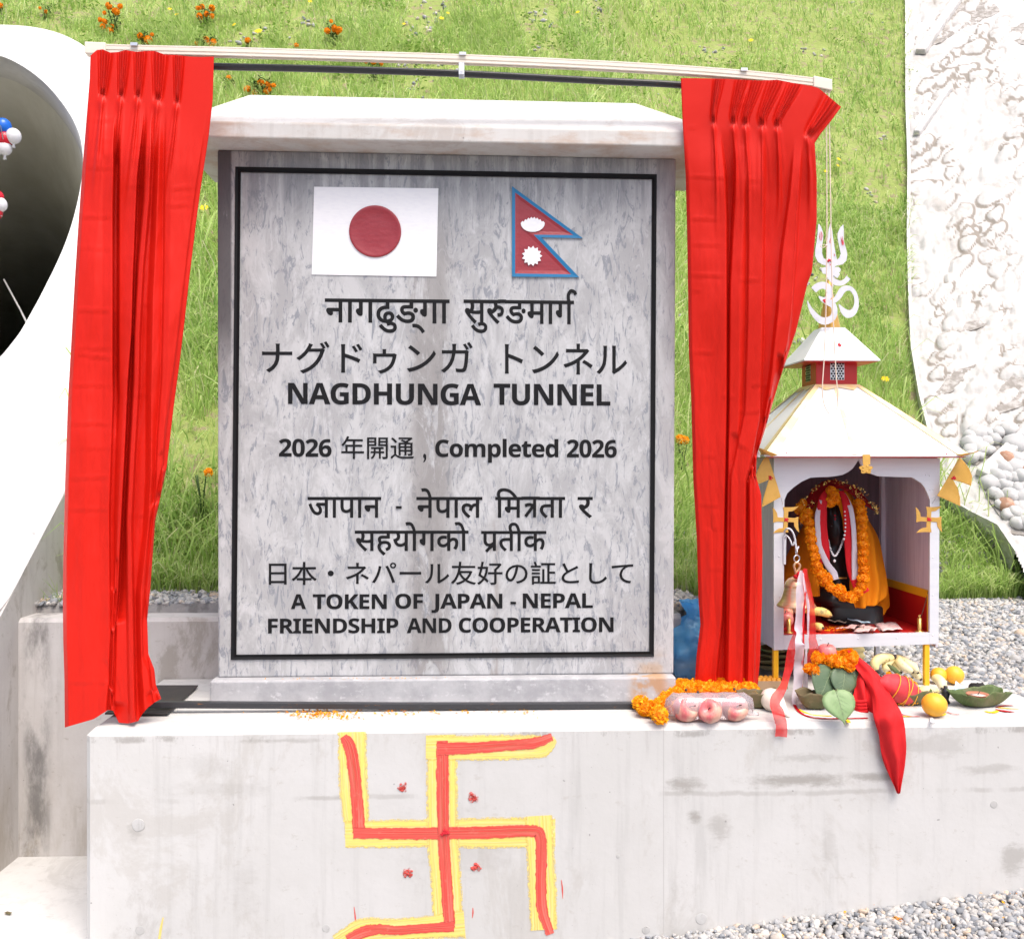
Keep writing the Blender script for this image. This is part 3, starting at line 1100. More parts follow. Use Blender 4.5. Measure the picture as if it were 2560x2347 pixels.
mb.add(vo + vi + vb, [[k, (k + 1) % 5, 5 + (k + 1) % 5, 5 + k] for k in range(5)] + [[k, 10 + k, 10 + (k + 1) % 5, (k + 1) % 5] for k in range(5)])
npf = mb.build('flag', m_blue, stone, label='double pennant relief flag, crimson with blue edge')
mb = MB()
cen = [(1296, 497), (1409, 580), (1312, 578), (1409, 677), (1296, 676)]
mb.add([sp(*q, d=.0045) for q in np_in] + [sp(*q, d=.002) for q in cen], [[k, (k + 1) % 5, 5 + (k + 1) % 5, 5 + k] for k in range(5)] + [[5, 6, 7], [5, 7, 9], [7, 8, 9]])
mb.build('field', m_crim.m, npf)
moon = []
for k in range(15):
    a = math.pi * k / 14
    moon.append((1332 - 30 * math.cos(math.pi - a) * -1 * -1, 559 + 22 * math.sin(a)))
moon = [(1332 + 30 * math.cos(math.pi * k / 14), 558 + 22 * math.sin(math.pi * k / 14)) for k in range(15)]
for k in range(1, 16):
    x = 1302 + 60 * k / 16
    moon.append((x, (558 - 13 * math.sin(math.pi * k / 16)) + (-2.5 if k % 2 else 1.5)))
mb = MB()
mb.prism([sp(*q, d=.0065) for q in moon], VN * .006)
mb.build('moon', m_white.m, npf)
sunp = [(1330 + (25.5 if k % 2 == 0 else 19.5) * math.cos(math.pi * k / 13), 640 + (25.5 if k % 2 == 0 else 19.5) * math.sin(math.pi * k / 13)) for k in range(26)]
mb = MB()
mb.prism([sp(*q, d=.0065) for q in sunp], VN * .006)
mb.build('sun', m_white.m, npf)

# lettering
TXT = {}
def glyphs(body, bold=0.0, sp_=1.0):
    key = (body, bold, sp_)
    if key in TXT:
        return TXT[key]
    c = bpy.data.curves.new('lettering', 'FONT')
    c.body = body
    c.size = 1
    c.space_character = sp_
    c.resolution_u = 4
    c.bevel_depth = bold
    c.bevel_resolution = 0
    c.fill_mode = 'FRONT'
    o = bpy.data.objects.new('lettering', c)
    COL.objects.link(o)
    dg = bpy.context.evaluated_depsgraph_get()
    me = bpy.data.meshes.new_from_object(o.evaluated_get(dg))
    v = np.array([x.co[:] for x in me.vertices]) if len(me.vertices) else np.zeros((0, 3))
    f = [list(p.vertices) for p in me.polygons]
    bpy.data.objects.remove(o)
    bpy.data.curves.remove(c)
    bpy.data.meshes.remove(me)
    TXT[key] = (v, f)
    return v, f

def put(mb_, v, f, x0, x1, ytop, ybot, bx0, bx1, bt, bb, D=SD, dep=.0012, tilt=0.0):
    """map glyph space (bx0..bx1, bb..bt) onto photo box x0..x1, ytop..ybot on the stone"""
    zmax = max(1e-6, v[:, 2].max())
    pl = []
    for q in v:
        tx = (q[0] - bx0) / (bx1 - bx0)
        ty = (bt - q[1]) / (bt - bb)
        px = x0 + (x1 - x0) * tx
        py = ytop + (ybot - ytop) * ty + tilt * tx
        pl.append(P(px, py, D - .0006 - dep * max(0, q[2]) / zmax))
    mb_.add(pl, f)

def bolds(t):                                      # bold sans glyphs of the maths block
    out = ''
    for ch in t:
        if 'A' <= ch <= 'Z':
            out += chr(0x1D5D4 + ord(ch) - 65)
        elif 'a' <= ch <= 'z':
            out += chr(0x1D5EE + ord(ch) - 97)
        elif '0' <= ch <= '9':
            out += chr(0x1D7EC + ord(ch) - 48)
        else:
            out += ch
    return out

def latin(mb_, t, x0, x1, ytop, ybot, tilt=0.0, cap='H'):
    v, f = glyphs(bolds(t), .007, .93)
    h, _ = glyphs(bolds(cap), .008)
    put(mb_, v, f, x0, x1, ytop, ybot, v[:, 0].min(), v[:, 0].max(), h[:, 1].max(), h[:, 1].min(), tilt=tilt)

def cjk(mb_, t, x0, x1, ytop, ybot, bold=.004, tilt=0.0):
    v, f = glyphs(t, bold)
    put(mb_, v, f, x0, x1, ytop, ybot, v[:, 0].min(), v[:, 0].max(), v[:, 1].max(), v[:, 1].min(), tilt=tilt)

DB = .013
hN, _ = glyphs('न', DB)
NT, NB = hN[:, 1].max(), hN[:, 1].min()
def deva(mb_, items, x0, x1, ytop, ybot, tilt=0.0):
    """items: characters set one by one, or ('s', advance, [stroke polylines]) drawn by hand in glyph units above the baseline"""
    pen = 0.0
    rec = []
    for it in items:
        if isinstance(it, str):
            v, f = glyphs(it, DB)
            adv = 0.0 if it in 'ु्े' else .273 if it in 'िोी' else v[:, 0].max() - .019
            dx = 0
            rec.append((v + np.array([pen + dx, 0, 0]), f))
            pen += adv
        else:
            _, adv, strokes = it
            for st in strokes:
                b = MB()
                wid = .098
                b.sheet(ribbon([Vector((pen + x, y, .0)) for x, y in st], [wid] * len(st), Vector((0, 0, 1)), sub=5))
                v = np.array(b.v)
                v[:, 2] = DB
                rec.append((v, b.f))
            pen += adv
    xa, xb = min(r_[0][:, 0].min() for r_ in rec), max(r_[0][:, 0].max() for r_ in rec)
    for i, (v, f) in enumerate(rec):
        put(mb_, v, f, x0, x1, ytop, ybot, xa, xb, NT, NB, dep=.0010 + .0002 * (i % 5), tilt=tilt)

def line(name, fn):
    m_ = MB()
    fn(m_)
    return m_.build(name, m_blk, stone, recalc=False)

def words(*fns):
    for fn in fns:
        line('lettering', fn)
words(lambda m: deva(m, ['न', 'ा', 'ग', 'ढ', 'ु', 'ङ', '्', 'ग', 'ा'], 812, 1124, 746, 806, tilt=3),
      lambda m: deva(m, ['स', 'ु', 'र', ('s', .17, [[(-.20, .34), (-.06, .44), (.07, .38), (.05, .25), (-.07, .22)], [(-.05, .598), (.2, .598)]]), 'ङ', 'म', 'ा', 'ग',
                         ('s', 0.0, [[(-.14, .62), (-.16, .78), (-.08, .90), (.03, .87), (.07, .80)]])], 1159, 1443, 749, 808, tilt=3),
      lambda m: cjk(m, 'ナグドゥンガ', 655, 1182, 853, 934, .010, 1), lambda m: cjk(m, 'トンネル', 1262, 1568, 858, 935, .010, 2),
      lambda m: latin(m, 'NAGDHUNGA', 720, 1203, 957, 1010, 3), lambda m: latin(m, 'TUNNEL', 1234, 1526, 959, 1012, 2),
      lambda m: latin(m, '2026', 697, 829, 1097, 1141, 1), lambda m: cjk(m, '年開通', 853, 1035, 1090, 1147, .008, 1),
      lambda m: put(m, *glyphs(',', .01), 1058, 1066, 1134, 1156, *(lambda g: (g[:, 0].min(), g[:, 0].max(), g[:, 1].max(), g[:, 1].min()))(glyphs(',', .01)[0])),
      lambda m: latin(m, 'Completed', 1088, 1396, 1099, 1142, 1), lambda m: latin(m, '2026', 1417, 1542, 1099, 1143, 1),
      lambda m: deva(m, ['ज', 'ा', 'प', 'ा', 'न'], 769, 953, 1242, 1294),
      lambda m: m.prism([sp(q[0], q[1], .0035) for q in ((990, 1265), (1004, 1265), (1004, 1271), (990, 1271))], VN * .003),
      lambda m: deva(m, ['न', 'े', 'प', 'ा', 'ल'], 1041, 1206, 1242, 1294),
      lambda m: deva(m, ['ि', 'म', ('s', .54, [[(.38, .36), (.22, .40), (.09, .36)], [(.36, .36), (.22, .18), (.10, .03)], [(.40, .62), (.40, 0)], [(-.03, .598), (.57, .598)]]), 'त', 'ा'], 1238, 1413, 1242, 1294),
      lambda m: deva(m, ['र'], 1444, 1482, 1242, 1294),
      lambda m: deva(m, ['स', 'ह', 'य', 'ो', 'ग', 'क', 'ो'], 887, 1171, 1326, 1377),
      lambda m: deva(m, ['प', ('s', 0.0, [[(-.16, .17), (-.30, .09), (-.42, -.03)]]), 'त', 'ी', 'क'], 1203, 1366, 1327, 1377),
      lambda m: cjk(m, '日本・ネパール友好の証として', 672, 1583, 1404, 1462, .008, -1),
      lambda m: latin(m, 'A', 727, 765, 1485, 1522), lambda m: latin(m, 'TOKEN', 782, 967, 1485, 1522), lambda m: latin(m, 'OF', 988, 1058, 1484, 1521), lambda m: latin(m, 'JAPAN', 1079, 1256, 1484, 1521, -.5),
      lambda m: m.prism([sp(q[0], q[1], .0035) for q in ((1276, 1504), (1290, 1504), (1290, 1510), (1276, 1510))], VN * .003), lambda m: latin(m, 'NEPAL', 1307, 1482, 1483, 1520, -.5),
      lambda m: latin(m, 'FRIENDSHIP', 670, 996, 1546, 1583, -1), lambda m: latin(m, 'AND', 1017, 1129, 1545, 1582, -.5), lambda m: latin(m, 'COOPERATION', 1147, 1534, 1544, 1581, -1.5))

# ------------------------------------------------------------------ curtain rail, pipe frame, curtains
m_cream = Mat('cream plastic', (.74, .67, .56), .35)
m_cream.mix(m_cream.noise(14, (1, 1, 9), 3, .6, .45, .7), (.78, .73, .65), .6)
m_cream = m_cream.m
m_zinc = Mat('zinc plate', (.62, .63, .65), .35, .9).m
m_pipe = Mat('black painted steel', (.028, .029, .033), .38, spec=.5)
m_pipe.mix(m_pipe.noise(16, (1, 4, 4), 6, .7, .63, .70), (.22, .085, .02), .8)
m_pipe.mix(m_pipe.noise(90, detail=3, lo=.55, hi=.75), (.05, .05, .055), .6)
m_pipe = m_pipe.m
RD = 3.11
rail_px = [(217, 124), (380, 128), (600, 133), (900, 142), (1157, 150), (1450, 163), (1700, 177), (1900, 193), (2077, 213)]
rail = thing('curtain_rail', 'cream plastic curtain track bowed above the stone, end caps at both ends', 'curtain rail', P(1150, 150, RD))
def rd(x):                                         # the rail runs slightly deeper towards the right
    return RD + .080 * (x - 217) / 1860
path = catmull([P(x, y, rd(x)) for x, y in rail_px], 6)
def loft(mb_, path, prof):
    n = len(prof)
    vs = [p + VN * a + ZN * b for p in path for a, b in prof]
    fs = [[i * n + k, i * n + (k + 1) % n, (i + 1) * n + (k + 1) % n, (i + 1) * n + k] for i in range(len(path) - 1) for k in range(n)]
    fs += [list(range(n)), [(len(path) - 1) * n + k for k in range(n)]]
    mb_.add(vs, fs)
mb = MB()
h = .0135
loft(mb, path, [(-.012, h), (.012, h), (.012, -h), (.004, -h), (.004, -h + .006), (-.004, -h + .006), (-.004, -h), (-.012, -h), (-.012, -h + .006), (-.0095, -h + .007), (-.0095, -h + .010), (-.012, -h + .011), (-.012, h - .006), (-.0105, h - .005), (-.012, h - .004)])
mb.build('track', m_cream, rail)
for x0, x1, y in ((216, 268, 124), (2030, 2077, 212)):
    mb = MB()
    a, b = P(x0, y, rd(x0)), P(x1, y + (2 if x0 < 999 else 5), rd(x0))
    if x0 > 999:
        a = P(x0, y - 4, rd(x0))
    loft(mb, [a, b], [(-.016, .019), (.016, .019), (.016, -.019), (-.016, -.019)])
    mb.build('end_cap', m_cream, rail, bevel=.003)
for x, y in ((340, 127), (1157, 150), (1857, 189)):
    mb = MB()
    RD_ = rd(x)
    c = P(x, y, RD_)
    u, z = U(c), c.z
    mb.box(u - .011, u + .011, RD_ - .018, RD_ + .02, z + .0135, z + .018)
    mb.box(u - .011, u + .011, RD_ - .020, RD_ - .0165, z + .008, z + .0175)
    if 900 < x < 1300:
        mb.box(u - .009 - .004, u + .009 - .004, RD_ + .0155, RD_ + .0175, z - .055, z + .0135)
        mb.box(u - .013, u + .005, RD_ - .0135, RD_ - .0118, z - .052, z - .0145)
        mb.ell(c - ZN * .044 - VN * .0135 - UN * .004, (.003, .002, .003), nu=8, nv=6)
    mb.build('bracket', m_zinc, rail)
frame = thing('pipe_frame', 'thin black steel frame around the stone with a square bar along its foot', 'frame', P(1150, 1765, 3.19))
PD = 3.14
mb = MB()
pp = [P(x, y, PD + .10 * (x - 250) / 1760) for x, y in ((250, 157), (536, 167), (800, 173), (1150, 185), (1500, 203), (1700, 213), (2010, 236))]
mb.tube(catmull(pp, 4), .0115, 12)
mb.build('top_bar', m_pipe, frame)
BD = 3.20
mb = MB()
a, b = P(352, 1760, BD), P(1606, 1763, BD)
loft(mb, [a, P(1000, 1764, BD), b], [(-.0125, .010), (.0125, .010), (.0125, -.010), (-.0125, -.010)])
mb.build('foot_bar', m_pipe, frame, bevel=.002)
for x, y0, y1 in ((300, 158, 1780), (1835, 222, 1700)):
    mb = MB()
    p0 = p1 = P(x, y0, PD + (.02 if x < 999 else .13))
    p1 = Vector((p0.x, p0.y, LEDGE + .012 if x < 999 else LEDGE))
    if x > 999:
        p1 = p1 + VN * .31
    mb.tube([p0, p1], .0115, 10)
    mb.build('post', m_pipe, frame)

def plate(zlo, zhi, dx):
    b_ = MB()
    q = [PZ(x + dx, y, zlo) for x, y in ((493, 1716), (417, 1786), (262, 1786), (345, 1716))]
    b_.prism(q, (0, 0, zhi - zlo))
    return b_
m_plate = Mat('dark steel plate', (.06, .056, .055), .5, .6)
m_plate.mix(m_plate.noise(9, detail=6, rough=.7, lo=.45, hi=.7), (.11, .095, .085), .7)
m_plate.mix(m_plate.noise(22, detail=5, rough=.7, lo=.62, hi=.7), (.20, .08, .03), .6)
for i, lab in enumerate(('lower of two dark steel plates stacked under the left curtain', 'upper dark steel plate under the foot bar, beside the left curtain')):
    o = plate(LEDGE + .0002 + i * .0065, LEDGE + .0062 + i * .0065, i * 2).build('steel_plate', m_plate.m, bevel=.0008)
    tag(o, lab, 'steel plate', 'steel plates under the left curtain')

m_satin = Mat('red satin', (.63, .014, .006), .42, spec=.2)
m_satin.mix(m_satin.noise(3, (1, 1, .8), 4, .6, .4, .7), (.67, .018, .010), .8)
m_satin.bump(420, .08, .0005).bump(16, .12, .004, (.6, 1, 1.6))
m_satin.trans(.08)
m_lining_red = m_satin.m

def curtain(root, Lx, Rx, top, bot, ytop, ybot, depth, folds, pleats, ygather, creases, ns=230, nt=260):
    """cloth between left and right edge curves, with fold lines that run down it; a fold line is (rows, columns, shift, push)"""
    rows = []
    for i in range(nt + 1):
        t = i / nt
        row = []
        yn = ytop + (ybot - ytop) * t
        yl, yr = (interp(q_, *top) + (interp(q_, *bot) - interp(q_, *top)) * t for q_ in (0, 1))
        l_, r_ = interp(yl, *Lx), interp(yr, *Rx)
        kn_ = []
        for (fy, fx, sh, dp) in folds:
            x = interp(yn, fy, fx) if fy else None
            x = (l_ + sh) if fx == 'L' else (r_ + sh) if fx == 'R' else x + sh
            dv = interp(yn, *dp) if isinstance(dp, tuple) else dp
            kn_.append((x, dv))
        kn_.sort()
        kx, kd = [q[0] for q in kn_], [q[1] for q in kn_]
        for k in range(ns + 1):
            s = k / ns
            y0 = interp(s, *top)
            y1 = interp(s, *bot)
            y = y0 + (y1 - y0) * t
            px = l_ + (r_ - l_) * s
            D = sum(interp(y + q_, *depth) for q_ in (-200, -130, -65, 0, 65, 130, 200)) / 7
            gy = interp(s, *ygather)
            hd = 1 - smooth(gy - 22, gy + 6, y)
            below = smooth(gy, gy + 70, y)
            d = 0.0
            for c_, w in pleats:
                sk = s + .010 * (gy - y) / 100 * (s - .5)
                q = (sk - c_) / w
                fan = .55 + .45 * min(1, max(0, (gy - y) / 100))
                q = q / fan if hd > 0 else q
                d += hd * (-.020 * math.exp(-(q * q) ** 2) * (.58 + .42 * math.cos(q * 7.6)) + .007 * math.exp(-((abs(q) - 1.5) / .5) ** 2))
                d += -.010 * math.exp(-((y - gy - 14) / 22) ** 2) * math.exp(-(q * 1.1) ** 2) + .010 * math.exp(-((y - gy + 3) / 8) ** 2) * math.exp(-(q * .9) ** 2)
                q2 = (s - c_) / (w * (.8 + .0034 * max(0, y - gy)))
                d += below * -.013 * math.exp(-q2 * q2) * (.62 + .38 * math.cos(q2 * 4.2)) * (1 - smooth(gy + 60, gy + 300, y))
            big_ = smooth(gy + 10, gy + 170, y)
            w1, w2, w3_ = (interp(px + q_, kx, kd) for q_ in (-1.6, 0, 1.6))
            d += big_ * 1.0 * (w1 + 2 * w2 + w3_) / 4
            d += big_ * (.0105 * nz(s * 3.2, y * .0045, 7) + .0022 * nz(s * 11 + y * .006, y * .011, 4) + .0009 * nz(s * 26, y * .03, 2))
            for (yc, s0, s1, am, sl) in creases:
                if s0 <= s <= s1:
                    yy = y - yc - sl * (s - s0) * 100 - 3 * nz(s * 7, yc)
                    if abs(yy) < 26:
                        f_ = min(1, (s - s0) * 14, (s1 - s) * 14)
                        d -= .42 * am * f_ * (math.exp(-(yy / 3.2) ** 2) - .5 * math.exp(-((yy - 8) / 6) ** 2))
            if s < .004 or s > .996:
                d += .004
            row.append(P(px, y, D + d))
        rows.append(row)
    k1, k2 = int(nt * .066), int(nt * .962)
    for nm, seg_ in (('heading', rows[:k1 + 1]), ('fabric', rows[k1:k2 + 1]), ('hem', rows[k2:])):
        b_ = MB()
        b_.sheet(seg_)
        b_.build(nm, m_satin.m, root, recalc=False)

def sx(d):
    return list(d.keys()), list(d.values())
A_y, A_x = [140, 359, 548, 951, 999, 1169, 1291, 1534, 1709, 1820], [290, 284, 282, 282, 283, 277, 273, 275, 272, 262]
C_y, C_x = [140, 326, 454, 690, 832, 950, 1120, 1290, 1461, 1558, 1700, 1820], [362, 357, 343, 333, 329, 320, 312, 303, 295, 286, 280, 292]
D_y, D_x = [140, 500, 667, 832, 950, 1120, 1290, 1437, 1680, 1820], [372, 360, 345, 336, 334, 324, 316, 318, 322, 326]
E_y, E_x = [140, 406, 596, 738, 950, 1193, 1339, 1500, 1700, 1820], [402, 397, 390, 383, 379, 378, 371, 352, 356, 366]
F_y, F_x = [140, 406, 690, 950, 1096, 1290, 1500, 1700, 1820], [418, 409, 407, 402, 392, 384, 362, 372, 386]
LF = [(None, 'L', 0, .014), (None, 'L', 9, -.010), (None, 'L', 50, -.019), (A_y, A_x, -26, -.017), (A_y, A_x, 0, -.026), (A_y, A_x, 2.5, ([300, 420, 950, 1100, 1820], [-.02, .036, .036, .002, -.004])), (A_y, A_x, 12, ([300, 420, 950, 1100, 1820], [-.02, .040, .034, .004, -.006])), (A_y, A_x, 16, ([300, 420, 1820], [-.01, -.006, -.012])),
      (C_y, C_x, -9, -.022), (C_y, C_x, 0, -.028), (C_y, C_x, 2.5, ([300, 500, 1450, 1600], [0, .036, .036, .0])), (D_y, D_x, -3, ([300, 600, 1300, 1600], [.0, .030, .026, -.01])), (D_y, D_x, 1, -.024), (D_y, D_x, 13, -.031), (D_y, D_x, 16, .010), (E_y, E_x, -14, .014), (E_y, E_x, 0, -.013), (F_y, F_x, 0, .010), (F_y, F_x, 3, -.004), (F_y, F_x, 18, -.010), (None, 'R', -14, -.002), (None, 'R', -11, .008), (None, 'R', 0, .014)]
b_y, b_x = [200, 306, 434, 552, 718, 1025, 1300, 1560, 1700], [1795, 1797, 1811, 1816, 1816, 1816, 1811, 1804, 1790]
c_y, c_x = [200, 415, 552, 718, 1025, 1300, 1560, 1700], [1842, 1839, 1832, 1824, 1821, 1816, 1815, 1813]
d_y, d_x = [200, 320, 434, 623, 813, 1025, 1200, 1400, 1700], [1900, 1904, 1908, 1908, 1906, 1899, 1864, 1862, 1856]
e_y, e_x = [200, 330, 481, 623, 765, 907, 1025, 1190, 1400, 1700], [1995, 1991, 1977, 1958, 1948, 1932, 1914, 1876, 1878, 1872]
f_y, f_x = [200, 330, 481, 623, 765, 907, 1025, 1170, 1400, 1700], [2010, 2005, 1995, 1988, 1977, 1955, 1932, 1886, 1892, 1884]
RF = [(None, 'L', 0, .012), (None, 'L', 8, -.004), (None, 'L', 40, -.009), (b_y, b_x, -30, -.012), (b_y, b_x, 0, -.021), (b_y, b_x, 3, .030), (c_y, c_x, -3, .030), (c_y, c_x, 2, -.008), (c_y, c_x, 26, -.018), (d_y, d_x, -40, -.006), (d_y, d_x, -36, -.022), (d_y, d_x, 0, -.028), (d_y, d_x, 3, .020), (e_y, e_x, -8, .008), (e_y, e_x, -2, -.016), (e_y, e_x, 4, -.012), (f_y, f_x, -3, -.014), (f_y, f_x, 0, -.018), (f_y, f_x, 3, .012), (None, 'R', -6, .016), (None, 'R', 0, .022)]
cl = thing('curtain', 'red satin curtain with pinched pleats, longer left one hanging past the plinth corner', 'curtain', P(280, 1810, 3.07), 'red satin curtains')
cr_ = [(300, .0, .27, .004, 0), (418, 0, .3, .004, .06), (466, .35, .62, .003, 0), (540, .0, .3, .005, .08), (620, 0, .33, .003, 0), (775, 0, .36, .005, .02), (868, 0, .4, .005, .04), (884, .03, .40, .006, .28), (962, 0, .42, .004, 0), (1058, 0, .43, .005, -.02),
       (1120, 0, .45, .004, -.03), (1195, 0, .48, .005, -.08), (1272, 0, .5, .005, 0), (640, .4, .66, .003, .05), (470, .72, .98, .004, 0), (512, .7, .97, .004, .05), (760, .55, .72, .004, .1), (985, .5, .8, .004, .1), (1100, .66, .9, .003, 0), (1288, .6, .9, .004, 0), (1704, .02, .5, .006, 0), (1530, .5, .66, .004, .1), (350, .1, .27, .003, .1), (365, .38, .58, .004, .1)]
curtain(cl,
        ([142, 200, 300, 420, 560, 700, 860, 1000, 1200, 1400, 1500, 1600, 1700, 1818], [226, 224, 216, 206, 196, 187, 178, 170, 163, 158, 157, 158, 161, 162]),
        ([142, 250, 340, 470, 560, 700, 800, 900, 1012, 1169, 1303, 1481, 1547, 1634, 1673, 1712, 1760], [535, 532, 522, 502, 490, 473, 462, 450, 435, 417, 388, 375, 368, 371, 386, 390, 409]),
        sx({0: 140, .05: 126, .1: 124, .16: 132, .22: 131, .28: 126, .38: 130, .44: 128, .52: 128, .6: 137, .7: 138, .8: 142, .9: 143, 1: 142}),
        sx({0: 1818, .3: 1797, .45: 1774, .5: 1776, .56: 1806, .66: 1808, .76: 1802, .80: 1785, .86: 1768, .93: 1755, 1: 1746}),
        142, 1780, ([140, 500, 1500, 1700, 1810], [3.085, 3.08, 3.075, 3.065, 3.06]),
        LF,
        [(.115, .030), (.265, .026), (.40, .026), (.56, .034), (.715, .022)], sx({0: 238, .2: 242, .45: 244, .7: 258, 1: 262}), cr_)
crn = thing('curtain', 'red satin curtain beside the shrine, its heading flared out at the right', 'curtain', P(1830, 1720, 3.42), 'red satin curtains')
cr2 = [(440, 0, .35, .004, .1), (450, .42, .6, .004, 0), (545, 0, .28, .004, .06), (610, 0, .3, .003, 0), (688, 0, .33, .005, .02), (725, .02, .14, .005, .2), (880, 0, .3, .004, 0), (700, .4, .66, .004, -.05), (990, .35, .6, .004, .1), (1140, .1, .4, .004, 0), (1030, .6, .95, .005, -.1), (960, .7, .98, .006, .1), (1260, 0, .4, .004, .05), (1360, .5, .9, .005, 0), (1420, .1, .6, .004, .1), (260, .3, .5, .003, .05), (320, .02, .12, .004, .1)]
curtain(crn,
        ([200, 300, 440, 600, 730, 880, 1000, 1200, 1350, 1500, 1560, 1640, 1720], [1702, 1706, 1714, 1718, 1720, 1722, 1728, 1733, 1742, 1746, 1751, 1741, 1736]),
        ([200, 268, 300, 335, 358, 450, 550, 680, 709, 825, 959, 1080, 1137, 1190, 1236, 1370, 1500, 1650, 1740], [2096, 2103, 2080, 2052, 2037, 2042, 2042, 2030, 2019, 1991, 1946, 1911, 1892, 1890, 1903, 1906, 1905, 1900, 1892]),
        sx({0: 196, .1: 196, .3: 198, .5: 202, .6: 200, .7: 208, .82: 216, .86: 221, 1: 268}),
        sx({0: 1712, .25: 1718, .5: 1722, .75: 1735, .9: 1745, 1: 1742}),
        200, 1735, ([196, 1740], [3.150, 3.385]),
        RF,
        [(.235, .018), (.385, .024), (.475, .026), (.60, .030), (.715, .026), (.95, .030)], sx({0: 305, .5: 312, .8: 318, 1: 348}), cr2)

# pull cord
m_cord = Mat('cream cord', (.74, .62, .50), .7).m
cord = MB()
CDp = 3.18
lp = [(2064, 226), (2066, 300), (2067, 450), (2067, 600), (2066, 700), (2064, 800), (2060, 900), (2056, 965), (2058, 1000), (2066, 1024), (2078, 1036), (2088, 1030), (2094, 1012), (2094, 985), (2090, 930), (2086, 860), (2081, 740), (2078, 600), (2075, 400), (2072, 226)]
cord.tube(catmull([P(x, y, CDp) for x, y in lp], 5), .0019, 6)
kn = P(2066, 614, CDp)
cord.tube(catmull([kn, kn + UN * -.006 + ZN * .003, kn + UN * -.017 + ZN * .002, kn + UN * -.019 - ZN * .004, kn + UN * -.010 - ZN * .007, kn], 4), .0013, 5)
cord.ell(kn, (.004, .004, .005), nu=8, nv=6)
tag(cord.build('pull_cord', m_cord, recalc=False), 'thin cream pull cord hanging in a loop from the right end of the rail', 'cord')

# ------------------------------------------------------------------ stone pitching on the right
def QP(px, py, up=0.0):                            # point on the pitched slope
    r_ = ray(px, py)
    t = 6.305 / (.926 + .3 * r_.x - r_.z)
    p = r_ * t + Vector((0, 0, CZ))
    return p + QN * up
QN = Vector((-.3, -(1.05 - .124), 1)).normalized()
pitch = thing('stone_pitching', 'white mortared slope with embedded cobbles at the right edge', 'stone slope', QP(2480, 1300))
m_mortar = concrete('whitewashed mortar', (.56, .55, .535), (.43, .405, .37), (.60, .59, .58), .9, .6)
m_mortar.bump(5, .7, .05).bump(17, .5, .02)
edge = [(2262, -60), (2263, 270), (2268, 420), (2266, 600), (2270, 760), (2276, 880), (2296, 1000), (2316, 1080), (2332, 1160), (2346, 1245), (2420, 1290), (2490, 1325), (2535, 1392), (2570, 1470), (2600, 1560), (3900, 1560), (3900, -60)]
PITCH_EDGE = edge
m_cob = Mat('river cobble', (.46, .46, .455), .7, spec=.3)
m_cob.mix(m_cob.noise(5, detail=5, lo=.4, hi=.65), (.56, .55, .53), .7)
m_cob.mix(m_cob.noise(40, detail=4, rough=.7, lo=.55, hi=.7), (.34, .34, .33), .6)
m_cob.bump(30, .15, .004)
m_cobb = Mat('brown cobble', (.36, .20, .13), .7, spec=.3)
m_cobb.mix(m_cobb.noise(30, detail=5, lo=.45, hi=.65), (.48, .36, .28), .7)
m_wcob = concrete('whitewashed cobble', (.58, .57, .55), (.44, .41, .37), (.62, .61, .60), 3, .5)
m_dirt = Mat('dirt between stones', (.27, .25, .225), .95, spec=.1)
m_dirt.mix(m_dirt.noise(20, detail=6, lo=.4, hi=.65), (.47, .45, .425), .85)
m_dirt.bump(40, .6, .01)
# bare cobbles low down
bare = []
def row(x0, y0, x1, y1, n_, s_):
    for k in range(n_):
        t = (k + .5) / n_
        bare.append((x0 + (x1 - x0) * t + random.uniform(-4, 4), y0 + (y1 - y0) * t + random.uniform(-4, 4), s_ * random.uniform(.75, 1.25)))
row(2408, 1104, 2530, 1086, 5, 20); row(2410, 1126, 2500, 1112, 4, 19); row(2412, 1146, 2482, 1134, 3, 18); row(2420, 1158, 2456, 1152, 2, 15)
row(2556, 1092, 2566, 1110, 1, 18)
row(2520, 1130, 2575, 1122, 2, 27); row(2506, 1165, 2572, 1158, 3, 24); row(2484, 1182, 2570, 1186, 4, 21); row(2478, 1204, 2570, 1212, 4, 22)
row(2462, 1222, 2570, 1238, 6, 19); row(2474, 1246, 2570, 1262, 5, 21); row(2486, 1270, 2570, 1284, 4, 20); row(2505, 1292, 2572, 1306, 3, 20); row(2528, 1318, 2575, 1328, 2, 20)
for poly in ([(2398, 1108), (2420, 1090), (2535, 1074), (2560, 1076), (2470, 1150), (2440, 1172), (2412, 1160)], [(2452, 1226), (2500, 1160), (2540, 1110), (2590, 1070), (2600, 1350), (2530, 1345), (2490, 1290)],
             [(2285, 145), (2290, 62), (2318, 62), (2300, 110)], [(2285, 350), (2284, 255), (2368, 230), (2330, 300), (2292, 345)], [(2358, 872), (2405, 815), (2515, 785), (2500, 812), (2400, 845)],
             [(2430, 1060), (2490, 990), (2560, 920), (2600, 900), (2600, 1000), (2500, 1045)], [(2330, 1005), (2380, 935), (2440, 920), (2385, 985)], [(2300, 75), (2380, 20), (2480, 10), (2500, 40), (2400, 85), (2320, 130)], [(2520, 80), (2600, 50), (2600, 120), (2530, 120)]):
    cx, cy = sum(p[0] for p in poly) / len(poly), sum(p[1] for p in poly) / len(poly)
    pts2 = []
    for i in range(len(poly)):
        a, b = poly[i], poly[(i + 1) % len(poly)]
        for k in range(5):
            t = k / 5
            x, y = a[0] + (b[0] - a[0]) * t, a[1] + (b[1] - a[1]) * t
            j = 6 * nz(x * .06, y * .06)
            pts2.append((x + j, y + .7 * j))
    pd = MB()
    pd.prism([QP(x, y, .034) for x, y in pts2], QN * -.02)
    pd.build('dirt_patch', m_dirt, pitch)
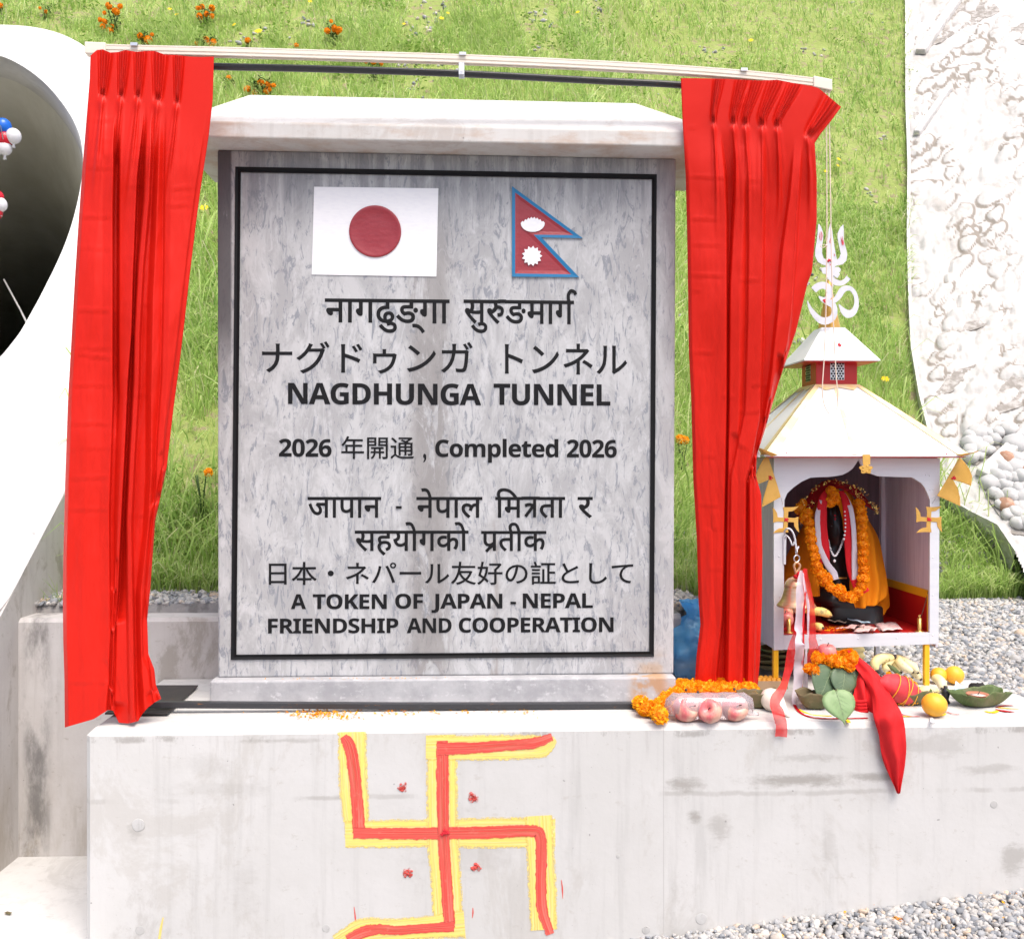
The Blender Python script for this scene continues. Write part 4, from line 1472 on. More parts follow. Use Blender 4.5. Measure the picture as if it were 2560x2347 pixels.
def cobble(px, py, wid, up=.02, mat=m_cob, el=1.5, deep=.55, name='cobble', thick=.8):
    b = MB()
    d = QP(px, py).y / F
    a1 = (QP(px + 10, py - 6) - QP(px - 10, py + 6)).normalized()
    a2 = QN.cross(a1).normalized()
    rot = Matrix((a1, a2, QN)).transposed()
    r_ = wid * d
    b.ell(QP(px, py, up), (r_ * el * .8, r_ * 1.15, r_ * thick), rot, 14, 9, jit=.16, fr=1.6, seed=px * .37 + py * .11)
    return b.build(name, mat, pitch, recalc=False)
for i, (x, y, s_) in enumerate(bare):
    if i < 62:
        cobble(x, y, s_ * .88, .05, m_cobb if i in (17, 23, 40) else m_cob, random.uniform(1.1, 1.6), thick=random.uniform(.75, 1.0))
# mortar bed with drowned cobbles: one continuous rough surface
GX, GY = np.concatenate([np.arange(2256, 2680, 4.0), np.arange(2680, 3912, 9.0)]), np.arange(-60, 1570, 4.5)
hm = np.zeros((len(GY), len(GX)))
near = np.zeros_like(hm)
cells = []
for _ in range(4200):
    x, y = random.uniform(2288, 2720) if _ < 2600 else random.uniform(2720, 3700), random.uniform(-60, 1085)
    if nz(x * .010, y * .010, 3) < -.30 or abs(((x - 2260) * .8 + y) % 420 - 210) < 24 or (x < 2340 and y > 760):
        continue
    s_ = random.uniform(10, 20) * (1 + .3 * y / 1000)
    if any(abs(x - a) + abs(y - b) < 130 and ((x - a) / (s_ + c)) ** 2 + ((y - b) / (s_ + c)) ** 2 * 1.9 < .95 for a, b, c in cells):
        continue
    cells.append((x, y, s_))
ang = R(-31)
XX, YY = np.meshgrid(GX, GY)
for x, y, s_ in cells:
    el_, rot_ = random.uniform(1.15, 1.8), ang + random.uniform(-.3, .3)
    i0, i1 = np.searchsorted(GY, (y - 60, y + 60))
    k0, k1 = np.searchsorted(GX, (x - 60, x + 60))
    dx, dy = XX[i0:i1, k0:k1] - x, YY[i0:i1, k0:k1] - y
    p_, q_ = dx * math.cos(rot_) + dy * math.sin(rot_), -dx * math.sin(rot_) + dy * math.cos(rot_)
    r_ = np.sqrt((p_ / (s_ * el_)) ** 2 + (q_ / (s_ * .78)) ** 2)
    r_ = r_ * (1 + .14 * np.sin(np.arctan2(q_, p_) * 3 + x))
    w_ = s_ * 10 / F
    hgt = w_ * random.uniform(.14, .36) * np.sqrt(np.clip(1 - r_ ** 2, 0, 1))
    hm[i0:i1, k0:k1] = np.maximum(hm[i0:i1, k0:k1], hgt)
    near[i0:i1, k0:k1] = np.maximum(near[i0:i1, k0:k1], np.exp(-((r_ - 1.06) / .17) ** 2))
vs, keep, dirt = [], [], []
for i, y in enumerate(GY):
    for k, x in enumerate(GX):
        n1 = nz(x * .02, y * .02, 1) + .5 * nz(x * .055, y * .055, 2)
        h_ = .03 + hm[i, k] + .016 * n1 + .009 * nz(x * .14, y * .14, 5)
        vs.append(QP(x, y, h_))
        keep.append(inside(PITCH_EDGE, x, y))
        m1 = nz(x * .008 + 4, y * .008, 7) + .5 * nz(x * .03, y * .03, 9)
        dirt.append(max(0.0, min(1.0, near[i, k] * (1 if hm[i, k] < .012 else .35) * max(.12, min(1, .55 + 1.5 * m1)))))
ng = len(GX)
mb = MB()
fs = [[i * ng + k, i * ng + k + 1, (i + 1) * ng + k + 1, (i + 1) * ng + k] for i in range(len(GY) - 1) for k in range(ng - 1) if keep[i * ng + k] and keep[(i + 1) * ng + k + 1] and keep[i * ng + k + 1] and keep[(i + 1) * ng + k]]
mb.add(vs, fs, True)
m_bed = concrete('whitewashed mortar bed', (.49, .48, .46), (.37, .345, .31), (.53, .52, .50), .9, .6)
at = m_bed.n('Attribute', attribute_name='dirt')
m_bed.mix(m_bed.ramp(at.outputs['Fac'], .15, .75), (.215, .185, .15), .85)
bo = mb.build('mortar_bed', m_bed, pitch, recalc=False)
la = bo.data.attributes.new('dirt', 'FLOAT', 'POINT')
la.data.foreach_set('value', np.array(dirt, dtype=np.float32))
sk = MB()                                          # its side towards the grass
lft = [q for q in PITCH_EDGE if q[0] < 2600][:-1]
for q0, q1 in zip(lft[:-1], lft[1:]):
    sk.add([QP(*q0, .05), QP(*q1, .05), QP(*q1, -.3), QP(*q0, -.3), QP(q0[0] + 8, q0[1], .05), QP(q1[0] + 8, q1[1], .05)], [[0, 1, 2, 3], [0, 4, 5, 1]])
sk.build('edge_kerb', m_mortar, pitch, recalc=True)
for (a, b, w_) in (((2452, 1205), (2600, 1068), 20), ((2300, 145), (2400, 0), 14), ((2290, 350), (2372, 235), 9)):
    mb = MB()
    p0, p1 = QP(*a, .03), QP(*b, .03)
    sd_ = QN.cross((p1 - p0).normalized()).normalized() * w_ * p0.y / F
    mb.hexa([p0 - sd_, p0 + sd_, p1 + sd_, p1 - sd_] + [q + QN * .06 for q in (p0 - sd_ * .8, p0 + sd_ * .8, p1 + sd_ * .8, p1 - sd_ * .8)])
    mb.build('concrete_rib', m_mortar, pitch, bevel=.012)

# ------------------------------------------------------------------ marigolds
m_mari = Mat('marigold petals', (.92, .36, .008), .7, spec=.15)
m_mari.rampcol(m_mari.island(), [(0, (.84, .26, .004)), (.5, (.94, .38, .008)), (1, (.97, .47, .016))])
m_mari.trans(.3)
m_mariy = Mat('yellow marigold petals', (.9, .42, .02), .7, spec=.15)
m_mariy.rampcol(m_mariy.island(), [(0, (.88, .36, .006)), (.5, (.96, .46, .012)), (1, (.98, .56, .04))])
m_mariy.trans(.3)
m_core = Mat('marigold heart', (.80, .28, .006), .8).m
def mari_mesh(seed, n=120, flat=.86, pet=1.0):
    rs = np.random.RandomState(seed)
    b = MB()
    b.ell((0, 0, 0), (.72, .72, .72 * flat), nu=10, nv=7, mi=1)
    ga = math.pi * (3 - 5 ** .5)
    for i in range(n):
        z = 1 - 2 * (i + .5) / n
        r = math.sqrt(1 - z * z)
        d = Vector((r * math.cos(ga * i), r * math.sin(ga * i), z))
        d = (d + Vector(rs.normal(size=3)) * .10).normalized()
        a = d.cross(Vector((.3, .2, .93))).normalized()
        a = (a * math.cos(rs.uniform(0, 6.3)) + d.cross(a) * math.sin(rs.uniform(0, 6.3))).normalized()
        c = d.cross(a)
        w = .21 * pet * rs.uniform(.75, 1.3)
        h = rs.uniform(.93, 1.12)
        p0 = d * .62
        p1 = d * h * .9 - a * w + c * w * .25
        p2 = d * h * 1.0 - a * w * .4 + c * w * .55
        p3 = d * h * .96 + a * w * .3 + c * w * .5
        p4 = d * h * .9 + a * w + c * w * .15
        sc = Vector((1, 1, flat))
        b.add([Vector((q.x * sc.x, q.y * sc.y, q.z * sc.z)) for q in (p0, p1, p2, p3, p4)], [[0, 1, 2], [0, 2, 3], [0, 3, 4]], True)
    me = bpy.data.meshes.new('marigold')
    me.from_pydata(b.v, [], b.f)
    me.polygons.foreach_set('use_smooth', [False] * len(b.f))
    me.polygons.foreach_set('material_index', b.mi)
    return me
mari = [mari_mesh(k) for k in range(4)]
mariy = []
for me in mari:
    y_ = me.copy()
    me.materials.append(m_mari.m); me.materials.append(m_core)
    y_.materials.append(m_mariy.m); y_.materials.append(m_core)
    mariy.append(y_)
def head(parent, p, r, yellow=False, name='flower_head'):
    me = random.choice(mariy if yellow else mari)
    o = bpy.data.objects.new(name, me)
    COL.objects.link(o)
    o.parent = parent
    o.location = Vector(p) - world_loc(parent)
    o.scale = (r, r, r)
    o.rotation_euler = (random.uniform(0, 6), random.uniform(0, 6), random.uniform(0, 6))
    return o

def HP(px, py):                                    # where a sight line meets the slope
    r_ = ray(px, py)
    lo, hi = 3.9, 13.0
    for _ in range(40):
        m_ = (lo + hi) / 2
        if CZ + r_.z * m_ > hz(r_.x * m_, m_):
            lo = m_
        else:
            hi = m_
    return Vector((r_.x * lo, lo, hz(r_.x * lo, lo)))
m_bush = Mat('marigold foliage', (.06, .12, .03), .55, spec=.3)
m_bush.rampcol(m_bush.island(), [(0, (.03, .07, .018)), (.6, (.055, .115, .03)), (1, (.09, .165, .045))])
m_bush.trans(.2)
def bush(px0, py0, wpx, hpx, heads, lab, yellow=False):
    base = HP(px0, py0 + hpx)
    k = base.y / F
    t = thing('marigold_plant', lab, 'flower plant', base, 'marigolds growing on the grassy slope')
    w, h = wpx * k, hpx * k * 1.05
    b = MB()
    for i in range(int(70 + wpx * 1.6)):
        a, rr, zz = random.uniform(0, 6.28), random.random() ** .5, random.uniform(.12, 1)
        c = base + Vector((math.cos(a) * rr * w * .5 * (.55 + .45 * zz), math.sin(a) * rr * w * .5 * (.55 + .45 * zz), zz * h * .92))
        q = random.uniform(0, 6.28)
        d = Vector((math.cos(q), math.sin(q), random.uniform(-.1, .7))).normalized()
        s_ = d.cross(ZN).normalized()
        l = w * random.uniform(.12, .26)
        b.add([c, c + d * l * .5 + s_ * l * .16, c + d * l, c + d * l * .5 - s_ * l * .16], [[0, 1, 2, 3]])
    b.build('foliage', m_bush, t, recalc=False)
    st = MB()
    for i in range(5):
        a = random.uniform(0, 6.28)
        st.tube([base + Vector((0, 0, -.01)), base + Vector((math.cos(a) * w * .12, math.sin(a) * w * .12, h * .5)), base + Vector((math.cos(a) * w * .3, math.sin(a) * w * .3, h * .9))], .0022, 5)
    st.build('stem', m_bush, t)
    for (x, y, r) in heads:
        p = ray(x, y) * (base.y - w * .2) + Vector((0, 0, CZ))
        head(t, p, r * k * 1.02, yellow)
    return t
bush(285, 22, 48, 68, [(272, 16, 9), (300, 17, 7), (290, 29, 10), (261, 33, 5), (262, 54, 7), (250, 50, 6), (257, 67, 7), (275, 77, 8), (281, 66, 5)], 'tall marigold with nine orange heads above the tunnel mouth')
bush(512, 22, 50, 56, [(495, 21, 6), (505, 18, 7), (530, 21, 8), (499, 42, 9), (515, 37, 6), (530, 41, 7), (517, 34, 6)], 'marigold with a wide cluster of heads right of the tall one')
bush(362, 84, 48, 32, [(351, 91, 8), (370, 100, 10), (380, 87, 5)], 'low marigold with three orange heads just over the left curtain rail')
bush(518, 96, 56, 30, [(515, 99, 8), (491, 110, 6), (520, 109, 6), (534, 107, 9), (528, 118, 5)], 'squat marigold partly hidden by the rail, five heads')
bush(620, 100, 26, 20, [(619, 102, 8)], 'small marigold with one dark orange head above the rail')
bush(832, 56, 46, 62, [(818, 78, 8), (836, 72, 9), (848, 75, 8), (828, 54, 5), (843, 82, 6)], 'upright marigold with five heads, alone above the middle of the rail')
bush(572, 194, 38, 30, [(572, 195, 7)], 'round dark marigold bush with one head beside the left curtain')
bush(655, 204, 70, 40, [(652, 207, 9), (670, 212, 8), (684, 214, 6), (666, 228, 9), (636, 233, 8), (618, 223, 9), (672, 224, 7)], 'broad marigold with seven heads just over the white cap')
bush(935, 150, 46, 60, [(915, 154, 6), (934, 155, 8), (953, 159, 6)], 'marigold whose heads show between rail and black bar')
bush(740, 112, 20, 16, [(741, 114, 6)], 'tiny marigold with a single head touching the rail')
bush(506, 1180, 58, 130, [(521, 1181, 12)], 'dark leafy marigold with one orange head beside the left edge of the stone', True)
bush(2, 8, 24, 40, [(1, 14, 7), (-6, 20, 6)], 'marigold cut by the top left corner of the view')
bush(118, 10, 34, 40, [(100, 21, 4), (115, 30, 5)], 'dark marigold bush with two small heads at the top left')
bush(1706, 1095, 44, 100, [(1700, 1098, 13), (1712, 1100, 11), (1693, 1101, 8)], 'spindly marigold with pale orange heads between stone and right curtain', True)
bush(820, 238, 24, 10, [(820, 239, 6)], 'orange marigold head peeping over the white cap')
# yellow cosmos
m_cos = Mat('yellow petals', (.92, .62, .015), .6, spec=.2)
m_cos.trans(.25)
for i, (x, y, r, lab) in enumerate(((646, 78, 9, 'largest yellow cosmos above the rail, near the left curtain'), (585, 62, 5, 'yellow cosmos above the orange marigold cluster'), (425, 23, 5, 'pale yellow cosmos at the top between two marigolds'), (442, 36, 5, 'yellow cosmos right of a paler one near the top'),
        (618, 223, 0, ''), (510, 519, 10, 'yellow cosmos between the left curtain and the stone'), (1104, 46, 6, 'yellow cosmos over the middle of the rail'), (1120, 33, 4, 'small yellow cosmos above a larger one over mid rail'), (1010, 60, 4, 'small yellow cosmos over the rail left of middle'),
        (1444, 31, 5, 'lone yellow cosmos at the top right of centre'), (1877, 101, 6, 'orange yellow cosmos on a tall stem above the right curtain'), (2097, 398, 5, 'yellow cosmos right of the pull cord'), (2064, 428, 5, 'orange cosmos against the pull cord'), (2095, 414, 4, 'tiny pale cosmos below another by the pull cord'), (2213, 947, 9, 'yellow cosmos right of the shrine lantern'), (775, 4, 5, 'yellow cosmos on the top edge of the view'))):
    if r == 0:
        continue
    g_ = HP(x, y + 30)
    k = g_.y / F
    c = ray(x, y) * (g_.y - .03) + Vector((0, 0, CZ))
    t = thing('cosmos_flower', lab, 'flower', g_, 'yellow cosmos scattered on the slope')
    b = MB()
    nrm = Vector((random.uniform(-.4, .4), -.75, .6)).normalized()
    a_ = nrm.cross(ZN).normalized()
    b_ = nrm.cross(a_)
    for q in range(8):
        d = a_ * math.cos(q * .785) + b_ * math.sin(q * .785)
        s_ = nrm.cross(d)
        R_ = r * k * 1.1
        b.add([c, c + d * R_ * .5 + s_ * R_ * .28 + nrm * R_ * .12, c + d * R_ + s_ * R_ * .16, c + d * R_ * 1.04 - s_ * R_ * .12, c + d * R_ * .5 - s_ * R_ * .28 + nrm * R_ * .12], [[0, 1, 2, 3, 4]])
    b.build('petals', m_cos, t, recalc=False)
    b = MB()
    b.tube([c, (c + g_) / 2 + Vector((.01, .01, 0)), g_], .0018, 5)
    b.build('stem', m_weed, t)

# ------------------------------------------------------------------ shrine
HD = 3.48                                         # front of the shrine
HB = 3.96                                          # back
def hp(x, y, d=0.0):
    return P(*z4(x, y), HD - d)
m_silver = Mat('silver paint', (.70, .71, .74), .42, .2)
m_silver.mix(m_silver.noise(8, (1, 1, 7), 5, .6, .4, .7), (.65, .66, .70), .7)
m_silver.bump(90, .12, .001)
m_lav = Mat('lavender grey paint', (.72, .69, .76), .5)
m_lav.mix(m_lav.noise(60, (1, 1, .06), 4, .7, .4, .65), (.58, .54, .62), .8)
m_shred = Mat('red gloss paint', (.50, .012, .012), .32)
m_shred.mix(m_shred.noise(8, detail=5, lo=.4, hi=.7), (.58, .02, .018), .6)
m_yel2 = Mat('yellow gloss paint', (.86, .46, .015), .4)
m_yel2.mix(m_yel2.noise(18, (1, 1, .3), 4, .6, .5, .72), (.74, .36, .01), .6)
m_gold = Mat('gold paint', (.74, .43, .10), .38, .35)
m_gold.mix(m_gold.noise(14, detail=5, rough=.65, lo=.42, hi=.68), (.60, .33, .06), .7)
m_gold.bump(160, .2, .001)
m_gold_glare = Mat('gold paint with glare baked in', (.79, .58, .28), .4, .2)  # glare baked into the colour: gold lightened to look overexposed
m_gold_glare.mix(m_gold_glare.noise(14, detail=5, rough=.65, lo=.4, hi=.66), (.79, .71, .54), .8)
m_wroof = Mat('white roof paint', (.74, .75, .775), .45)
m_wroof.mix(m_wroof.noise(5, detail=5, lo=.45, hi=.7), (.70, .71, .74), .6)
u0, u1 = UP(1934, HD), UP(2348, HD)
zbot, ztop = ZP(1934, 1622, HD), ZP(2140, 1144, HD)
zfl = ZP(2140, 1585, HD)
shrine = thing('shrine', 'small silver painted metal shrine with tiered roof, golden flags and trident on top', 'shrine', G((u0 + u1) / 2, (HD + HB) / 2, LEDGE))
# front frame with ogee arch
arch = [(1961, 1250), (1968, 1233), (1984, 1218), (2004, 1204), (2026, 1194), (2050, 1192.5), (2071, 1192), (2090, 1190), (2106, 1187), (2120, 1180), (2132, 1171), (2141, 1158), (2147, 1146.5), (2153, 1160), (2162, 1173), (2175, 1183), (2196, 1190.5), (2240, 1192), (2280, 1193), (2303, 1207), (2312, 1219), (2318, 1231), (2325, 1250)]
mb = MB()
FT = .012
def fpoly(pts_):
    mb.prism([P(x, y, HD) for x, y in pts_], VN * FT)
fpoly([(1934.5, 1144.5), (2147, 1144.5)] + arch[12::-1] + [(1959, 1588), (2324, 1581), (2346, 1609), (1934.5, 1625)][:0] + [(1934.5, 1250)])
fpoly([(2147.2, 1144.5), (2350, 1146), (2349, 1250)] + arch[:11:-1][:-0 or None])
mb.build('front_panel', m_silver, shrine)
mb = MB()
fpoly([(1934.5, 1250.2), (1961, 1250.2), (1959, 1588), (1959, 1624), (1934.5, 1625)])
fpoly([(2325, 1250.2), (2349, 1250.2), (2346.5, 1609), (2324, 1610)])
fpoly([(1959.2, 1588), (2323.8, 1581), (2323.8, 1610), (1959.2, 1624)])
mb.build('front_frame', m_silver, shrine)
mb = MB()
mb.prism([G(u0, HD + FT, zbot), G(u0, HB, zbot), G(u0, HB, ztop), G(u0, HD + FT, ztop)], UN * .008)
mb.build('side_panel', m_lav, shrine)
mb = MB()
mb.prism([G(u1 - .008, HD + FT, zbot), G(u1 - .008, HB, zbot), G(u1 - .008, HB, ztop), G(u1 - .008, HD + FT, ztop)], UN * .008)
mb.build('side_panel', m_lav, shrine)
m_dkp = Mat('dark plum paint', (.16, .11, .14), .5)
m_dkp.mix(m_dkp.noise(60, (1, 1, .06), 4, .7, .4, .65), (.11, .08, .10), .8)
mb = MB()
mb.prism([G(u0 + .009, HB - .01, zbot), G(u1 - .009, HB - .01, zbot), G(u1 - .009, HB - .01, ztop), G(u0 + .009, HB - .01, ztop)], VN * .0095)
mb.build('back_panel', m_dkp, shrine)
mb = MB()
mb.box(u0 + .009, u1 - .009, HD + FT + .001, HB - .012, zfl - .02, zfl)
mb.build('floor', m_shred, shrine)
# inside: red skirting with a yellow rail on the right wall
zr0, zr1 = ZP(2324, 1500, HD + .01), ZP(2324, 1484, HD + .01)
mb = MB()
mb.box(u1 - .0125, u1 - .0085, HD + .03, HB - .012, zfl + .0005, zr0)
mb.box(u0 + .0085, u0 + .0125, HD + .03, HB - .012, zfl + .0005, zr0)
mb.box(u0 + .013, u1 - .013, HB - .0145, HB - .0105, zfl + .0005, zr0)
mb.build('skirting', m_shred, shrine)
mb = MB()
mb.box(u1 - .015, u1 - .0082, HD + .028, HB - .012, zr0, zr1 + .006)
mb.box(u1 - .030, u1 - .014, HD + FT + .002, HD + FT + .022, zfl + .0005, zr0 + .02)
mb.box(u0 + .0082, u0 + .015, HD + .03, HB - .012, zr0, zr1 + .006)
mb.build('yellow_rail', m_yel2, shrine)
mb = MB()
mb.box(u1 - .026, u1 - .0085, HB - .035, HB - .0125, zr1 + .01, ztop - .03)
mb.box(u1 - .018, u1 - .0085, HD + .03, HB - .036, ztop - .075, ztop - .05)
mb.box(u0 + .0085, u0 + .026, HB - .035, HB - .0125, zr1 + .01, ztop - .03)
mb.build('inner_frame', m_lav, shrine)
mb = MB()
mb.box(u0 + .009, u1 - .009, HD + FT + .001, HB - .012, ztop - .012, ztop - .002)
mb.build('ceiling', m_lav, shrine)
lw = .019
for ua, db, mt in ((u0 + .001, HD + .004, m_yel2), (UP(2313, HD), HD + .004, m_yel2), (u0 + .001, HB - .04, m_silver), (UP(2313, HD), HB - .04, m_silver)):
    b = MB()
    b.box(ua, ua + lw, db, db + lw, LEDGE if db < 3.7 else .57, zbot - .0005 if ua < .8 else zbot + .012)
    b.build('leg', mt, shrine, bevel=.002)
b = MB()
for x, y in ((275, 1140), (270, 833), (280, 1470), (590, 1470), (880, 1466), (1175, 1462), (1453, 1440), (1455, 1132), (1455, 842), (1460, 370), (1430, 210), (1455, 318), (1432, 318), (1400, 205), (275, 380)):
    p = hp(x, y)
    b.ell(p, (.0034, .0018, .0034), nu=9, nv=6)
b.build('rivets', m_silver, shrine)
# main roof
ML = (HD + HB) / 2
uc = (UP(2040, 3.65) + UP(2143, 3.65)) / 2
ez = ZP(2140, 1137, 3.39)
e0, e1 = UP(1910, 3.39), UP(2424, 3.39)
cz_ = ZP(2090, 963, 3.65)
cw = (UP(2143, 3.65) - UP(2040, 3.65)) / 2
rl, rh = 3.39, HB + .09
cb0, cb1 = 3.65, 3.65 + 2 * cw
er = [(e0, rl), (e1, rl), (e1, rh), (e0, rh)]
tr = [(uc - cw - .006, cb0 - .006), (uc + cw + .006, cb0 - .006), (uc + cw + .006, cb1 + .006), (uc - cw - .006, cb1 + .006)]
mb = MB()
E_ = [G(u, d, ez) for u, d in er]
T_ = [G(u, d, cz_) for u, d in tr]
E2 = [p - ZN * .006 for p in E_]
mb.add(E_ + T_ + E2, [[0, 1, 5, 4], [1, 2, 6, 5], [2, 3, 7, 6], [3, 0, 4, 7], [4, 5, 6, 7], [0, 8, 9, 1], [1, 9, 10, 2], [2, 10, 11, 3], [3, 11, 8, 0], [11, 10, 9, 8]])
roof = mb.build('roof', m_wroof, shrine)
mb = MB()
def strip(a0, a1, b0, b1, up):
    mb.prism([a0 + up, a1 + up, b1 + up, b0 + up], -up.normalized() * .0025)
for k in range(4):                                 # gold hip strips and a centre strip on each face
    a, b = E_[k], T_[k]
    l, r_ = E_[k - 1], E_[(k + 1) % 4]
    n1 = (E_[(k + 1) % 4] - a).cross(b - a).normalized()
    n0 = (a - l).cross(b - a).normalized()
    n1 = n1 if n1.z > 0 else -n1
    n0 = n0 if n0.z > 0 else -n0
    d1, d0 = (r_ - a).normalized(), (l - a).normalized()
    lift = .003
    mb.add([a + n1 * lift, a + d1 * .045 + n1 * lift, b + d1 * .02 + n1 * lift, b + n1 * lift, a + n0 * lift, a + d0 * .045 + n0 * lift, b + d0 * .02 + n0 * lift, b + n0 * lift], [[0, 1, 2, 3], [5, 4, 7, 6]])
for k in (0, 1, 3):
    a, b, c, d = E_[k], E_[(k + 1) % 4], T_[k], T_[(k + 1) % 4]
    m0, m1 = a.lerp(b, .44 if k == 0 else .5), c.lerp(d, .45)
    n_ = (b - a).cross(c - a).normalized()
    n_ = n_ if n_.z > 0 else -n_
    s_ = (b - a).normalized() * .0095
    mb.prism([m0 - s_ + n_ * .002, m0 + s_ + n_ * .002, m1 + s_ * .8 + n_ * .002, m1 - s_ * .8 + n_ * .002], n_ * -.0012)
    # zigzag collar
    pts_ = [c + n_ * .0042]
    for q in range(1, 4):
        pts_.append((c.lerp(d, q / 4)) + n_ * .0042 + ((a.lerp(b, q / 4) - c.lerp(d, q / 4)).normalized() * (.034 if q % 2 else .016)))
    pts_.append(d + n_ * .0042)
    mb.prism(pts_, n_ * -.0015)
mb.build('gold_strip', m_gold_glare, roof, recalc=False)
mb = MB()
mb.box(e0 + .012, e1 - .012, rl + .002, rl + .014, ez - .0085, ez - .0062)
mb.box(e0 + .02, e1 - .02, rl + .004, rh - .004, ez - .0105, ez - .0087)
mb.build('red_eave', m_shred, roof)
for sg, tip in ((-1, (1893, 1117)), (1, (2446, 1129))):  # upturned corner tips
    c0_ = G(e0 if sg < 0 else e1, rl, ez)
    p = P(*tip, 3.335)
    mb = MB()
    mb.add([c0_ + VN * .03, c0_ - UN * sg * .05, c0_ - UN * sg * .03 - ZN * .006, p, p + ZN * .004, c0_ + ZN * .004], [[0, 3, 4], [1, 2, 3], [1, 3, 4, 5], [0, 5, 4], [0, 2, 3]])
    mb.build('corner_tip', m_gold, roof)
b = MB()
p = P(1894, 1128, 3.377)
b.tube([P(1895, 1119, 3.377), p], .0012, 5)
b.lathe([(.003, 0), (.007, -.006), (.0085, -.016), (.010, -.022), (.004, -.020), (.002, -.008)], p, 8, wob=.15)
b.build('white_tassel', m_white.m, shrine)
# lantern box
lz0, lz1 = cz_, ZP(2090, 900, 3.65) + .012
mb = MB()
mb.box(uc - cw, uc + cw, cb0, cb1, lz0 - .01, lz1)
lan = mb.build('lantern_box', m_shred, shrine, bevel=.0015)
def vent(o, du, dv, nrm):
    b_ = MB()
    w, h_ = 18 * 3.645 / F, 22 * 3.645 / F
    b_.prism([o - du * w - ZN * h_, o + du * w - ZN * h_, o + du * w + ZN * h_, o - du * w + ZN * h_], nrm * -.0006)
    v_ = b_.build('vent', m_zinc, lan)
    b_ = MB()
    step = 2 * w / 5
    for r_ in range(7):
        for c_ in range(5):
            x = -w + step * (c_ + .5) + (step / 2 if r_ % 2 else 0)
            if x > w - step * .4:
                continue
            q = o + du * x + ZN * (-h_ + h_ * 2 * (r_ + .5) / 7) + nrm * .0006
            b_.prism([q + du * step * .39 * math.cos(k * math.pi / 3) + ZN * step * .39 * math.sin(k * math.pi / 3) for k in range(6)], nrm * .0004)
    b_.build('vent_holes', m_blk, v_)
vent(P(2093, 928, cb0) - VN * .0012, UN, ZN, -VN)
vent(G(uc - cw, (cb0 + cb1) / 2 + .005, (lz0 + lz1) / 2) - UN * .0012, VN, ZN, -UN)
# upper roof
w0 = UP(2201, 3.58) - UP(2011, 3.58)
q0, q1 = UP(2011, 3.58), UP(2201, 3.58)
f0, f1 = 3.58, 3.58 + w0
qz, az = ZP(2100, 899, 3.58), ZP(2083, 820, 3.705)
t0, t1 = UP(2055, 3.69), UP(2112, 3.69)
mb = MB()
E_ = [G(q0, f0, qz), G(q1, f0, qz), G(q1, f1, qz), G(q0, f1, qz)]
T_ = [G(t0, 3.69, az), G(t1, 3.69, az), G(t1, 3.69 + t1 - t0, az), G(t0, 3.69 + t1 - t0, az)]
E2 = [p - ZN * .004 for p in E_]
mb.add(E_ + T_ + E2, [[0, 1, 5, 4], [1, 2, 6, 5], [2, 3, 7, 6], [3, 0, 4, 7], [4, 5, 6, 7], [0, 8, 9, 1], [1, 9, 10, 2], [2, 10, 11, 3], [3, 11, 8, 0], [11, 10, 9, 8]])
ur = mb.build('upper_roof', m_wroof, shrine)
mb = MB()
mb.box(q0 + .006, q1 - .006, f0 + .006, f1 - .006, qz - .0065, qz - .0045)
mb.build('red_soffit', m_shred, ur)
spc = G((t0 + t1) / 2, 3.69 + (t1 - t0) / 2, az)
hh = ZP(2083, 695, 3.725) - az
mb = MB()
mb.lathe([(.043, -.004), (.042, .004), (.037, .03), (.029, .07), (.021, .11), (.013, .15), (.006, hh)], spc, 28)
mb.build('spire', m_gold, shrine)
# om and trident cut from plate
m_wplate = Mat('white painted plate', (.66, .68, .73), .45, .05)
m_wplate.mix(m_wplate.noise(30, detail=4, lo=.5, hi=.7), (.54, .56, .62), .6)
OD = 3.66
def op(x, y, d=0.0):
    return P(*z7(x, y), OD - d)
K7 = OD / F / 4.107
trident = [(400, 122), (418, 145), (433, 180), (445, 230), (442, 290), (433, 350), (432, 420), (445, 470), (475, 492), (482, 480), (488, 300), (500, 180), (517, 118), (535, 180), (550, 300), (572, 430), (586, 492), (610, 470), (624, 430), (608, 350), (592, 270), (592, 222), (618, 162), (652, 128), (655, 200), (656, 300), (680, 385), (691, 440), (682, 500), (645, 538), (595, 548), (570, 556), (562, 568), (600, 564), (624, 585), (618, 615), (588, 632), (560, 640), (560, 690), (490, 690), (480, 640), (440, 632), (425, 600), (432, 574), (470, 565), (468, 548), (430, 538), (388, 510), (362, 455), (362, 390), (380, 290), (388, 205), (392, 130)]
mb = MB()
mb.prism([op(*q) for q in trident], VN * .003)
def rib(pts_, w_, off):
    rows = ribbon([op(*q) for q in pts_], [x * K7 for x in w_], -VN, off=off, sub=7)
    n_ = len(rows)
    o_ = [r_[0] for r_ in rows] + [r_[-1] for r_ in rows][::-1]
    mb.prism(o_, VN * .003)
rib([(478, 630), (510, 672), (560, 716), (620, 732), (668, 712), (704, 674)], [20, 44, 62, 52, 50, 54], .0004)
rib([(346, 804), (385, 768), (440, 752), (490, 775), (512, 820), (500, 872), (470, 905)], [72, 74, 70, 72, 56, 58, 60], .0008)
rib([(396, 866), (440, 900), (490, 924), (545, 960), (560, 1020), (540, 1085), (480, 1118), (420, 1112), (360, 1062), (310, 990), (280, 912)], [8, 52, 66, 62, 58, 64, 74, 72, 56, 36, 6], .0012)
rib([(510, 930), (565, 905), (605, 860), (640, 805), (680, 784), (730, 792), (772, 850), (785, 930), (770, 1000), (735, 1040), (690, 1046), (645, 1010), (604, 950)], [40, 52, 62, 66, 56, 44, 42, 46, 56, 74, 84, 56, 8], .0016)
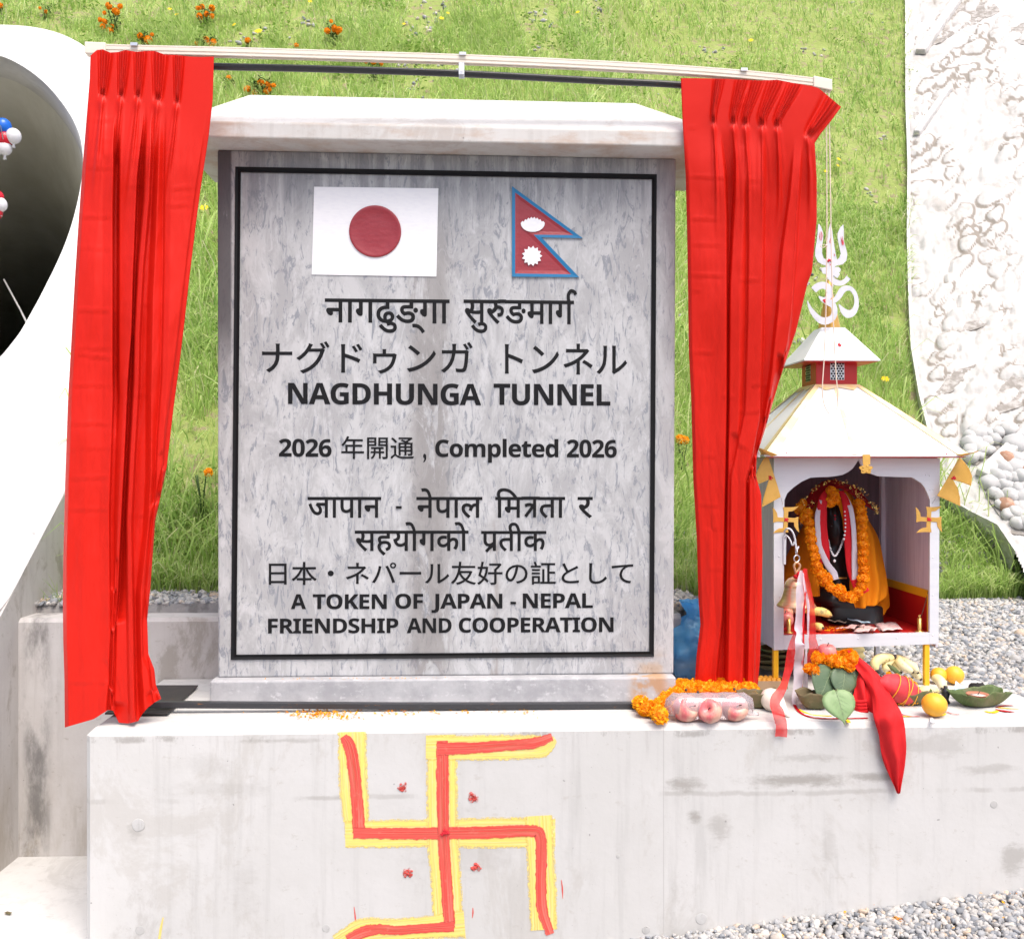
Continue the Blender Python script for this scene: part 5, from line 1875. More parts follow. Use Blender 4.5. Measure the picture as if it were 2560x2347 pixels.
tri = mb.build('trident_and_om', m_wplate, shrine)
mb = MB()
mb.prism([op(580, 605, .003), op(618, 635, .003), op(590, 680, .003), op(548, 650, .003)], VN * .0028)
mb.build('bindu', m_wplate, tri)
for (x, y, r_) in ((508, 500, 26), (454, 905, 20), (462, 925, 14)):
    b = MB()
    dab(b, op(x, y, .002), r_ * K7, seed=x)
    b.build('red_dab', m_tika, tri)
b = MB()
for pth in ([(420, 195), (432, 240), (425, 295)], [(412, 205), (410, 250), (414, 300)], [(622, 255), (636, 300), (655, 340)], [(640, 250), (648, 300), (660, 345)], [(630, 290), (640, 330), (640, 345)], [(520, 270), (512, 310), (522, 320)], [(512, 520), (516, 545), (514, 552)], [(556, 430), (562, 445), (560, 455)]):
    b.sheet(ribbon([op(*q, d=.0022) for q in pth], [1.5 * K7, 9 * K7, 2 * K7], -VN, edge=.0006, seed=pth[0][0]))
b.build('red_smear', m_tika, tri, recalc=False)
b = MB()
dab(b, P(*z7(608, 1364), 3.62), 30 * 3.605 / F / 4.107)
b.build('red_dab', m_tika, ur)
for x, y in ((325, 36), (1558, 45)):
    b = MB()
    dab(b, P(*z4(x, y), 3.389), .004)
    b.build('red_dab', m_tika, roof)
# golden cut-outs
def plate_part(name, pts_, d, mat, par, th=.002, conv=z4):
    b_ = MB()
    b_.prism([P(*conv(*q), d) for q in pts_], VN * th)
    return b_.build(name, mat, par, bevel=.0006, seg=1)
def dash(par, pts_, d):
    b_ = MB()
    for i in range(len(pts_) - 1):
        a, c = P(*z4(*pts_[i]), d), P(*z4(*pts_[i + 1]), d)
        nn = max(2, int((c - a).length / .007))
        for k in range(nn):
            q, r_ = a.lerp(c, (k + .2) / nn), a.lerp(c, (k + .7) / nn)
            b_.tube([q, r_], .0008, 4)
    b_.build('embossed_edge', m_gold, par)
fl1 = plate_part('gold_flag', [(184, 56), (150, 84), (118, 140), (96, 195), (76, 286), (130, 270), (191, 245), (168, 320), (148, 390), (137, 457), (208, 418), (284, 376), (262, 300), (214, 150)], 3.45, m_gold, shrine)
fl2 = plate_part('gold_flag', [(1660, 70), (1700, 108), (1738, 165), (1758, 216), (1750, 292), (1690, 268), (1613, 246), (1648, 312), (1664, 380), (1667, 448), (1590, 412), (1487, 366), (1560, 246), (1620, 140)], 3.45, m_gold, shrine)
dash(fl2, [(1668, 92), (1712, 135), (1744, 215), (1738, 278), (1640, 244)], 3.4495)
dash(fl2, [(1632, 262), (1652, 340), (1655, 428), (1505, 364)], 3.4495)
dash(fl1, [(172, 84), (120, 160), (90, 270), (180, 238)], 3.4495)
dash(fl1, [(196, 258), (164, 360), (150, 436), (270, 372)], 3.4495)
b = MB()
b.tube([P(*z4(284, 376), 3.455), P(*z4(300, 432), HD - .002)], .0013, 5)
b.tube([P(*z4(1488, 366), 3.455), P(*z4(1452, 425), HD - .002)], .0013, 5)
b.build('flag_stay', m_zinc, shrine)
for par, x, y in ((fl1, 204, 230), (fl2, 1614, 228)):
    b = MB()
    dab(b, P(*z4(x, y), 3.449), 22 * 3.455 / F / 3.08)
    b.build('red_dab', m_tika, par)
def sway(cx, cy, s, flip=1):
    # four hooked arms as one outline
    arm = [(-17, -17), (-14, -60), (-22, -98), (18, -96), (60, -98), (99, -104), (80, -84), (52, -66), (20, -62), (17, -17)]
    out = []
    for k in range(4):
        c_, s_ = math.cos(k * math.pi / 2), math.sin(k * math.pi / 2)
        out += [(cx + s * (x * c_ - y * s_), cy + s * (x * s_ + y * c_)) for x, y in arm[:-1]]
    return out
for cx, cy in ((322, 552), (1424, 550)):
    pt = sway(cx, cy, 1.0)
    w_ = plate_part('gold_emblem', pt, HD - .0025, m_gold, shrine)
    b = MB()
    dab(b, P(*z4(cx + 3, cy), HD - .004), 24 * HD / F / 3.08, seed=cx)
    b.build('red_dab', m_tika, w_)
b = MB()
b.prism([P(*z4(x, y), 3.385) for x, y in ((914, 49), (973, 49), (972, 128), (916, 128))], VN * .002)
cc = (940, 160)
ptz = [(cc[0] + (47 + 8 * math.cos(a * 5)) * math.sin(a), cc[1] - 36 * (1 + .16 * math.cos(a * 5)) * math.cos(a)) for a in [2 * math.pi * k / 40 for k in range(40)]]
b.prism([P(*z4(*q), 3.3835) for q in ptz], VN * .0014)
for k in range(5):
    a = k * 2 * math.pi / 5 + .3
    b.ell(P(*z4(cc[0] + 28 * math.sin(a), cc[1] + 22 * math.cos(a)), 3.383), (.003, .002, .003), nu=8, nv=6)
b.build('gold_pendant', m_gold, shrine)
# bell hook
b = MB()
b.prism([hp(x, y, .005) for x, y in ((303, 664), (327, 664), (322, 895), (305, 895))], VN * .004)
HKD = 3.43
def kp(x, y, d=HKD):
    return P(*z4(x, y), d)
b.tube(catmull([kp(314, 668, HD - .006), kp(312, 640, 3.455), kp(332, 620), kp(356, 624), kp(376, 650), kp(390, 690), kp(398, 740), kp(403, 780), kp(414, 770), kp(420, 756)], 5), .0033, 8)
b.tube(catmull([kp(318, 690, HD - .006), kp(330, 676, 3.46), kp(346, 690, 3.45), kp(362, 720, 3.44), kp(370, 745, 3.435), kp(382, 742, HKD), kp(384, 720, HKD)], 5), .0028, 8)
b.build('bell_hook', m_silver, shrine)

# ------------------------------------------------------------------ bell and its ribbons
m_brass = Mat('worn brass', (.74, .42, .24), .28, .8)
m_brass.mix(m_brass.noise(20, (1, 1, 6), 5, .65, .4, .65), (.78, .56, .34), .7)
m_brass.bump(8, .1, .001, (1, 1, 30))
BLD = 3.405
bt_ = P(*z4(404, 985), BLD)
kb = BLD / F / 3.08 * 1.005
bell = thing('bell', 'brass bell hanging from the white hook on the left front post of the shrine', 'bell', P(*z4(404, 1220), BLD))
b = MB()
pr = [(8, 0), (30, 4), (60, 20), (80, 44), (90, 66), (93, 74), (88, 80), (92, 90), (100, 130), (112, 170), (128, 200), (146, 222), (150, 232), (142, 238), (126, 216), (100, 175), (84, 100), (60, 40), (2, 30)]
b.lathe([(r_ * kb, -z * kb) for r_, z in pr], bt_, 36, close=True)
b.build('bell_body', m_brass, bell)
b = MB()
b.tube([bt_ - ZN * .03, bt_ - ZN * 250 * kb], .003, 8)
b.ell(bt_ - ZN * 262 * kb, (.011, .011, .013))
b.build('clapper', m_brass, bell)
b = MB()
def torus(mb_, c, rr, rt_, nrm, n=22):
    nrm = nrm.normalized()
    a = nrm.cross(ZN if abs(nrm.z) < .9 else UN).normalized()
    c2 = nrm.cross(a)
    mb_.tube([c + a * rr * math.cos(2 * math.pi * k / n) + c2 * rr * math.sin(2 * math.pi * k / n) for k in range(n + 1)], rt_, 7, cap=False)
torus(b, P(*z4(406, 850), BLD + .012), .0118, .0022, (-VN + UN * .3))
torus(b, P(*z4(404, 798), HKD), .008, .0026, UN)
b.build('ring', m_zinc, bell)
b = MB()
b.tube(catmull([P(*z4(404, 975), BLD), P(*z4(395, 940), BLD), P(*z4(385, 905), BLD), P(*z4(405, 880), BLD), P(*z4(432, 905), BLD), P(*z4(415, 945), BLD), P(*z4(404, 975), BLD)], 5), .0042, 8)
b.build('crown_loop', m_brass, bell)
def cloth_mat(name, c, a, tr=.35):
    m = Mat(name, c, .8, spec=.15)
    m.bump(420, .3, .0006)
    m.trans(tr)
    if a < 1:
        m.b.inputs['Alpha'].default_value = a
        tp = m.n('BsdfTransparent')
        mx = m.n('MixShader')
        mx.inputs[0].default_value = a
        out = m.t.nodes['Material Output']
        src = out.inputs[0].links[0].from_socket
        m.b.inputs['Alpha'].default_value = 1
        m.L(tp.outputs[0], mx.inputs[1])
        m.L(src, mx.inputs[2])
        m.L(mx.outputs[0], out.inputs[0])
    return m
m_rnet = cloth_mat('sheer red ribbon', (.74, .035, .035), .72)
m_wnet = cloth_mat('sheer white ribbon', (.78, .75, .82), .88)
m_rrib = cloth_mat('red ribbon', (.66, .02, .03), .95, .2)
def strip3(mb_, pts_, widths, conv, D, wav=.004, seed=0.0, dd=None):
    path = [P(*conv(x, y), (D if dd is None else dd[i]) + wav * nz(i * 1.3 + seed, 2)) for i, (x, y) in enumerate(pts_)]
    rows = ribbon(path, widths, -VN, edge=.0012, seed=seed, sub=7)
    for i, r_ in enumerate(rows):
        for k in range(4):
            r_[k] = r_[k] + VN * (.005 * nz(i * .22 + seed, k * .9) + (.003 if k in (0, 3) else -.002) * math.sin(i * .4 + seed))
    mb_.sheet(rows)
w3 = 3.335 / F / 2.06
knot = thing('ribbon', 'sheer red and white ribbons tied round the bell, hanging over the plinth edge', 'ribbon', P(*z4(420, 965), BLD - .03))
b = MB()
strip3(b, [(730, -60), (715, 20), (700, 130), (688, 250), (662, 350), (640, 450), (612, 560), (574, 622), (590, 690), (604, 740), (601, 806)], [20 * w3, 34 * w3, 30 * w3, 30 * w3, 44 * w3, 52 * w3, 52 * w3, 62 * w3, 56 * w3, 54 * w3, 58 * w3], z3, 3.2, .004, 3, [3.325, 3.31, 3.305, 3.3, 3.285, 3.245, 3.10, 3.04, 2.992, 2.988, 2.988])
strip3(b, [(722, -55), (735, 30), (752, 120), (758, 220), (764, 300), (772, 350), (760, 400), (768, 436)], [18 * w3, 40 * w3, 46 * w3, 44 * w3, 40 * w3, 52 * w3, 50 * w3, 58 * w3], z3, 3.3, .004, 9)
b.build('red_ribbon', m_rnet, knot, recalc=False)
b = MB()
strip3(b, [(706, -50), (700, 40), (702, 150), (694, 260), (700, 330), (692, 410), (694, 480), (684, 560), (670, 620), (682, 670), (668, 704)], [14 * w3, 38 * w3, 46 * w3, 44 * w3, 52 * w3, 50 * w3, 52 * w3, 44 * w3, 22 * w3, 20 * w3, 12 * w3], z3, 3.2, .004, 17, [3.313, 3.3, 3.295, 3.29, 3.2, 3.28, 3.265, 3.245, 3.225, 3.205, 3.1])
strip3(b, [(716, -40), (728, 60), (744, 130), (742, 240), (736, 340), (730, 440), (726, 578)], [8 * w3, 12 * w3, 16 * w3, 10 * w3, 12 * w3, 18 * w3, 30 * w3], z3, 3.29, .003, 27)
b.build('white_ribbon', m_wnet, knot, recalc=False)
b = MB()
strip3(b, [(730, 60), (722, 160), (716, 260), (720, 340), (712, 420), (708, 520), (706, 580), (707, 612)], [8 * w3, 12 * w3, 10 * w3, 12 * w3, 8 * w3, 10 * w3, 24 * w3, 3 * w3], z3, 3.28, .003, 37)
b.ell(P(*z4(432, 975), BLD - .04), (.014, .010, .012), jit=.35, nu=12, nv=8)
b.ell(P(*z4(405, 990), BLD - .035), (.011, .010, .008), jit=.35, nu=12, nv=8, seed=4)
b.build('knot', m_rrib, knot, recalc=False)

# ------------------------------------------------------------------ statue inside the shrine
m_blkst = Mat('black polished stone', (.018, .018, .020), .34, spec=.5)
m_blkst.bump(60, .15, .002)
SDp = 3.765                                         # statue axis
k4 = SDp / F / 3.08
SC = P(*z4(712, 700), SDp)
def sq(x, y, d=SDp):
    return P(*z4(x, y), d)
statue = thing('statue', 'black stone deity statue in the shrine wearing orange robe, red shawls and garland', 'statue', G(U(SC), SDp, zfl))
# one continuous body: rings from seat to crown, with a modelled face on the front
rings = [  # photo y in crop, half width, half depth, x shift, depth shift
    (1400, 205, 150, 120, 0), (1330, 205, 150, 118, 0), (1215, 202, 150, 116, 0), (1200, 196, 145, 110, 0), (1185, 190, 140, 30, -10), (1150, 190, 135, 12, -10), (1110, 165, 125, 15, -8), (1075, 120, 100, 25, 0), (1040, 80, 72, 30, 10), (980, 74, 64, 26, 14), (920, 82, 66, 14, 14), (860, 100, 68, 4, 14), (810, 108, 66, -2, 14),
    (780, 92, 60, -4, 12), (760, 60, 52, -4, 8), (742, 48, 48, -4, 2), (722, 52, 54, -6, -4), (700, 60, 62, -8, -8), (670, 66, 68, -8, -10), (640, 70, 70, -9, -10), (610, 72, 72, -10, -8), (580, 72, 72, -10, -6), (555, 71, 70, -10, -4), (530, 70, 68, -10, -2), (505, 74, 68, -10, 0), (480, 72, 64, -10, 2), (450, 62, 54, -10, 4), (425, 48, 42, -10, 6), (400, 30, 28, -10, 8), (380, 14, 14, -10, 10), (372, 2, 2, -10, 10)]
vs, NU = [], 48
for (y, hw, hd, dx, dd_) in rings:
    for k in range(NU):
        a = 2 * math.pi * k / NU
        cx_, sx_ = math.cos(a), math.sin(a)
        ex = 2 / (2.0 if y < 1195 else 6.0)
        px_ = math.copysign(abs(cx_) ** ex, cx_) * hw
        pd_ = math.copysign(abs(sx_) ** ex, sx_) * hd
        front_ = max(0.0, -sx_)
        f = 0.0
        xx = px_
        if 520 < y < 730 and front_ > .3:
            f += 20 * math.exp(-((xx) / 10) ** 2) * math.exp(-((y - 640) / 20) ** 2)            # nose
            f += 10 * math.exp(-((xx) / 8) ** 2) * math.exp(-((y - 605) / 28) ** 2)
            f += 9 * math.exp(-((xx) / 20) ** 2) * math.exp(-((y - 672) / 8) ** 2)              # lips
            f += 9 * math.exp(-((y - 578) / 8) ** 2) * math.exp(-((abs(xx) - 26) / 20) ** 2)    # brow
            f -= 8 * math.exp(-((y - 598) / 9) ** 2) * math.exp(-((abs(xx) - 26) / 12) ** 2)    # eye hollow
            f += 8 * math.exp(-((xx) / 18) ** 2) * math.exp(-((y - 705) / 12) ** 2)             # chin
        if 380 < y < 520:
            f += 5 * math.cos(a * 10)
        if 1080 < y < 1200:
            f += 40 * math.exp(-((abs(xx) - 120) / 60) ** 2) * front_                           # knees
        p = sq(712 + dx + px_, y)
        p = p + VN * ((pd_ + dd_) * k4 - f * k4 * (1 if front_ > 0 else 0))
        vs.append(p)
fs = [[i * NU + k, i * NU + (k + 1) % NU, (i + 1) * NU + (k + 1) % NU, (i + 1) * NU + k] for i in range(len(rings) - 1) for k in range(NU)]
fs.append(list(range(NU)))
b = MB()
b.add(vs, fs, True)
zb_ = min(v[2] for v in b.v)
b.v = [(v[0], v[1], max(v[2], zfl + .0005)) for v in b.v]
b.build('body', m_blkst, statue)
b = MB()
for sg in (-1, 1):
    b.ell(sq(702 + sg * 25, 600, SDp - 62 * k4), (9 * k4, 5 * k4, 5 * k4), nu=10, nv=8)
b.build('eye', Mat('dull eye', (.10, .10, .10), .3), statue)
b = MB()
for y_, s_ in ((520, 12), (545, 13), (585, 13)):
    dab(b, sq(702, y_, SDp - 68 * k4), s_ * k4, th=.001, seed=y_)
b.build('tilak', m_tika, statue)
m_oran = cloth_mat('orange robe cloth', (.80, .26, .008), 1.0, .25)
m_oran.bump(30, .2, .004)
def drape(name, cols, mat, par, seed=0.0, fold=.010, sub=8, label=None):
    """cols: list of columns, each a list of (x, y, depth) from top to bottom; surface through them with soft folds"""
    lines_ = [catmull([sq(x, y, d) for x, y, d in c_], sub) for c_ in cols]
    m_ = len(lines_[0])
    rows = []
    for i in range(m_):
        row_ = catmull([l_[i] for l_ in lines_], 7)
        n_ = len(row_)
        rows.append([p + VN * (fold * (.5 + .5 * i / m_) * nz(k * .33 + seed, i * .05, seed) + .004 * nz(k * .9 + seed, i * .22) + .45 * fold * (.3 + .7 * i / m_) * math.sin(k * .95 + seed + 1.6 * nz(i * .05, seed))) for k, p in enumerate(row_)])
    b_ = MB()
    b_.sheet(rows)
    return b_.build(name, mat, par, recalc=False, solid=.001, label=label)
robe = drape('robe', [[(640, 330, 3.705), (600, 470, 3.685), (560, 620, 3.675), (530, 800, 3.665), (570, 980, 3.645), (592, 1140, 3.625)],
               [(610, 320, 3.735), (560, 480, 3.725), (500, 640, 3.725), (440, 820, 3.725), (450, 1000, 3.685), (470, 1140, 3.645)],
               [(590, 350, 3.785), (500, 540, 3.805), (420, 700, 3.805), (350, 860, 3.805), (330, 1010, 3.755), (350, 1120, 3.685)],
               [(560, 400, 3.845), (470, 580, 3.865), (390, 720, 3.885), (310, 880, 3.885), (290, 1020, 3.845), (280, 1100, 3.765)]], m_oran, statue, 2, .022)
drape('robe', [[(770, 320, 3.705), (800, 480, 3.675), (850, 700, 3.655), (835, 900, 3.645), (820, 1080, 3.635), (866, 1236, 3.605)],
               [(800, 330, 3.725), (880, 500, 3.705), (940, 700, 3.685), (950, 900, 3.655), (960, 1080, 3.635), (950, 1222, 3.605)],
               [(820, 350, 3.765), (930, 520, 3.765), (1010, 680, 3.745), (1040, 880, 3.705), (1060, 1060, 3.665), (1045, 1190, 3.625)],
               [(830, 380, 3.825), (960, 560, 3.835), (1040, 700, 3.805), (1080, 880, 3.765), (1105, 1000, 3.725), (1118, 1110, 3.685)]], m_oran, statue, 7, .022)
drape('robe', [[(1010, 1080, 3.725), (1020, 1150, 3.715), (1030, 1240, 3.705), (1048, 1316, 3.705)], [(1060, 1060, 3.735), (1070, 1140, 3.725), (1080, 1210, 3.715), (1085, 1270, 3.705)],
               [(1110, 1060, 3.765), (1115, 1110, 3.755), (1120, 1160, 3.745), (1122, 1215, 3.735)]], m_oran, statue, 12, .004)
drape('head_cloth', [[(640, 330, 3.7), (610, 380, 3.675), (605, 440, 3.66), (625, 490, 3.655)], [(665, 300, 3.705), (635, 350, 3.68), (635, 410, 3.665), (645, 450, 3.66)],
                [(690, 300, 3.705), (690, 312, 3.685), (692, 330, 3.68), (692, 345, 3.675)], [(720, 310, 3.705), (745, 370, 3.68), (755, 440, 3.665), (755, 540, 3.66)], [(740, 330, 3.7), (768, 400, 3.675), (778, 500, 3.66), (765, 640, 3.655)]], m_oran, statue, 4, .003)
def shawl(pts_, wd, mat, dep, seed, nm):
    b_ = MB()
    path = [sq(x, y, d) for (x, y), d in zip(pts_, dep)]
    rows = ribbon(path, [w_ * k4 for w_ in wd], -VN, edge=.0006, seed=seed, sub=8)
    for i, r_ in enumerate(rows):
        for k in range(4):
            r_[k] += VN * (.003 * nz(i * .3 + seed, k))
    b_.sheet(rows)
    return b_.build(nm, mat, statue, recalc=False, solid=.0008)
shawl([(650, 330), (610, 400), (596, 520), (600, 640), (612, 760), (618, 890)], [50, 70, 84, 84, 90, 84], m_rrib, [3.69, 3.655, 3.635, 3.625, 3.62, 3.615], 1, 'red_shawl')
shawl([(590, 400), (566, 520), (570, 640), (580, 750), (640, 890), (690, 960), (708, 1012)], [20, 40, 40, 40, 46, 52, 42], m_wnet, [3.653, 3.633, 3.623, 3.618, 3.61, 3.605, 3.6], 5, 'white_border')
shawl([(745, 330), (785, 420), (800, 560), (806, 700), (815, 850), (838, 960), (900, 1080), (925, 1120)], [40, 60, 66, 66, 66, 72, 100, 90], m_rrib, [3.69, 3.655, 3.635, 3.625, 3.615, 3.605, 3.575, 3.567], 9, 'red_shawl')
shawl([(770, 350), (820, 460), (842, 600), (850, 740), (852, 880), (862, 1028)], [24, 36, 36, 38, 44, 62], m_wnet, [3.68, 3.645, 3.627, 3.617, 3.607, 3.593], 13, 'white_border')
m_tin = Mat('gold tinsel', (.86, .60, .16), .22, .9).m
m_chun = cloth_mat('sheer red veil', (.42, .012, .014), .7, .2)
drape('veil', [[(560, 300, 3.805), (500, 360, 3.785), (440, 470, 3.765), (400, 530, 3.745)], [(600, 260, 3.785), (540, 320, 3.745), (480, 420, 3.715), (430, 560, 3.685)], [(700, 245, 3.785), (700, 268, 3.725), (700, 290, 3.705), (700, 312, 3.695)],
               [(800, 280, 3.765), (840, 330, 3.725), (880, 380, 3.705), (930, 440, 3.685)], [(850, 280, 3.805), (910, 350, 3.775), (960, 410, 3.755), (1000, 480, 3.725)]], m_chun, statue, 21, .004)
b = MB()
for arc in ([(400, 520), (450, 420), (500, 350), (560, 300), (640, 262), (720, 255), (800, 300), (870, 350), (940, 400), (1000, 450), (1030, 500)], [(440, 560), (470, 500), (500, 440), (540, 400)], [(780, 250), (850, 290), (900, 310), (950, 360)], [(440, 520), (460, 560), (440, 590)], [(990, 420), (1010, 460), (1020, 500)], [(1000, 440), (1030, 470), (1020, 490)]):
    for i in range(len(arc) - 1):
        for k in range(13):
            t = random.random()
            x, y = arc[i][0] + (arc[i + 1][0] - arc[i][0]) * t + random.uniform(-14, 14), arc[i][1] + (arc[i + 1][1] - arc[i][1]) * t + random.uniform(-14, 14)
            c = sq(x, y, 3.68 + random.uniform(-.01, .01))
            d = Vector((random.uniform(-1, 1), random.uniform(-1, .4), random.uniform(-1, 1))).normalized() * random.uniform(.003, .008)
            s_ = d.cross(VN).normalized() * .0009
            b.add([c - s_, c + s_, c + d + s_, c + d - s_], [[0, 1, 2, 3]])
b.build('tinsel', m_tin, statue, recalc=False)
b = MB()
nk = catmull([sq(648, 708, 3.66), sq(660, 760, 3.635), sq(680, 810, 3.62), sq(700, 832, 3.615), (sq(722, 805, 3.62)), sq(748, 750, 3.635), sq(762, 710, 3.66)], 5)
for p in nk:
    for q in (0, 1):
        b.ell(p + UN * (q - .5) * .004 + ZN * random.uniform(-.001, .001), (.0022, .0022, .0022), nu=7, nv=5)
b.ell(sq(697, 868, 3.608), (.0052, .003, .0062), nu=10, nv=7)
for k in range(8):
    b.ell(sq(776 - 1.5 * k + 10 * math.sin(k * .4), 490 + k * 30, 3.625), (.003 + .0006 * k * .4,) * 3, nu=7, nv=5)
b.build('necklace', m_white, statue)
b = MB()
b.tube([sq(650, 1002, 3.655), sq(700, 1000, 3.635), sq(790, 1000, 3.655)], .003, 6)
b.build('waist_cord', m_gold, statue)
gl = thing('garland', 'long orange marigold garland hung around the neck of the black statue', 'garland', sq(740, 1180, 3.575), 'marigold garlands')
gp = [(668, 330, 3.675), (690, 372, 3.665), (665, 410, 3.665), (705, 400, 3.665), (450, 430, 3.705), (485, 500, 3.665), (500, 575, 3.64), (508, 640, 3.625), (516, 705, 3.615), (530, 770, 3.605), (545, 835, 3.595), (560, 905, 3.585), (590, 965, 3.58), (620, 1020, 3.575), (665, 1070, 3.57), (715, 1105, 3.565), (770, 1140, 3.563), (830, 1148, 3.563), (880, 1110, 3.565), (905, 1060, 3.571), (918, 1000, 3.575), (922, 935, 3.585), (916, 870, 3.593), (920, 805, 3.6), (918, 740, 3.61), (912, 675, 3.62), (910, 610, 3.63), (908, 545, 3.64), (904, 485, 3.655), (885, 430, 3.68), (430, 470, 3.695), (470, 540, 3.655), (560, 940, 3.592), (640, 1000, 3.58), (740, 1090, 3.569)]
for x, y, d in gp:
    head(gl, sq(x, y, d), random.uniform(.0205, .0245), name='flower_head')

# ------------------------------------------------------------------ offerings inside the shrine
m_ban = Mat('ripe banana', (.80, .58, .17), .5, spec=.35)
m_ban.mix(m_ban.noise(30, (1, 1, 1), 6, .75, .56, .61), (.06, .03, .012), .9)
m_ban.mix(m_ban.noise(7, detail=3, lo=.5, hi=.7), (.78, .66, .30), .6)
m_pban = Mat('pale banana', (.80, .66, .30), .5, spec=.35)
m_pban.mix(m_pban.noise(7, detail=5, rough=.6, lo=.4, hi=.6), (.74, .68, .46), .8)
m_pban.mix(m_pban.noise(46, detail=6, rough=.75, lo=.58, hi=.63), (.16, .09, .03), .85)
m_btip = Mat('banana tip', (.06, .045, .035), .8).m
def banana(par, pts_, r, mat, name='banana', lab=None, cat='fruit', grp=None):
    path = catmull(pts_, 6)
    n_ = len(path)
    prof = [r * (1 - (abs(2 * i / (n_ - 1) - 1.02)) ** 3.2 * .72) for i in range(n_)]
    b_ = MB()
    b_.tube(path, prof, 12)
    if par is None:
        o = thing('banana', lab, cat, sum(path, Vector()) / n_, grp)
        b_.build('peel', mat, o)
        t_ = MB()
        dv = (path[-1] - path[-2]).normalized()
        t_.tube([path[-1] - dv * .0005, path[-1] + dv * .005], [r * .32, r * .26], 8)
        t_.build('tip', m_btip, o)
        return o
    o = b_.build(name, mat, par)
    t_ = MB()
    dv = (path[-1] - path[-2]).normalized()
    t_.tube([path[-1] - dv * .0005, path[-1] + dv * .005], [r * .34, r * .28], 8)
    t_.build('tip', m_btip, o)
    return o
banana(None, [sq(470, 1262, 3.565), sq(540, 1255, 3.555), sq(610, 1262, 3.545), (sq(672, 1290, 3.545))], .0165, m_ban, lab='spotted banana lying highest inside the shrine behind the ribbons', grp='bananas inside the shrine')
banana(None, [sq(500, 1382, 3.605), sq(540, 1374, 3.565), sq(580, 1376, 3.525), sq(606, 1384, 3.51)], .0155, m_ban, lab='spotted banana with its dark end towards the viewer, below another banana', grp='bananas inside the shrine')
def apple(loc, r, mat, lab=None, par=None, grp=None, tilt=0.0, stem=True, name='apple', cat='fruit'):
    rt_ = Matrix.Rotation(tilt, 3, 'X') @ Matrix.Rotation(random.uniform(-.4, .4), 3, 'Y')
    o = thing(name, lab, cat, Vector(loc) - Vector((0, 0, r)), grp)
    pf = [(.02, .62), (.16, .70), (.36, .86), (.62, .92), (.86, .72), (1.0, .30), (1.0, -.10), (.88, -.52), (.62, -.84), (.36, -.94), (.16, -.88), (.02, -.82)]
    b_ = MB()
    b_.lathe([(a * r, z * r * .96) for a, z in pf], loc, 28, rt_, wob=.06, seed=loc[0] * 40)
    b_.build('skin', mat, o)
    if stem:
        b_ = MB()
        b_.tube([Vector(loc) + rt_ @ Vector((0, 0, r * .58)), Vector(loc) + rt_ @ Vector((r * .08, 0, r * .85)), Vector(loc) + rt_ @ Vector((r * .22, 0, r * 1.12))], [.0016, .0013, .0018], 6)
        b_.build('stem', m_btip, o)
    return o
def fruit_mat(name, a, b_, lo=.4, hi=.62, st=(1, 1, .4)):
    m = Mat(name, a, .32, spec=.45)
    m.mix(m.noise(22, st, 5, .6, lo, hi), b_, .85)
    m.mix(m.noise(220, detail=2, lo=.66, hi=.70), (.72, .58, .42), .5)
    return m
m_apple = fruit_mat('red apple skin', (.55, .06, .07), (.74, .40, .24))
m_pom = fruit_mat('pink pomegranate skin', (.60, .12, .13), (.70, .26, .22))
apple(sq(322, 1318, 3.545), .029, m_pom, 'pink pomegranate inside the shrine behind the left incense holder', name='pomegranate')
apple(sq(330, 1268, 3.605), .024, m_apple, 'pink red apple resting above the pomegranate in the left corner of the shrine')
m_brs2 = Mat('brass holder', (.70, .44, .13), .32, .8)
m_brs2.bump(140, .2, .001)
m_stick = Mat('incense stick', (.10, .07, .05), .8).m
m_match = Mat('bamboo splint', (.74, .50, .16), .7).m
for i, (x, y0, y1, lab) in enumerate(((345, 1322, 1430, 'brass incense holder in the left front corner of the shrine'), (1352, 1296, 1404, 'brass incense holder with a long dark stick in the right front corner of the shrine'))):
    d = HD + .035
    c = sq(x, y1, d)
    c.z = zfl + .0005
    t = thing('incense_holder', lab, 'incense holder', c, 'brass incense holders')
    hgt = (y1 - y0) * d / F / 3.08
    b = MB()
    b.lathe([(.017, 0), (.017, .003), (.0085, .004), (.008, .006), (.008, hgt), (.0066, hgt), (.0066, hgt - .006), (.0001, hgt - .006)], c, 20)
    b.build('holder', m_brs2, t)
    b = MB()
    for k in range(5):
        a = random.uniform(0, 6.3)
        b.tube([c + Vector((0, 0, hgt - .005)), c + Vector((.006 * math.cos(a), .006 * math.sin(a), hgt + random.uniform(.006, .014)))], .0008, 5)
    b.build('splint', m_match, t)
    if i:
        b = MB()
        b.tube([c + Vector((.002, 0, hgt - .004)), sq(1385, 1230, d), sq(1421, 1096, d)], .0014, 6)
        b.build('stick', m_stick, t)
m_note = []
for nm, c1, c2 in (('pink banknote', (.70, .50, .47), (.56, .32, .30)), ('blue banknote', (.50, .62, .70), (.28, .42, .55)), ('brown banknote', (.48, .38, .30), (.32, .24, .19)), ('red banknote', (.76, .62, .60), (.68, .28, .28))):
    m = Mat(nm, c1, .8, spec=.2)
    m.mix(m.noise(60, (1, 1, 1), 5, .7, .42, .62), c2, .7)
    m_note.append(m)
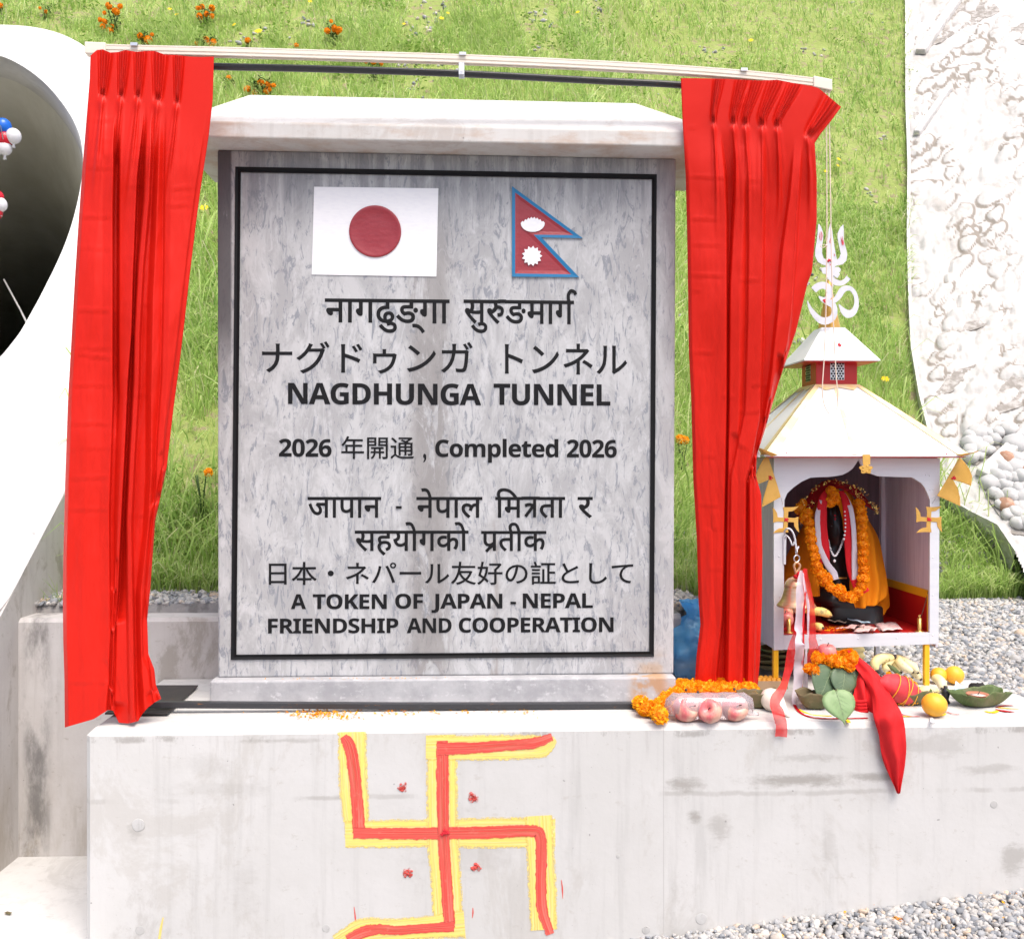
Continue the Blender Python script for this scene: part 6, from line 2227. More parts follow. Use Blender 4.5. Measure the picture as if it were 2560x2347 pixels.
def note(quad, mat, lab, lift=.0, fold=.006, seed=0.0):
    z_ = zfl + .001 + lift
    a, b_, c, d = [PZ(*z4(*q), z_) for q in quad]
    rows = []
    for i in range(7):
        l_, r_ = a.lerp(d, i / 6), b_.lerp(c, i / 6)
        rows.append([l_.lerp(r_, k / 8) + ZN * (fold * abs(math.sin(k * .8 + seed)) + .35 * fold * nz(i * .6 + seed, k * .5) + .0012 * i) for k in range(9)])
    m_ = MB()
    m_.sheet(rows)
    o = m_.build('banknote', mat, None, recalc=False, solid=.0003)
    return tag(o, lab, 'banknote', 'banknotes offered on the red shrine floor')
note([(1000, 1352), (1165, 1340), (1222, 1412), (1068, 1424)], m_note[3], 'pale pink banknote lying flat nearest the right of the shrine floor', .002, .004)
note([(800, 1316), (975, 1346), (968, 1372), (795, 1340)], m_note[1], 'blue banknote propped against the black statue base', .016, .006, 2)
note([(640, 1326), (790, 1340), (788, 1366), (650, 1352)], m_note[2], 'folded brown banknote right of the bananas', .008, .006, 4)
note([(700, 1408), (905, 1364), (930, 1396), (800, 1420)], m_note[0], 'crumpled pinkish banknote in the middle of the shrine floor', .005, .012, 1)
note([(840, 1420), (940, 1380), (1052, 1418), (960, 1430)], m_note[0], 'crumpled pinkish banknote at the front edge, overlapping the flat pale one', .004, .012, 3)
note([(820, 1400), (960, 1375), (1000, 1396), (870, 1424)], m_note[2], 'creased brown banknote under two pinkish ones', .0015, .010, 6)
pt_ = MB()
def petals(mb_, n_, gen, s0=.004, s1=.009):
    for _ in range(n_):
        c = gen()
        a = random.uniform(0, 6.28)
        d = Vector((math.cos(a), math.sin(a), random.uniform(0, .35)))
        s_ = d.cross(ZN).normalized()
        l = random.uniform(s0, s1)
        mb_.add([c, c + d * l * .5 + s_ * l * .3 + ZN * .0015, c + d * l + ZN * random.uniform(0, .004), c + d * l * .5 - s_ * l * .3 + ZN * .001], [[0, 1, 2, 3]])
def gz(conv, box, z):
    x0, x1, y0, y1 = box
    return lambda: PZ(*conv(random.uniform(x0, x1), random.uniform(y0, y1)), z)
petals(pt_, 170, gz(z4, (620, 830, 1375, 1412), zfl + .002))
petals(pt_, 80, gz(z4, (560, 1380, 1385, 1434), zfl + .001), .002, .005)
kind(pt_.build('loose_petals_on_shrine_floor', m_mari, recalc=False), 'stuff')

# ------------------------------------------------------------------ offerings on the plinth
def Q(px, py, d):                                  # things set out on the ledge; what hangs over the edge keeps its distance
    return P(px, py, d * 1.032 if d > 3.0 else d)
ZL = LEDGE + .0003
def lay(px, py, r):                                # a round thing of radius r resting on the ledge, centre seen at px, py
    return PZ(px, py, ZL + r)
g2 = thing('garland', 'orange marigold garland lying over the plinth behind the bagged apples', 'garland', PZ(1760, 1735, ZL), 'marigold garlands')
gpx = [(1601, 1757), (1616, 1770), (1634, 1772), (1648, 1786), (1655, 1764), (1664, 1748), (1682, 1740), (1690, 1724), (1706, 1716), (1722, 1724), (1738, 1716), (1754, 1724), (1770, 1714), (1784, 1724), (1797, 1712), (1811, 1722), (1824, 1710), (1838, 1720), (1851, 1712), (1864, 1722), (1876, 1724), (1884, 1735)]
gpx = [q for k, q in enumerate(gpx) for q in ((q,) if k % 2 or k > 20 else (q, ((q[0] + gpx[k + 1][0]) / 2 + random.uniform(-3, 3), (q[1] + gpx[k + 1][1]) / 2 + random.uniform(-6, 6))))]
for i, (x, y) in enumerate(gpx):
    r_ = .0305 * random.uniform(.92, 1.06)
    p = lay(x, y, r_ * .9)
    if i > 9:
        p = PZ(x, y + 1, ZL + r_ * .92)
    head(g2, p, r_, True)
b = MB()
for (x, y) in ((1715, 1724), (1745, 1730), (1836, 1722)):
    b.ell(Q(x, y, 3.195), (.005, .004, .005), nu=8, nv=6)
b.build('thread_knot', m_btip, g2)
# bag of apples
m_papple = fruit_mat('pink apple skin', (.66, .14, .15), (.78, .50, .36), .38, .66, (1, 1, .5))
AP = [(1714, 1771, .0415, 'apple at the left end of the clear bag'), (1775, 1777, .0385, 'apple at the front middle of the clear bag'), (1836, 1770, .0415, 'apple at the right end of the clear bag, stalk showing'), (1774, 1760, .0365, 'apple at the back middle of the clear bag')]
ac = []
for i, (x, y, r_, lab) in enumerate(AP):
    p = PZ(x, y, ZL + r_ * .95)
    ac.append(p)
    apple(p, r_, m_papple, lab, grp='apples in the clear plastic bag', tilt=R(62) if i != 3 else .2)
m_film = Mat('clear plastic film', (.95, .92, .95), .12, spec=.6)
mt = m_film.t
gl_ = m_film.n('BsdfGlossy')
gl_.inputs['Roughness'].default_value = .12
tp_ = m_film.n('BsdfTransparent')
tp_.inputs[0].default_value = (.97, .95, .96, 1)
df_ = m_film.n('BsdfDiffuse')
df_.inputs[0].default_value = (.9, .86, .9, 1)
lw_ = m_film.n('LayerWeight')
lw_.inputs[0].default_value = .35
mx1, mx2 = m_film.n('MixShader'), m_film.n('MixShader')
mx1.inputs[0].default_value = .24
m_film.L(tp_.outputs[0], mx1.inputs[1]); m_film.L(df_.outputs[0], mx1.inputs[2])
fr_ = m_film.ramp(lw_.outputs['Fresnel'], 0, 1, .07, .75)
m_film.L(fr_, mx2.inputs[0]); m_film.L(mx1.outputs[0], mx2.inputs[1]); m_film.L(gl_.outputs[0], mx2.inputs[2])
bp_ = m_film.n('Bump')
bp_.inputs['Strength'].default_value = .6
bp_.inputs['Distance'].default_value = .004
tn_ = m_film.n('TexNoise')
tn_.inputs['Scale'].default_value = 34
m_film.L(m_film.coord((.5, 1, 1)), tn_.inputs[0])
m_film.L(tn_.outputs[0], bp_.inputs['Height'])
m_film.L(bp_.outputs[0], gl_.inputs['Normal'])
m_film.L(mx2.outputs[0], mt.nodes['Material Output'].inputs[0])
b = MB()
ca, cb = ac[0], ac[2]
pth, rad = [], []
for k in range(29):
    t = -.40 + 1.92 * k / 28
    p = ca.lerp(cb, t) + VN * .012
    e_ = min(1.0, max(.06, 1 - max(0, (-t - .16) / .24, (t - 1.16) / .22)))
    q = .0495 * math.sin(min(1, e_) * math.pi / 2) ** .9
    p.z = ZL + max(.006, q * .86) + (.012 * (1 - e_))
    pth.append(p)
    rad.append(max(q, .004) * (1 + .05 * nz(k * .7, 3)))
b.tube(pth, rad, 26, flat=.86)
for i, v in enumerate(b.v):
    w = 1 + .05 * nz(v[0] * 40, v[1] * 40, v[2] * 60)
    b.v[i] = (v[0], v[1], max(ZL, ZL + (v[2] - ZL) * w))
tag(b.build('plastic_bag', m_film, recalc=False), 'clear plastic bag holding pink apples, knotted at its right end', 'bag')
# blue plastic bag behind the stone
m_bluebag = Mat('blue plastic film', (.22, .60, .94), .22, spec=.6)
m_bluebag.mix(m_bluebag.noise(9, detail=3, lo=.45, hi=.7), (.34, .70, .96), .6)
m_bluebag.mix(m_bluebag.inv(m_bluebag.axis(2, .05, .11)), (.42, .50, .62), .6)
m_bluebag.bump(16, .7, .02, (1, 1, .5), 2)
m_bluebag.trans(.65)
b = MB()
bc = PZ(1733, 1688, LEDGE)
bc.z = LEDGE
prof = [(.070, 0), (.090, .014), (.100, .05), (.098, .09), (.090, .13), (.077, .165), (.060, .195), (.042, .22), (.030, .235), (.034, .25), (.046, .272), (.058, .290), (.02, .270)]
prof = [(float(np.interp(q, range(len(prof)), [p_[0] for p_ in prof])), float(np.interp(q, range(len(prof)), [p_[1] for p_ in prof]))) for q in np.linspace(0, len(prof) - 1, 46)]
b.lathe(prof, bc, 64, wob=.34, seed=3.3, close=True)
for i, v in enumerate(b.v):
    j = .009 * (abs(nz(v[0] * 20, v[1] * 20, v[2] * 14)) * 2 - .6) + .003 * (abs(nz(v[0] * 46, v[1] * 46, v[2] * 26)) * 2 - .6)
    d = Vector((v[0] - bc.x, v[1] - bc.y, 0))
    if d.length > 1e-4:
        d.normalize()
        b.v[i] = (v[0] + d.x * j * 1.6, v[1] + d.y * j * 1.6, max(LEDGE + .0003, v[2]))
tag(b.build('plastic_bag', m_bluebag), 'crumpled blue plastic bag between the stone and the right curtain', 'bag')

# leaf bowls
m_dleaf = Mat('dried sal leaf', (.15, .115, .06), .65, spec=.3)
m_dleaf.mix(m_dleaf.noise(8, detail=6, rough=.65, lo=.42, hi=.62), (.095, .105, .045), .9)
m_dleaf.mix(m_dleaf.noise(24, detail=5, rough=.7, lo=.55, hi=.7), (.25, .20, .12), .7)
m_dleaf.bump(26, .5, .006)
m_gleaf = Mat('green leaf plate', (.085, .125, .04), .6, spec=.3)
m_gleaf.mix(m_gleaf.noise(7, detail=6, rough=.65, lo=.45, hi=.66), (.20, .165, .10), .8)
m_gleaf.mix(m_gleaf.noise(40, (4, 1, 1), 3, .6, .5, .7), (.15, .21, .07), .6)
m_gleaf.bump(30, .5, .005)
def leaf_bowl(c, rx, ry, h_, mat, lab, rot=0.0, seed=0.0, grp='leaf bowls on the plinth', lip=.25, name='leaf_bowl'):
    rows = []
    N_ = 40
    for i in range(13):
        t = i / 12
        row_ = []
        for k in range(N_ + 1):
            a = 2 * math.pi * (k % N_) / N_
            rr = (.34 + .66 * t ** .8) * (1 + .10 * math.sin(a * 5 + seed) * t + .10 * nz(math.cos(a) * 1.6 + seed, math.sin(a) * 1.6, 1) * t)
            z = h_ * (t ** 1.7) * (1 + lip * math.sin(a * 3 + seed) * .5 + .25 * nz(math.cos(a) * 2.2 + seed, math.sin(a) * 2.2, 4))
            x, y = rx * rr * math.cos(a), ry * rr * math.sin(a)
            x, y = x * math.cos(rot) - y * math.sin(rot), x * math.sin(rot) + y * math.cos(rot)
            row_.append(Vector(c) + UN * x + VN * y + ZN * (z + .0022 + .0025 * nz(x * 60 + seed, y * 60, 3) * t))
        rows.append(row_)
    b_ = MB()
    b_.sheet(rows)
    n0 = len(b_.v)
    b_.add([rows[0][k] for k in range(N_)], [list(range(N_))], True)
    o = b_.build(name, mat, None, recalc=False, solid=.0018)
    return tag(o, lab, 'leaf bowl', grp)
def onl(px, py):
    return PZ(px, py, ZL)
leaf_bowl(PZ(1892, 1768, ZL), .066, .042, .052, m_dleaf, 'brown dried leaf bowl between the bagged apples and the white conch', .1, 1.0)
leaf_bowl(PZ(2040, 1770, ZL), .072, .046, .052, m_dleaf, 'brown leaf bowl under the pipal leaves, right of the conch', .2, 2.2)
leaf_bowl(PZ(2262, 1758, ZL), .100, .052, .046, m_gleaf, 'long green leaf tray under the red wrapped coconut', -.45, 3.7, name='leaf_tray')
tray = leaf_bowl(PZ(2448, 1764, ZL), .105, .056, .048, m_gleaf, 'wide green and brown leaf bowl holding a clay lamp at the right plinth end', .1, 5.0)
for i, (x, y, z, r_) in enumerate(((1938, 1697, .0, .075), (1934, 1690, .022, .078), (1940, 1684, .044, .074), (1936, 1678, .066, .076))):
    p = PZ(x, y + 14, ZL)
    p = PZ(x, 1694, ZL)
    p.z = ZL + z + .03
    leaf_bowl(p, r_, .05, .02, m_dleaf if i < 3 else m_gleaf, ('lowest', 'second lowest', 'third', 'topmost and palest')[i] + ' leaf plate stacked by the left shrine leg', .3 * i, 7 + i, 'leaf plates stacked behind the shrine leg', name='leaf_plate')
# box of sweets
m_card = Mat('card box', (.46, .33, .20), .8)
m_sweet = Mat('orange sweet', (.72, .32, .03), .6)
m_sweet.bump(160, .5, .002)
bx = thing('sweet_box', 'open card box of round orange sweets below the leaf plates', 'box', PZ(1918, 1722, ZL))
b = MB()
xa, xb = UP(1872, 3.48), UP(1962, 3.48)
zt_ = LEDGE + .030
for args in ((xa, xb, 3.445, 3.448), (xa, xb, 3.53, 3.533), (xa, xa + .003, 3.4482, 3.5298), (xb - .003, xb, 3.4482, 3.5298)):
    b.box(*args, LEDGE + .0005, zt_)
b.box(xa + .0032, xb - .0032, 3.4482, 3.5298, LEDGE + .0005, LEDGE + .003)
b.build('box', m_card, bx)
k_ = 0
for i in range(6):
    for j in range(4):
        p = G(xa + .014 + i * .0178 + (j % 2) * .006, 3.462 + j * .0178, LEDGE + .026)
        if p and U(p) < xb - .008:
            m_ = MB()
            m_.ell(p, (.0098,) * 3, nu=12, nv=8, jit=.08, fr=6, seed=k_)
            o = m_.build('sweet', m_sweet)
            tag(o, 'round orange sweet in the card box by the left shrine leg', 'sweet', 'orange sweets in the card box')
            k_ += 1
# conch
m_conch = Mat('ivory conch shell', (.80, .72, .60), .35, spec=.5)
m_conch.mix(m_conch.noise(12, detail=4, lo=.4, hi=.7), (.80, .77, .72), .7)
b = MB()
c0_ = PZ(1927, 1746, ZL + .036)
c1_ = PZ(1974, 1791, ZL + .004)
pth = [c0_.lerp(c1_, t) for t in (-.34, -.30, -.22, -.12, 0, .15, .3, .45, .6, .75, .9, 1.0)]
rad = [.004, .014, .024, .032, .037, .037, .032, .025, .018, .012, .007, .003]
b.tube(pth, rad, 28)
for i, v in enumerate(b.v):
    b.v[i] = (v[0], v[1], max(v[2], ZL + .0002))
tag(b.build('conch_shell', m_conch), 'ivory white conch lying behind the red ribbon at the plinth edge', 'shell')
# water pot with leaves
m_copper = Mat('dark copper pot', (.25, .09, .05), .4, .7)
m_copper.mix(m_copper.noise(20, detail=5, lo=.45, hi=.65), (.12, .05, .03), .7)
pc_ = Q(2088, 1745, 3.17)
pc_.z = ZL
pot = thing('water_pot', 'copper ritual pot hidden under hanging pipal leaves and a marigold ring', 'pot', pc_)
b = MB()
b.lathe([(.030, 0), (.046, .015), (.054, .045), (.050, .08), (.036, .105), (.030, .118), (.040, .135), (.043, .138), (.038, .136), (.0005, .10)], pc_, 30, close=True)
b.build('pot_body', m_copper, pot)
ring = thing('garland', 'marigold ring circling the mouth of the pot below a red apple', 'garland', pc_ + ZN * .13, 'marigold garlands')
for k in range(15):
    a = 2 * math.pi * k / 15
    head(ring, pc_ + UN * .058 * math.cos(a) + VN * .042 * math.sin(a) + ZN * (.148 + .006 * math.sin(a * 2 + 1)), random.uniform(.021, .026))
for k, (x, y, d) in enumerate(((2024, 1672, 3.13), (2036, 1676, 3.12), (2042, 1646, 3.13), (2122, 1664, 3.125), (2130, 1648, 3.13))):
    head(ring, Q(x, y, d), .023)
apple(pc_ + ZN * .166 - UN * .030 - VN * .004, .032, m_pom, 'red apple sitting on top of the marigold ring of the pot')
m_pipal = Mat('pipal leaf', (.10, .16, .085), .4, spec=.45)
m_pipal.mix(m_pipal.noise(14, detail=5, lo=.45, hi=.66), (.13, .19, .10), .8)
m_pipal.trans(.15)
m_pipalb = Mat('bright pipal leaf', (.24, .37, .16), .42, spec=.4)
m_pipalb.mix(m_pipalb.noise(16, detail=5, lo=.4, hi=.66), (.30, .42, .20), .8)
m_pipalb.trans(.2)
m_vein = Mat('leaf vein', (.24, .31, .17), .5).m
def heart(par, top, tip, wid, D0, D1, mat, lab=None, seed=0.0, cup=.005):
    a, c = Q(*top, D0), Q(*tip, D1)
    ax = c - a
    L_ = ax.length
    ax.normalize()
    sd_ = ax.cross(VN).normalized()
    nr = sd_.cross(ax).normalized()
    nr = nr if nr.dot(VN) < 0 else -nr
    prof = [(0, .10), (.04, .52), (.12, .82), (.24, .98), (.36, 1.0), (.5, .90), (.62, .72), (.72, .50), (.80, .28), (.87, .12), (.94, .05), (1, .005)]
    rows = []
    for t, w_ in prof:
        row_ = []
        for k in range(-5, 6):
            s_ = k / 5
            lobe = -.05 * (abs(s_) ** 1.5) * (1 - t) if t < .3 else 0
            row_.append(a + ax * L_ * (t + lobe) + sd_ * s_ * w_ * wid / 2 - nr * (cup * s_ * s_ * w_ + .004 * nz(s_ * 2 + seed, t * 4, seed)) + nr * .012 * math.sin(t * 2.4))
        rows.append(row_)
    b_ = MB()
    b_.sheet(rows)
    o = b_.build('leaf', mat, par, recalc=False, solid=.0006, label=lab)
    v_ = MB()
    mid = [r_[5] + nr * .0009 for r_ in rows]
    v_.tube(mid, [.0010 - .0007 * i / 11 for i in range(12)], 5)
    for i in (1, 2, 3, 4, 5, 6):
        for s_ in (0, 10):
            e_ = rows[min(i + 2, 9)][5].lerp(rows[min(i + 2, 9)][s_], .86)
            v_.tube([mid[i], mid[i].lerp(e_, .5) + nr * .0009, e_ + nr * .0007], [.00035, .0003, .0002], 4)
    v_.build('vein', m_vein, o)
    return o
heart(pot, (2078, 1674), (2038, 1756), .118, 3.125, 3.085, m_pipal, seed=1)
heart(pot, (2112, 1676), (2096, 1748), .096, 3.12, 3.09, m_pipal, seed=2)
heart(pot, (2052, 1680), (2062, 1748), .07, 3.13, 3.11, m_pipal, seed=3)
heart(pot, (2128, 1672), (2128, 1740), .06, 3.14, 3.12, m_pipal, seed=4)
heart(pot, (2090, 1727), (2110, 1813), .104, 3.0, 2.965, m_pipalb, lab='bright green heart shaped leaf hanging lowest', seed=5)
# red cloth bundle hanging over the edge
m_rcloth = Mat('red cotton cloth', (.66, .018, .022), .75, spec=.2)
m_rcloth.mix(m_rcloth.noise(4, detail=3, lo=.4, hi=.7), (.72, .026, .028), .7)
m_rcloth.bump(300, .15, .0006).bump(34, .25, .004, (1, 1, .5))
m_rcloth.trans(.12)
rb = thing('red_cloth', 'red cotton cloth bunched beside the pot, pointed end hanging over the plinth edge', 'cloth', PZ(2185, 1790, ZL))
def band_(cols, seed, fold, nm='fold', sub=7):
    lines_ = [catmull([Q(*z6(x, y), d) for x, y, d in c_], sub) for c_ in cols]
    m_ = len(lines_[0])
    rows = []
    for i in range(m_):
        row_ = catmull([l_[i] for l_ in lines_], 8)
        rows.append([p - VN * (fold * math.sin(k * .55 + 2.2 * nz(i * .06, seed) + seed) + .4 * fold * nz(k * .5 + seed, i * .16, 2)) for k, p in enumerate(row_)])
    b_ = MB()
    b_.sheet(rows)
    return b_.build(nm, m_rcloth, rb, recalc=False, solid=.0012)
band_([[(420, 268, 3.17), (478, 400, 3.14), (560, 520, 3.11), (640, 680, 3.05), (655, 860, 2.992), (705, 1040, 2.985), (722, 1180, 2.984), (770, 1330, 2.985), (872, 1552, 2.986)],
       [(450, 276, 3.17), (545, 380, 3.13), (630, 500, 3.09), (690, 660, 3.02), (740, 840, 2.966), (780, 1010, 2.955), (800, 1180, 2.960), (830, 1340, 2.97), (878, 1556, 2.984)],
       [(470, 290, 3.18), (590, 395, 3.14), (690, 520, 3.10), (770, 660, 3.04), (850, 820, 2.975), (880, 1000, 2.960), (890, 1180, 2.960), (890, 1340, 2.97), (884, 1558, 2.984)],
       [(500, 310, 3.20), (625, 410, 3.16), (725, 520, 3.13), (810, 670, 3.08), (905, 830, 3.00), (940, 980, 2.987), (948, 1150, 2.984), (930, 1340, 2.985), (892, 1552, 2.986)]], 1.0, .006, 'hanging_end', 8)
band_([[(505, 400, 3.16), (488, 520, 3.14), (478, 640, 3.11), (458, 715, 3.09)], [(540, 440, 3.14), (530, 560, 3.11), (545, 680, 3.08), (560, 855, 3.05)], [(600, 470, 3.12), (600, 600, 3.09), (610, 740, 3.05), (612, 884, 3.03)], [(660, 520, 3.11), (660, 640, 3.07), (660, 760, 3.03), (656, 864, 3.01)]], 2.0, .009, 'bunched_end')
band_([[(495, 420, 3.19), (470, 600, 3.16), (465, 720, 3.13)], [(560, 420, 3.2), (570, 560, 3.17), (560, 700, 3.14)], [(640, 440, 3.2), (660, 600, 3.17), (640, 760, 3.12)]], 5.0, .010, 'bunched_end')
b = MB()
for k in range(6):
    y = 700 + k * 30
    b.tube(catmull([Q(*z6(462 + k * 14, y, ), 3.075 - .006 * k), Q(*z6(520 + k * 10, y + 34), 3.05 - .005 * k), Q(*z6(600 + k * 4, y + 30), 3.035 - .004 * k)], 5), [.010] * 11, 8, flat=.7)
b.build('rolled_hem', m_rcloth, rb)
# wrapped coconut
m_wrap = Mat('pinkish red wrapping cloth', (.60, .05, .06), .6, spec=.25)
m_wrap.mix(m_wrap.noise(14, detail=5, lo=.45, hi=.65), (.70, .10, .11), .8)
m_wrap.bump(28, .6, .005, (1, 1, .5))
wc = PZ(2250, 1724, ZL + .050)
coco = thing('wrapped_coconut', 'coconut wrapped in pinkish red cloth and yellow thread on the leaf tray', 'coconut', Vector((wc.x, wc.y, ZL + .01)))
ax_ = Matrix.Rotation(A, 3, 'Z') @ Matrix.Rotation(R(22), 3, 'Y')
b = MB()
b.ell(wc, (.080, .044, .046), ax_, 26, 16, jit=.10, fr=2.4, seed=3)
b.build('wrapping', m_wrap, coco)
b = MB()
wcap = Q(*z6(765, 545), 3.19)
b.ell(wcap, (.018, .016, .013), ax_, 14, 9, jit=.25, fr=2)
b.build('white_cloth_end', m_wnet, coco)
b = MB()
for s_, tw in ((-.35, .2), (.15, .3), (.5, -.1), (.1, -.4)):
    pp_ = []
    for k in range(19):
        a = 2 * math.pi * k / 18
        rr = math.sqrt(1 - s_ * s_)
        q = Vector(((s_ + tw * .25 * math.sin(a)) * .080, math.cos(a) * .0465 * rr, math.sin(a) * .0485 * rr)) * 1.06
        pp_.append(wc + ax_ @ q)
    b.tube(pp_, .0014, 5, cap=False)
b.build('yellow_thread', m_yel2, coco)
for (x, y, d) in ((800, 488, 3.23), (990, 560, 3.20), (1020, 575, 3.20), (820, 665, 3.14), (800, 645, 3.15), (1010, 690, 3.17), (960, 545, 3.21)):
    head(coco, Q(*z6(x, y), d), random.uniform(.010, .014), True)
# bunch of bananas
bb = thing('banana_bunch', 'bunch of pale spotted bananas behind the wrapped coconut', 'bananas', Q(*z6(860, 520), 3.42))
crown = Q(*z6(850, 338), 3.40)
for i, (pts_) in enumerate(([(800, 338), (720, 348), (675, 390), (690, 450)], [(835, 345), (790, 380), (775, 430), (800, 462)], [(860, 345), (860, 385), (880, 430), (905, 468)], [(880, 345), (905, 390), (955, 430), (1015, 466)], [(905, 350), (960, 385), (1020, 420), (1060, 470)], [(925, 365), (1000, 430), (1050, 490), (1085, 530)])):
    d0 = 3.40 + .012 * (i % 3)
    pp_ = [Q(*z6(x, y), d0 - .012 * k) for k, (x, y) in enumerate(pts_)]
    banana(bb, [crown] + pp_, .0165 if i else .019, m_pban)
b = MB()
b.tube([crown + ZN * .006 + UN * -.02, crown + ZN * .004, crown + UN * .02], [.006, .009, .006], 8)
b.build('crown', m_btip, bb)
b = MB()
b.sheet([[Q(*z6(x, y), 3.36) for x, y in r_] for r_ in (((780, 396), (800, 392)), ((818, 450), (850, 418)), ((860, 480), (890, 456)), ((910, 488), (915, 484)))])
b.build('leaf', m_gleaf, bb, recalc=False, solid=.001)
banana(None, [Q(*z6(1055, 742), 3.16), Q(*z6(1062, 680), 3.15), Q(*z6(1120, 635), 3.14), Q(*z6(1190, 630), 3.15), Q(*z6(1248, 655), 3.16)], .0165, m_pban, lab='pale banana behind the front orange', grp='single bananas near the right shrine leg')
banana(None, [Q(*z6(1190, 520), 3.32), Q(*z6(1240, 530), 3.30), Q(*z6(1275, 570), 3.28), Q(*z6(1278, 616), 3.26)], .0185, m_pban, lab='pale banana with a black end right beside the yellow shrine leg', grp='single bananas near the right shrine leg')
m_orange = Mat('orange peel', (.86, .42, .03), .42, spec=.4)
m_orange.mix(m_orange.noise(7, detail=4, lo=.4, hi=.7), (.88, .50, .06), .7)
m_orange.bump(240, .25, .0015)
for (x, y, r_, d, lab) in ((2386, 1687, .0345, 3.44, 'orange behind the leaf bowl, right of the yellow shrine leg'), (2347, 1688, .0305, 3.47, 'orange half hidden behind the yellow shrine leg'), (2336, 1761, .0395, 3.10, 'large orange at the front edge of the plinth')):
    p = PZ(x, y, ZL + r_)
    o = thing('orange', lab, 'fruit', p - ZN * r_, 'oranges among the offerings')
    b = MB()
    b.ell(p, (r_, r_, r_ * .96), nu=28, nv=18, jit=.02)
    b.build('peel', m_orange, o)
    b = MB()
    b.tube([p + ZN * r_ * .9, p + ZN * (r_ + (.012 if y < 1700 else .002)) + UN * .002], .0013, 6)
    b.build('stem', m_btip, o)
# things around the right end
b = MB()
p = PZ(2364, 1757, ZL)
b.lathe([(.014, 0), (.015, .004), (.010, .012), (.0115, .022), (.015, .034), (.013, .046), (.006, .052), (.007, .058), (.0005, .060)], p, 16)
tag(b.build('figurine', m_blkst), 'tiny black stone figurine beside the leaf bowl with the lamp', 'figurine')
m_char = Mat('charred matter', (.02, .018, .017), .9)
b = MB()
p = PZ(2444, 1718, ZL + .012)
b.ell(p, (.030, .02, .016), None, 18, 10, jit=.5, fr=3)
tag(b.build('charcoal', m_char), 'black charred lump behind the leaf bowl with the lamp', 'charcoal')
lp_ = PZ(2444, 1748, ZL + .022)
m_clay = Mat('terracotta clay', (.42, .17, .10), .8)
m_wax = Mat('pale wax', (.78, .70, .66), .4)
lamp = thing('clay_lamp', 'small terracotta oil lamp filled with pale wax inside the leaf bowl', 'lamp', lp_)
b = MB()
b.lathe([(.018, 0), (.030, .008), (.037, .018), (.036, .020), (.032, .016), (.0005, .012)], lp_, 28, close=True)
b.build('dish', m_clay, lamp)
b = MB()
b.lathe([(.031, .0150), (.0005, .0156)], lp_, 24)
b.build('wax', m_wax, lamp)
b = MB()
b.tube([lp_ + ZN * .015, lp_ + ZN * .022 + UN * .004, lp_ + ZN * .03 + UN * .010], .0013, 6)
b.build('wick', m_btip, lamp)
rows = []
for i in range(6):
    l_, r_ = Vector(Q(*z6(1382, 640), 3.17)).lerp(Q(*z6(1400, 548), 3.20), i / 5), Vector(Q(*z6(1460, 650), 3.16)).lerp(Q(*z6(1402, 546), 3.20), i / 5)
    r_ = Vector(Q(*z6(1535, 655), 3.16)).lerp(Q(*z6(1410, 550), 3.20), i / 5)
    rows.append([l_.lerp(r_, k / 6) + VN * .003 * nz(i * .7, k * .6) for k in range(7)])
b = MB()
b.sheet(rows)
tag(b.build('banknote', m_note[1], recalc=False, solid=.0003), 'pale blue banknote folded to a point in the leaf bowl with the lamp', 'banknote')
# yellow ridged tin behind the pot
b = MB()
x0, x1 = UP(2020, 4.06), UP(2162, 4.06)
m_tiny = Mat('pale yellow tin', (.86, .72, .34), .5)
zz0, zz1 = .60, ZP(2090, 1606, 4.06)
nst = 9
for k in range(nst):
    za, zb2 = zz0 + (zz1 - zz0) * k / nst, zz0 + (zz1 - zz0) * (k + 1) / nst
    b.box(x0 + (.003 if k % 2 else 0), x1 - (.003 if k % 2 else 0), 4.06 + (.004 if k % 2 else 0), 4.18 - (.004 if k % 2 else 0), za + (.0002 if k else 0), zb2)
tag(b.build('tin', m_tiny, bevel=.001), 'pale yellow ridged tin standing on the gravel below the shrine', 'tin')
# ring with a tuft of white thread at the edge
b = MB()
torus(b, Q(*z6(1240, 900), 3.03), .0095, .0022, -VN + ZN * .4)
tag(b.build('metal_ring', m_zinc), 'small grey metal ring at the plinth edge under the large orange', 'ring')
b = MB()
for k in range(7):
    a = Q(*z6(1165 + k * 2, 850), 3.03)
    b.tube(catmull([a, Q(*z6(1172 + k * 5, 895), 2.998), Q(*z6(1172 + k * 8, 945 - abs(k - 3) * 5), 2.992)], 4), .0009, 4)
tag(b.build('thread_tuft', m_white), 'tuft of white thread hanging over the plinth edge below the large orange', 'thread')
# coloured powder drawn on the ledge
m_rpow = Mat('red powder', (.42, .01, .015), .95, spec=.05)
m_ypow = Mat('yellow powder', (.84, .60, .03), .95, spec=.05)
m_wpow = Mat('white rice powder', (.80, .79, .76), .95, spec=.05)
for mm in (m_rpow, m_ypow, m_wpow):
    mm.bump(300, .6, .002)
def powder(lst, mat, h_, nm, lab):
    b_ = MB()
    for i, (pp_, w_) in enumerate(lst):
        rows = ribbon([PZ(*q, ZL + .0008 + .0002 * i + h_) for q in pp_], w_, ZN, edge=.0022, seed=i * 4.7 + pp_[0][0], sub=9)
        b_.sheet(rows)
    return b_.build(nm, mat, recalc=False)
design = thing('powder_drawing', 'red, yellow and white powder pattern drawn on the plinth top under the offerings', 'powder drawing', PZ(2240, 1770, ZL))
def dpart(lst, mat, h_, nm):
    for i, q in enumerate(lst):
        o = powder([q], mat, h_ + .0002 * i, nm, None)
        d_ = o.location - design.location
        o.parent = design
        o.location = d_
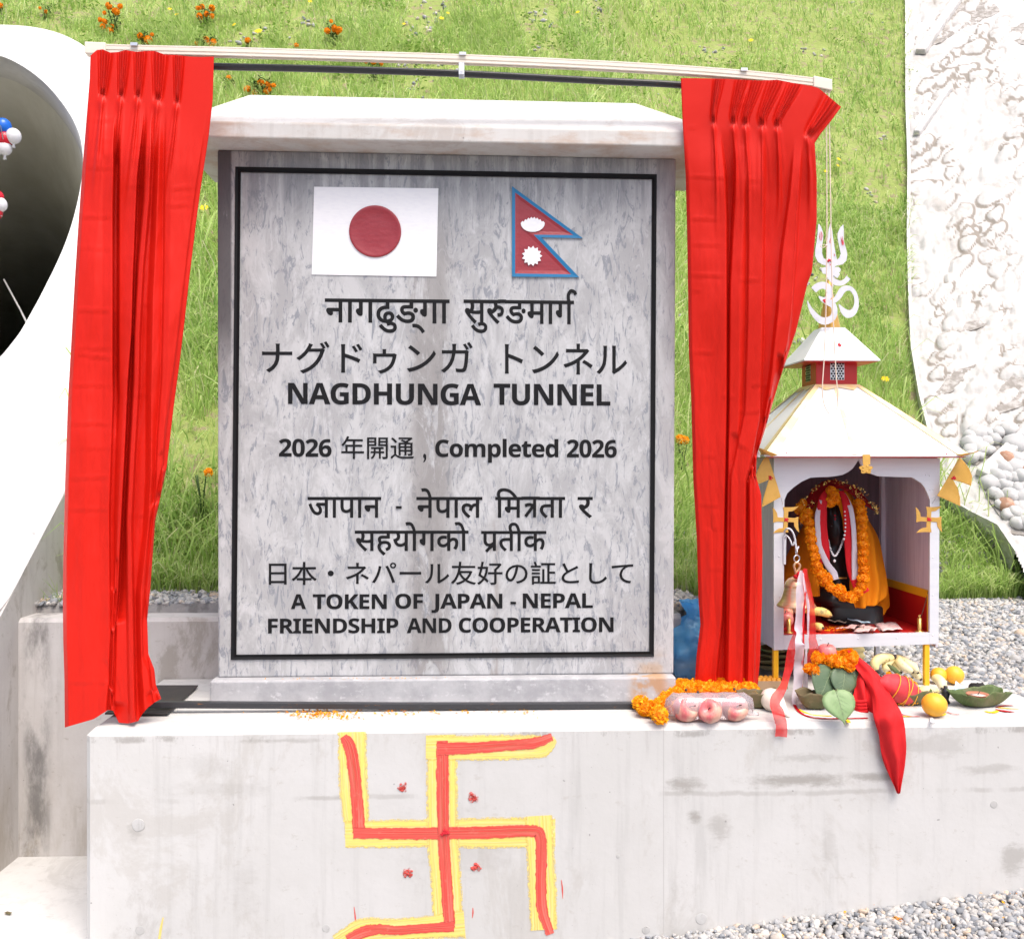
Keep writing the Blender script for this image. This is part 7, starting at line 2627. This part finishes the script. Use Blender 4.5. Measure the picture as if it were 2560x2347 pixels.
dpart([([(1985, 1758), (2000, 1780), (2040, 1794), (2120, 1795), (2170, 1794)], .010), ([(2490, 1767), (2512, 1763), (2534, 1763)], [.004, .012, .003]), ([(2488, 1772), (2512, 1777), (2536, 1779)], [.006, .022, .004]), ([(2240, 1780), (2270, 1789), (2300, 1790)], .006), ([(2365, 1778), (2380, 1783), (2398, 1785)], .005)], m_rpow, .0012, 'red_line')
dpart([([(1996, 1772), (2030, 1786), (2080, 1789)], .010), ([(2496, 1768), (2520, 1770), (2548, 1772)], [.010, .008, .003]), ([(2462, 1777), (2480, 1780), (2495, 1776)], [.008, .020, .010]), ([(2340, 1788), (2352, 1788), (2362, 1782)], .012), ([(2230, 1788), (2260, 1790), (2280, 1790)], .008), ([(2119, 1798), (2122, 1806)], .012)], m_ypow, .0006, 'yellow_line')
dpart([([(2010, 1784), (2060, 1792), (2120, 1792)], .014)], m_wpow, 0, 'white_line')

# loose petals on stone foot, ledge and yard
pt_ = MB()
def onbase():
    x = random.choice([random.gauss(1010, 150), random.uniform(640, 1300), random.gauss(760, 40)])
    return P(x, 1692, 3.30 - random.uniform(0, .015))
def base_z(p):
    p.z = zb + .0006
    return p
petals(pt_, 42, lambda: base_z(onbase()))
petals(pt_, 150, lambda: PZ(random.gauss(810, 42), random.gauss(1787, 5), ZL + .001), .008, .016)
petals(pt_, 110, lambda: PZ(random.uniform(690, 1360), min(1800, random.gauss(1779, 4)), ZL + .001), .007, .015)
petals(pt_, 12, lambda: PZ(random.uniform(430, 1500), random.uniform(1775, 1803), ZL + .001), .004, .009)
petals(pt_, 30, lambda: (lambda p: Vector((p.x, p.y, fz(U(p)) + .016)))(PZ(random.uniform(1900, 2560), random.uniform(2215, 2340), .1)), .008, .016)
petals(pt_, 26, lambda: (lambda p: p + Vector((0, 0, .012)))(PZ(2252 + random.gauss(0, 7), 2304 + random.gauss(0, 3), .07)), .008, .016)
petals(pt_, 40, gz(z6, (770, 1100, 690, 790), ZL + .012))
kind(pt_.build('loose_petals', m_mari, recalc=False), 'stuff')
b = MB()
for pp_ in ([(18, 2277), (30, 2283), (24, 2286), (10, 2284)], [(2330, 1752), (2332, 1750), (2330, 1756), (2326, 1756)]):
    b.add([PZ(*q, .004) + ZN * .004 * (i % 2) for i, q in enumerate(pp_)], [[0, 1, 2, 3]])
    break
tag(b.build('dry_leaf', m_dleaf, recalc=False, solid=.0006), 'small curled dry leaf on the concrete floor at the far left', 'leaf')
# tufts growing at the foot of the portal
for i, (x0, y0, h_, lab) in enumerate(((152, 1526, 110, 'long grass tuft beside the left curtain at the portal foot'), (108, 1530, 66, 'thin weed stalk standing against the portal foot'))):
    g_ = PZ(x0, y0, .92)
    g_ = P(x0, 1526, 3.88)
    t = thing('grass_tuft', lab, 'plant', g_, 'tufts at the foot of the portal')
    b = MB()
    kk = g_.y / F
    for q in range(15 if i == 0 else 6):
        a = random.uniform(-1.3, 1.3)
        hh_ = h_ * kk * random.uniform(.5, 1.05)
        base = g_ + Vector((random.uniform(-.02, .02), random.uniform(-.01, .01), -.03))
        b.tube(catmull([base, base + Vector((.12 * a * hh_, 0, hh_ * .5)), base + Vector((.42 * a * hh_, -.02, hh_))], 3), [.0022, .0022, .002, .002, .0018, .0014, .0003], 4, flat=.4)
    b.build('blades', m_grass, t, recalc=False)
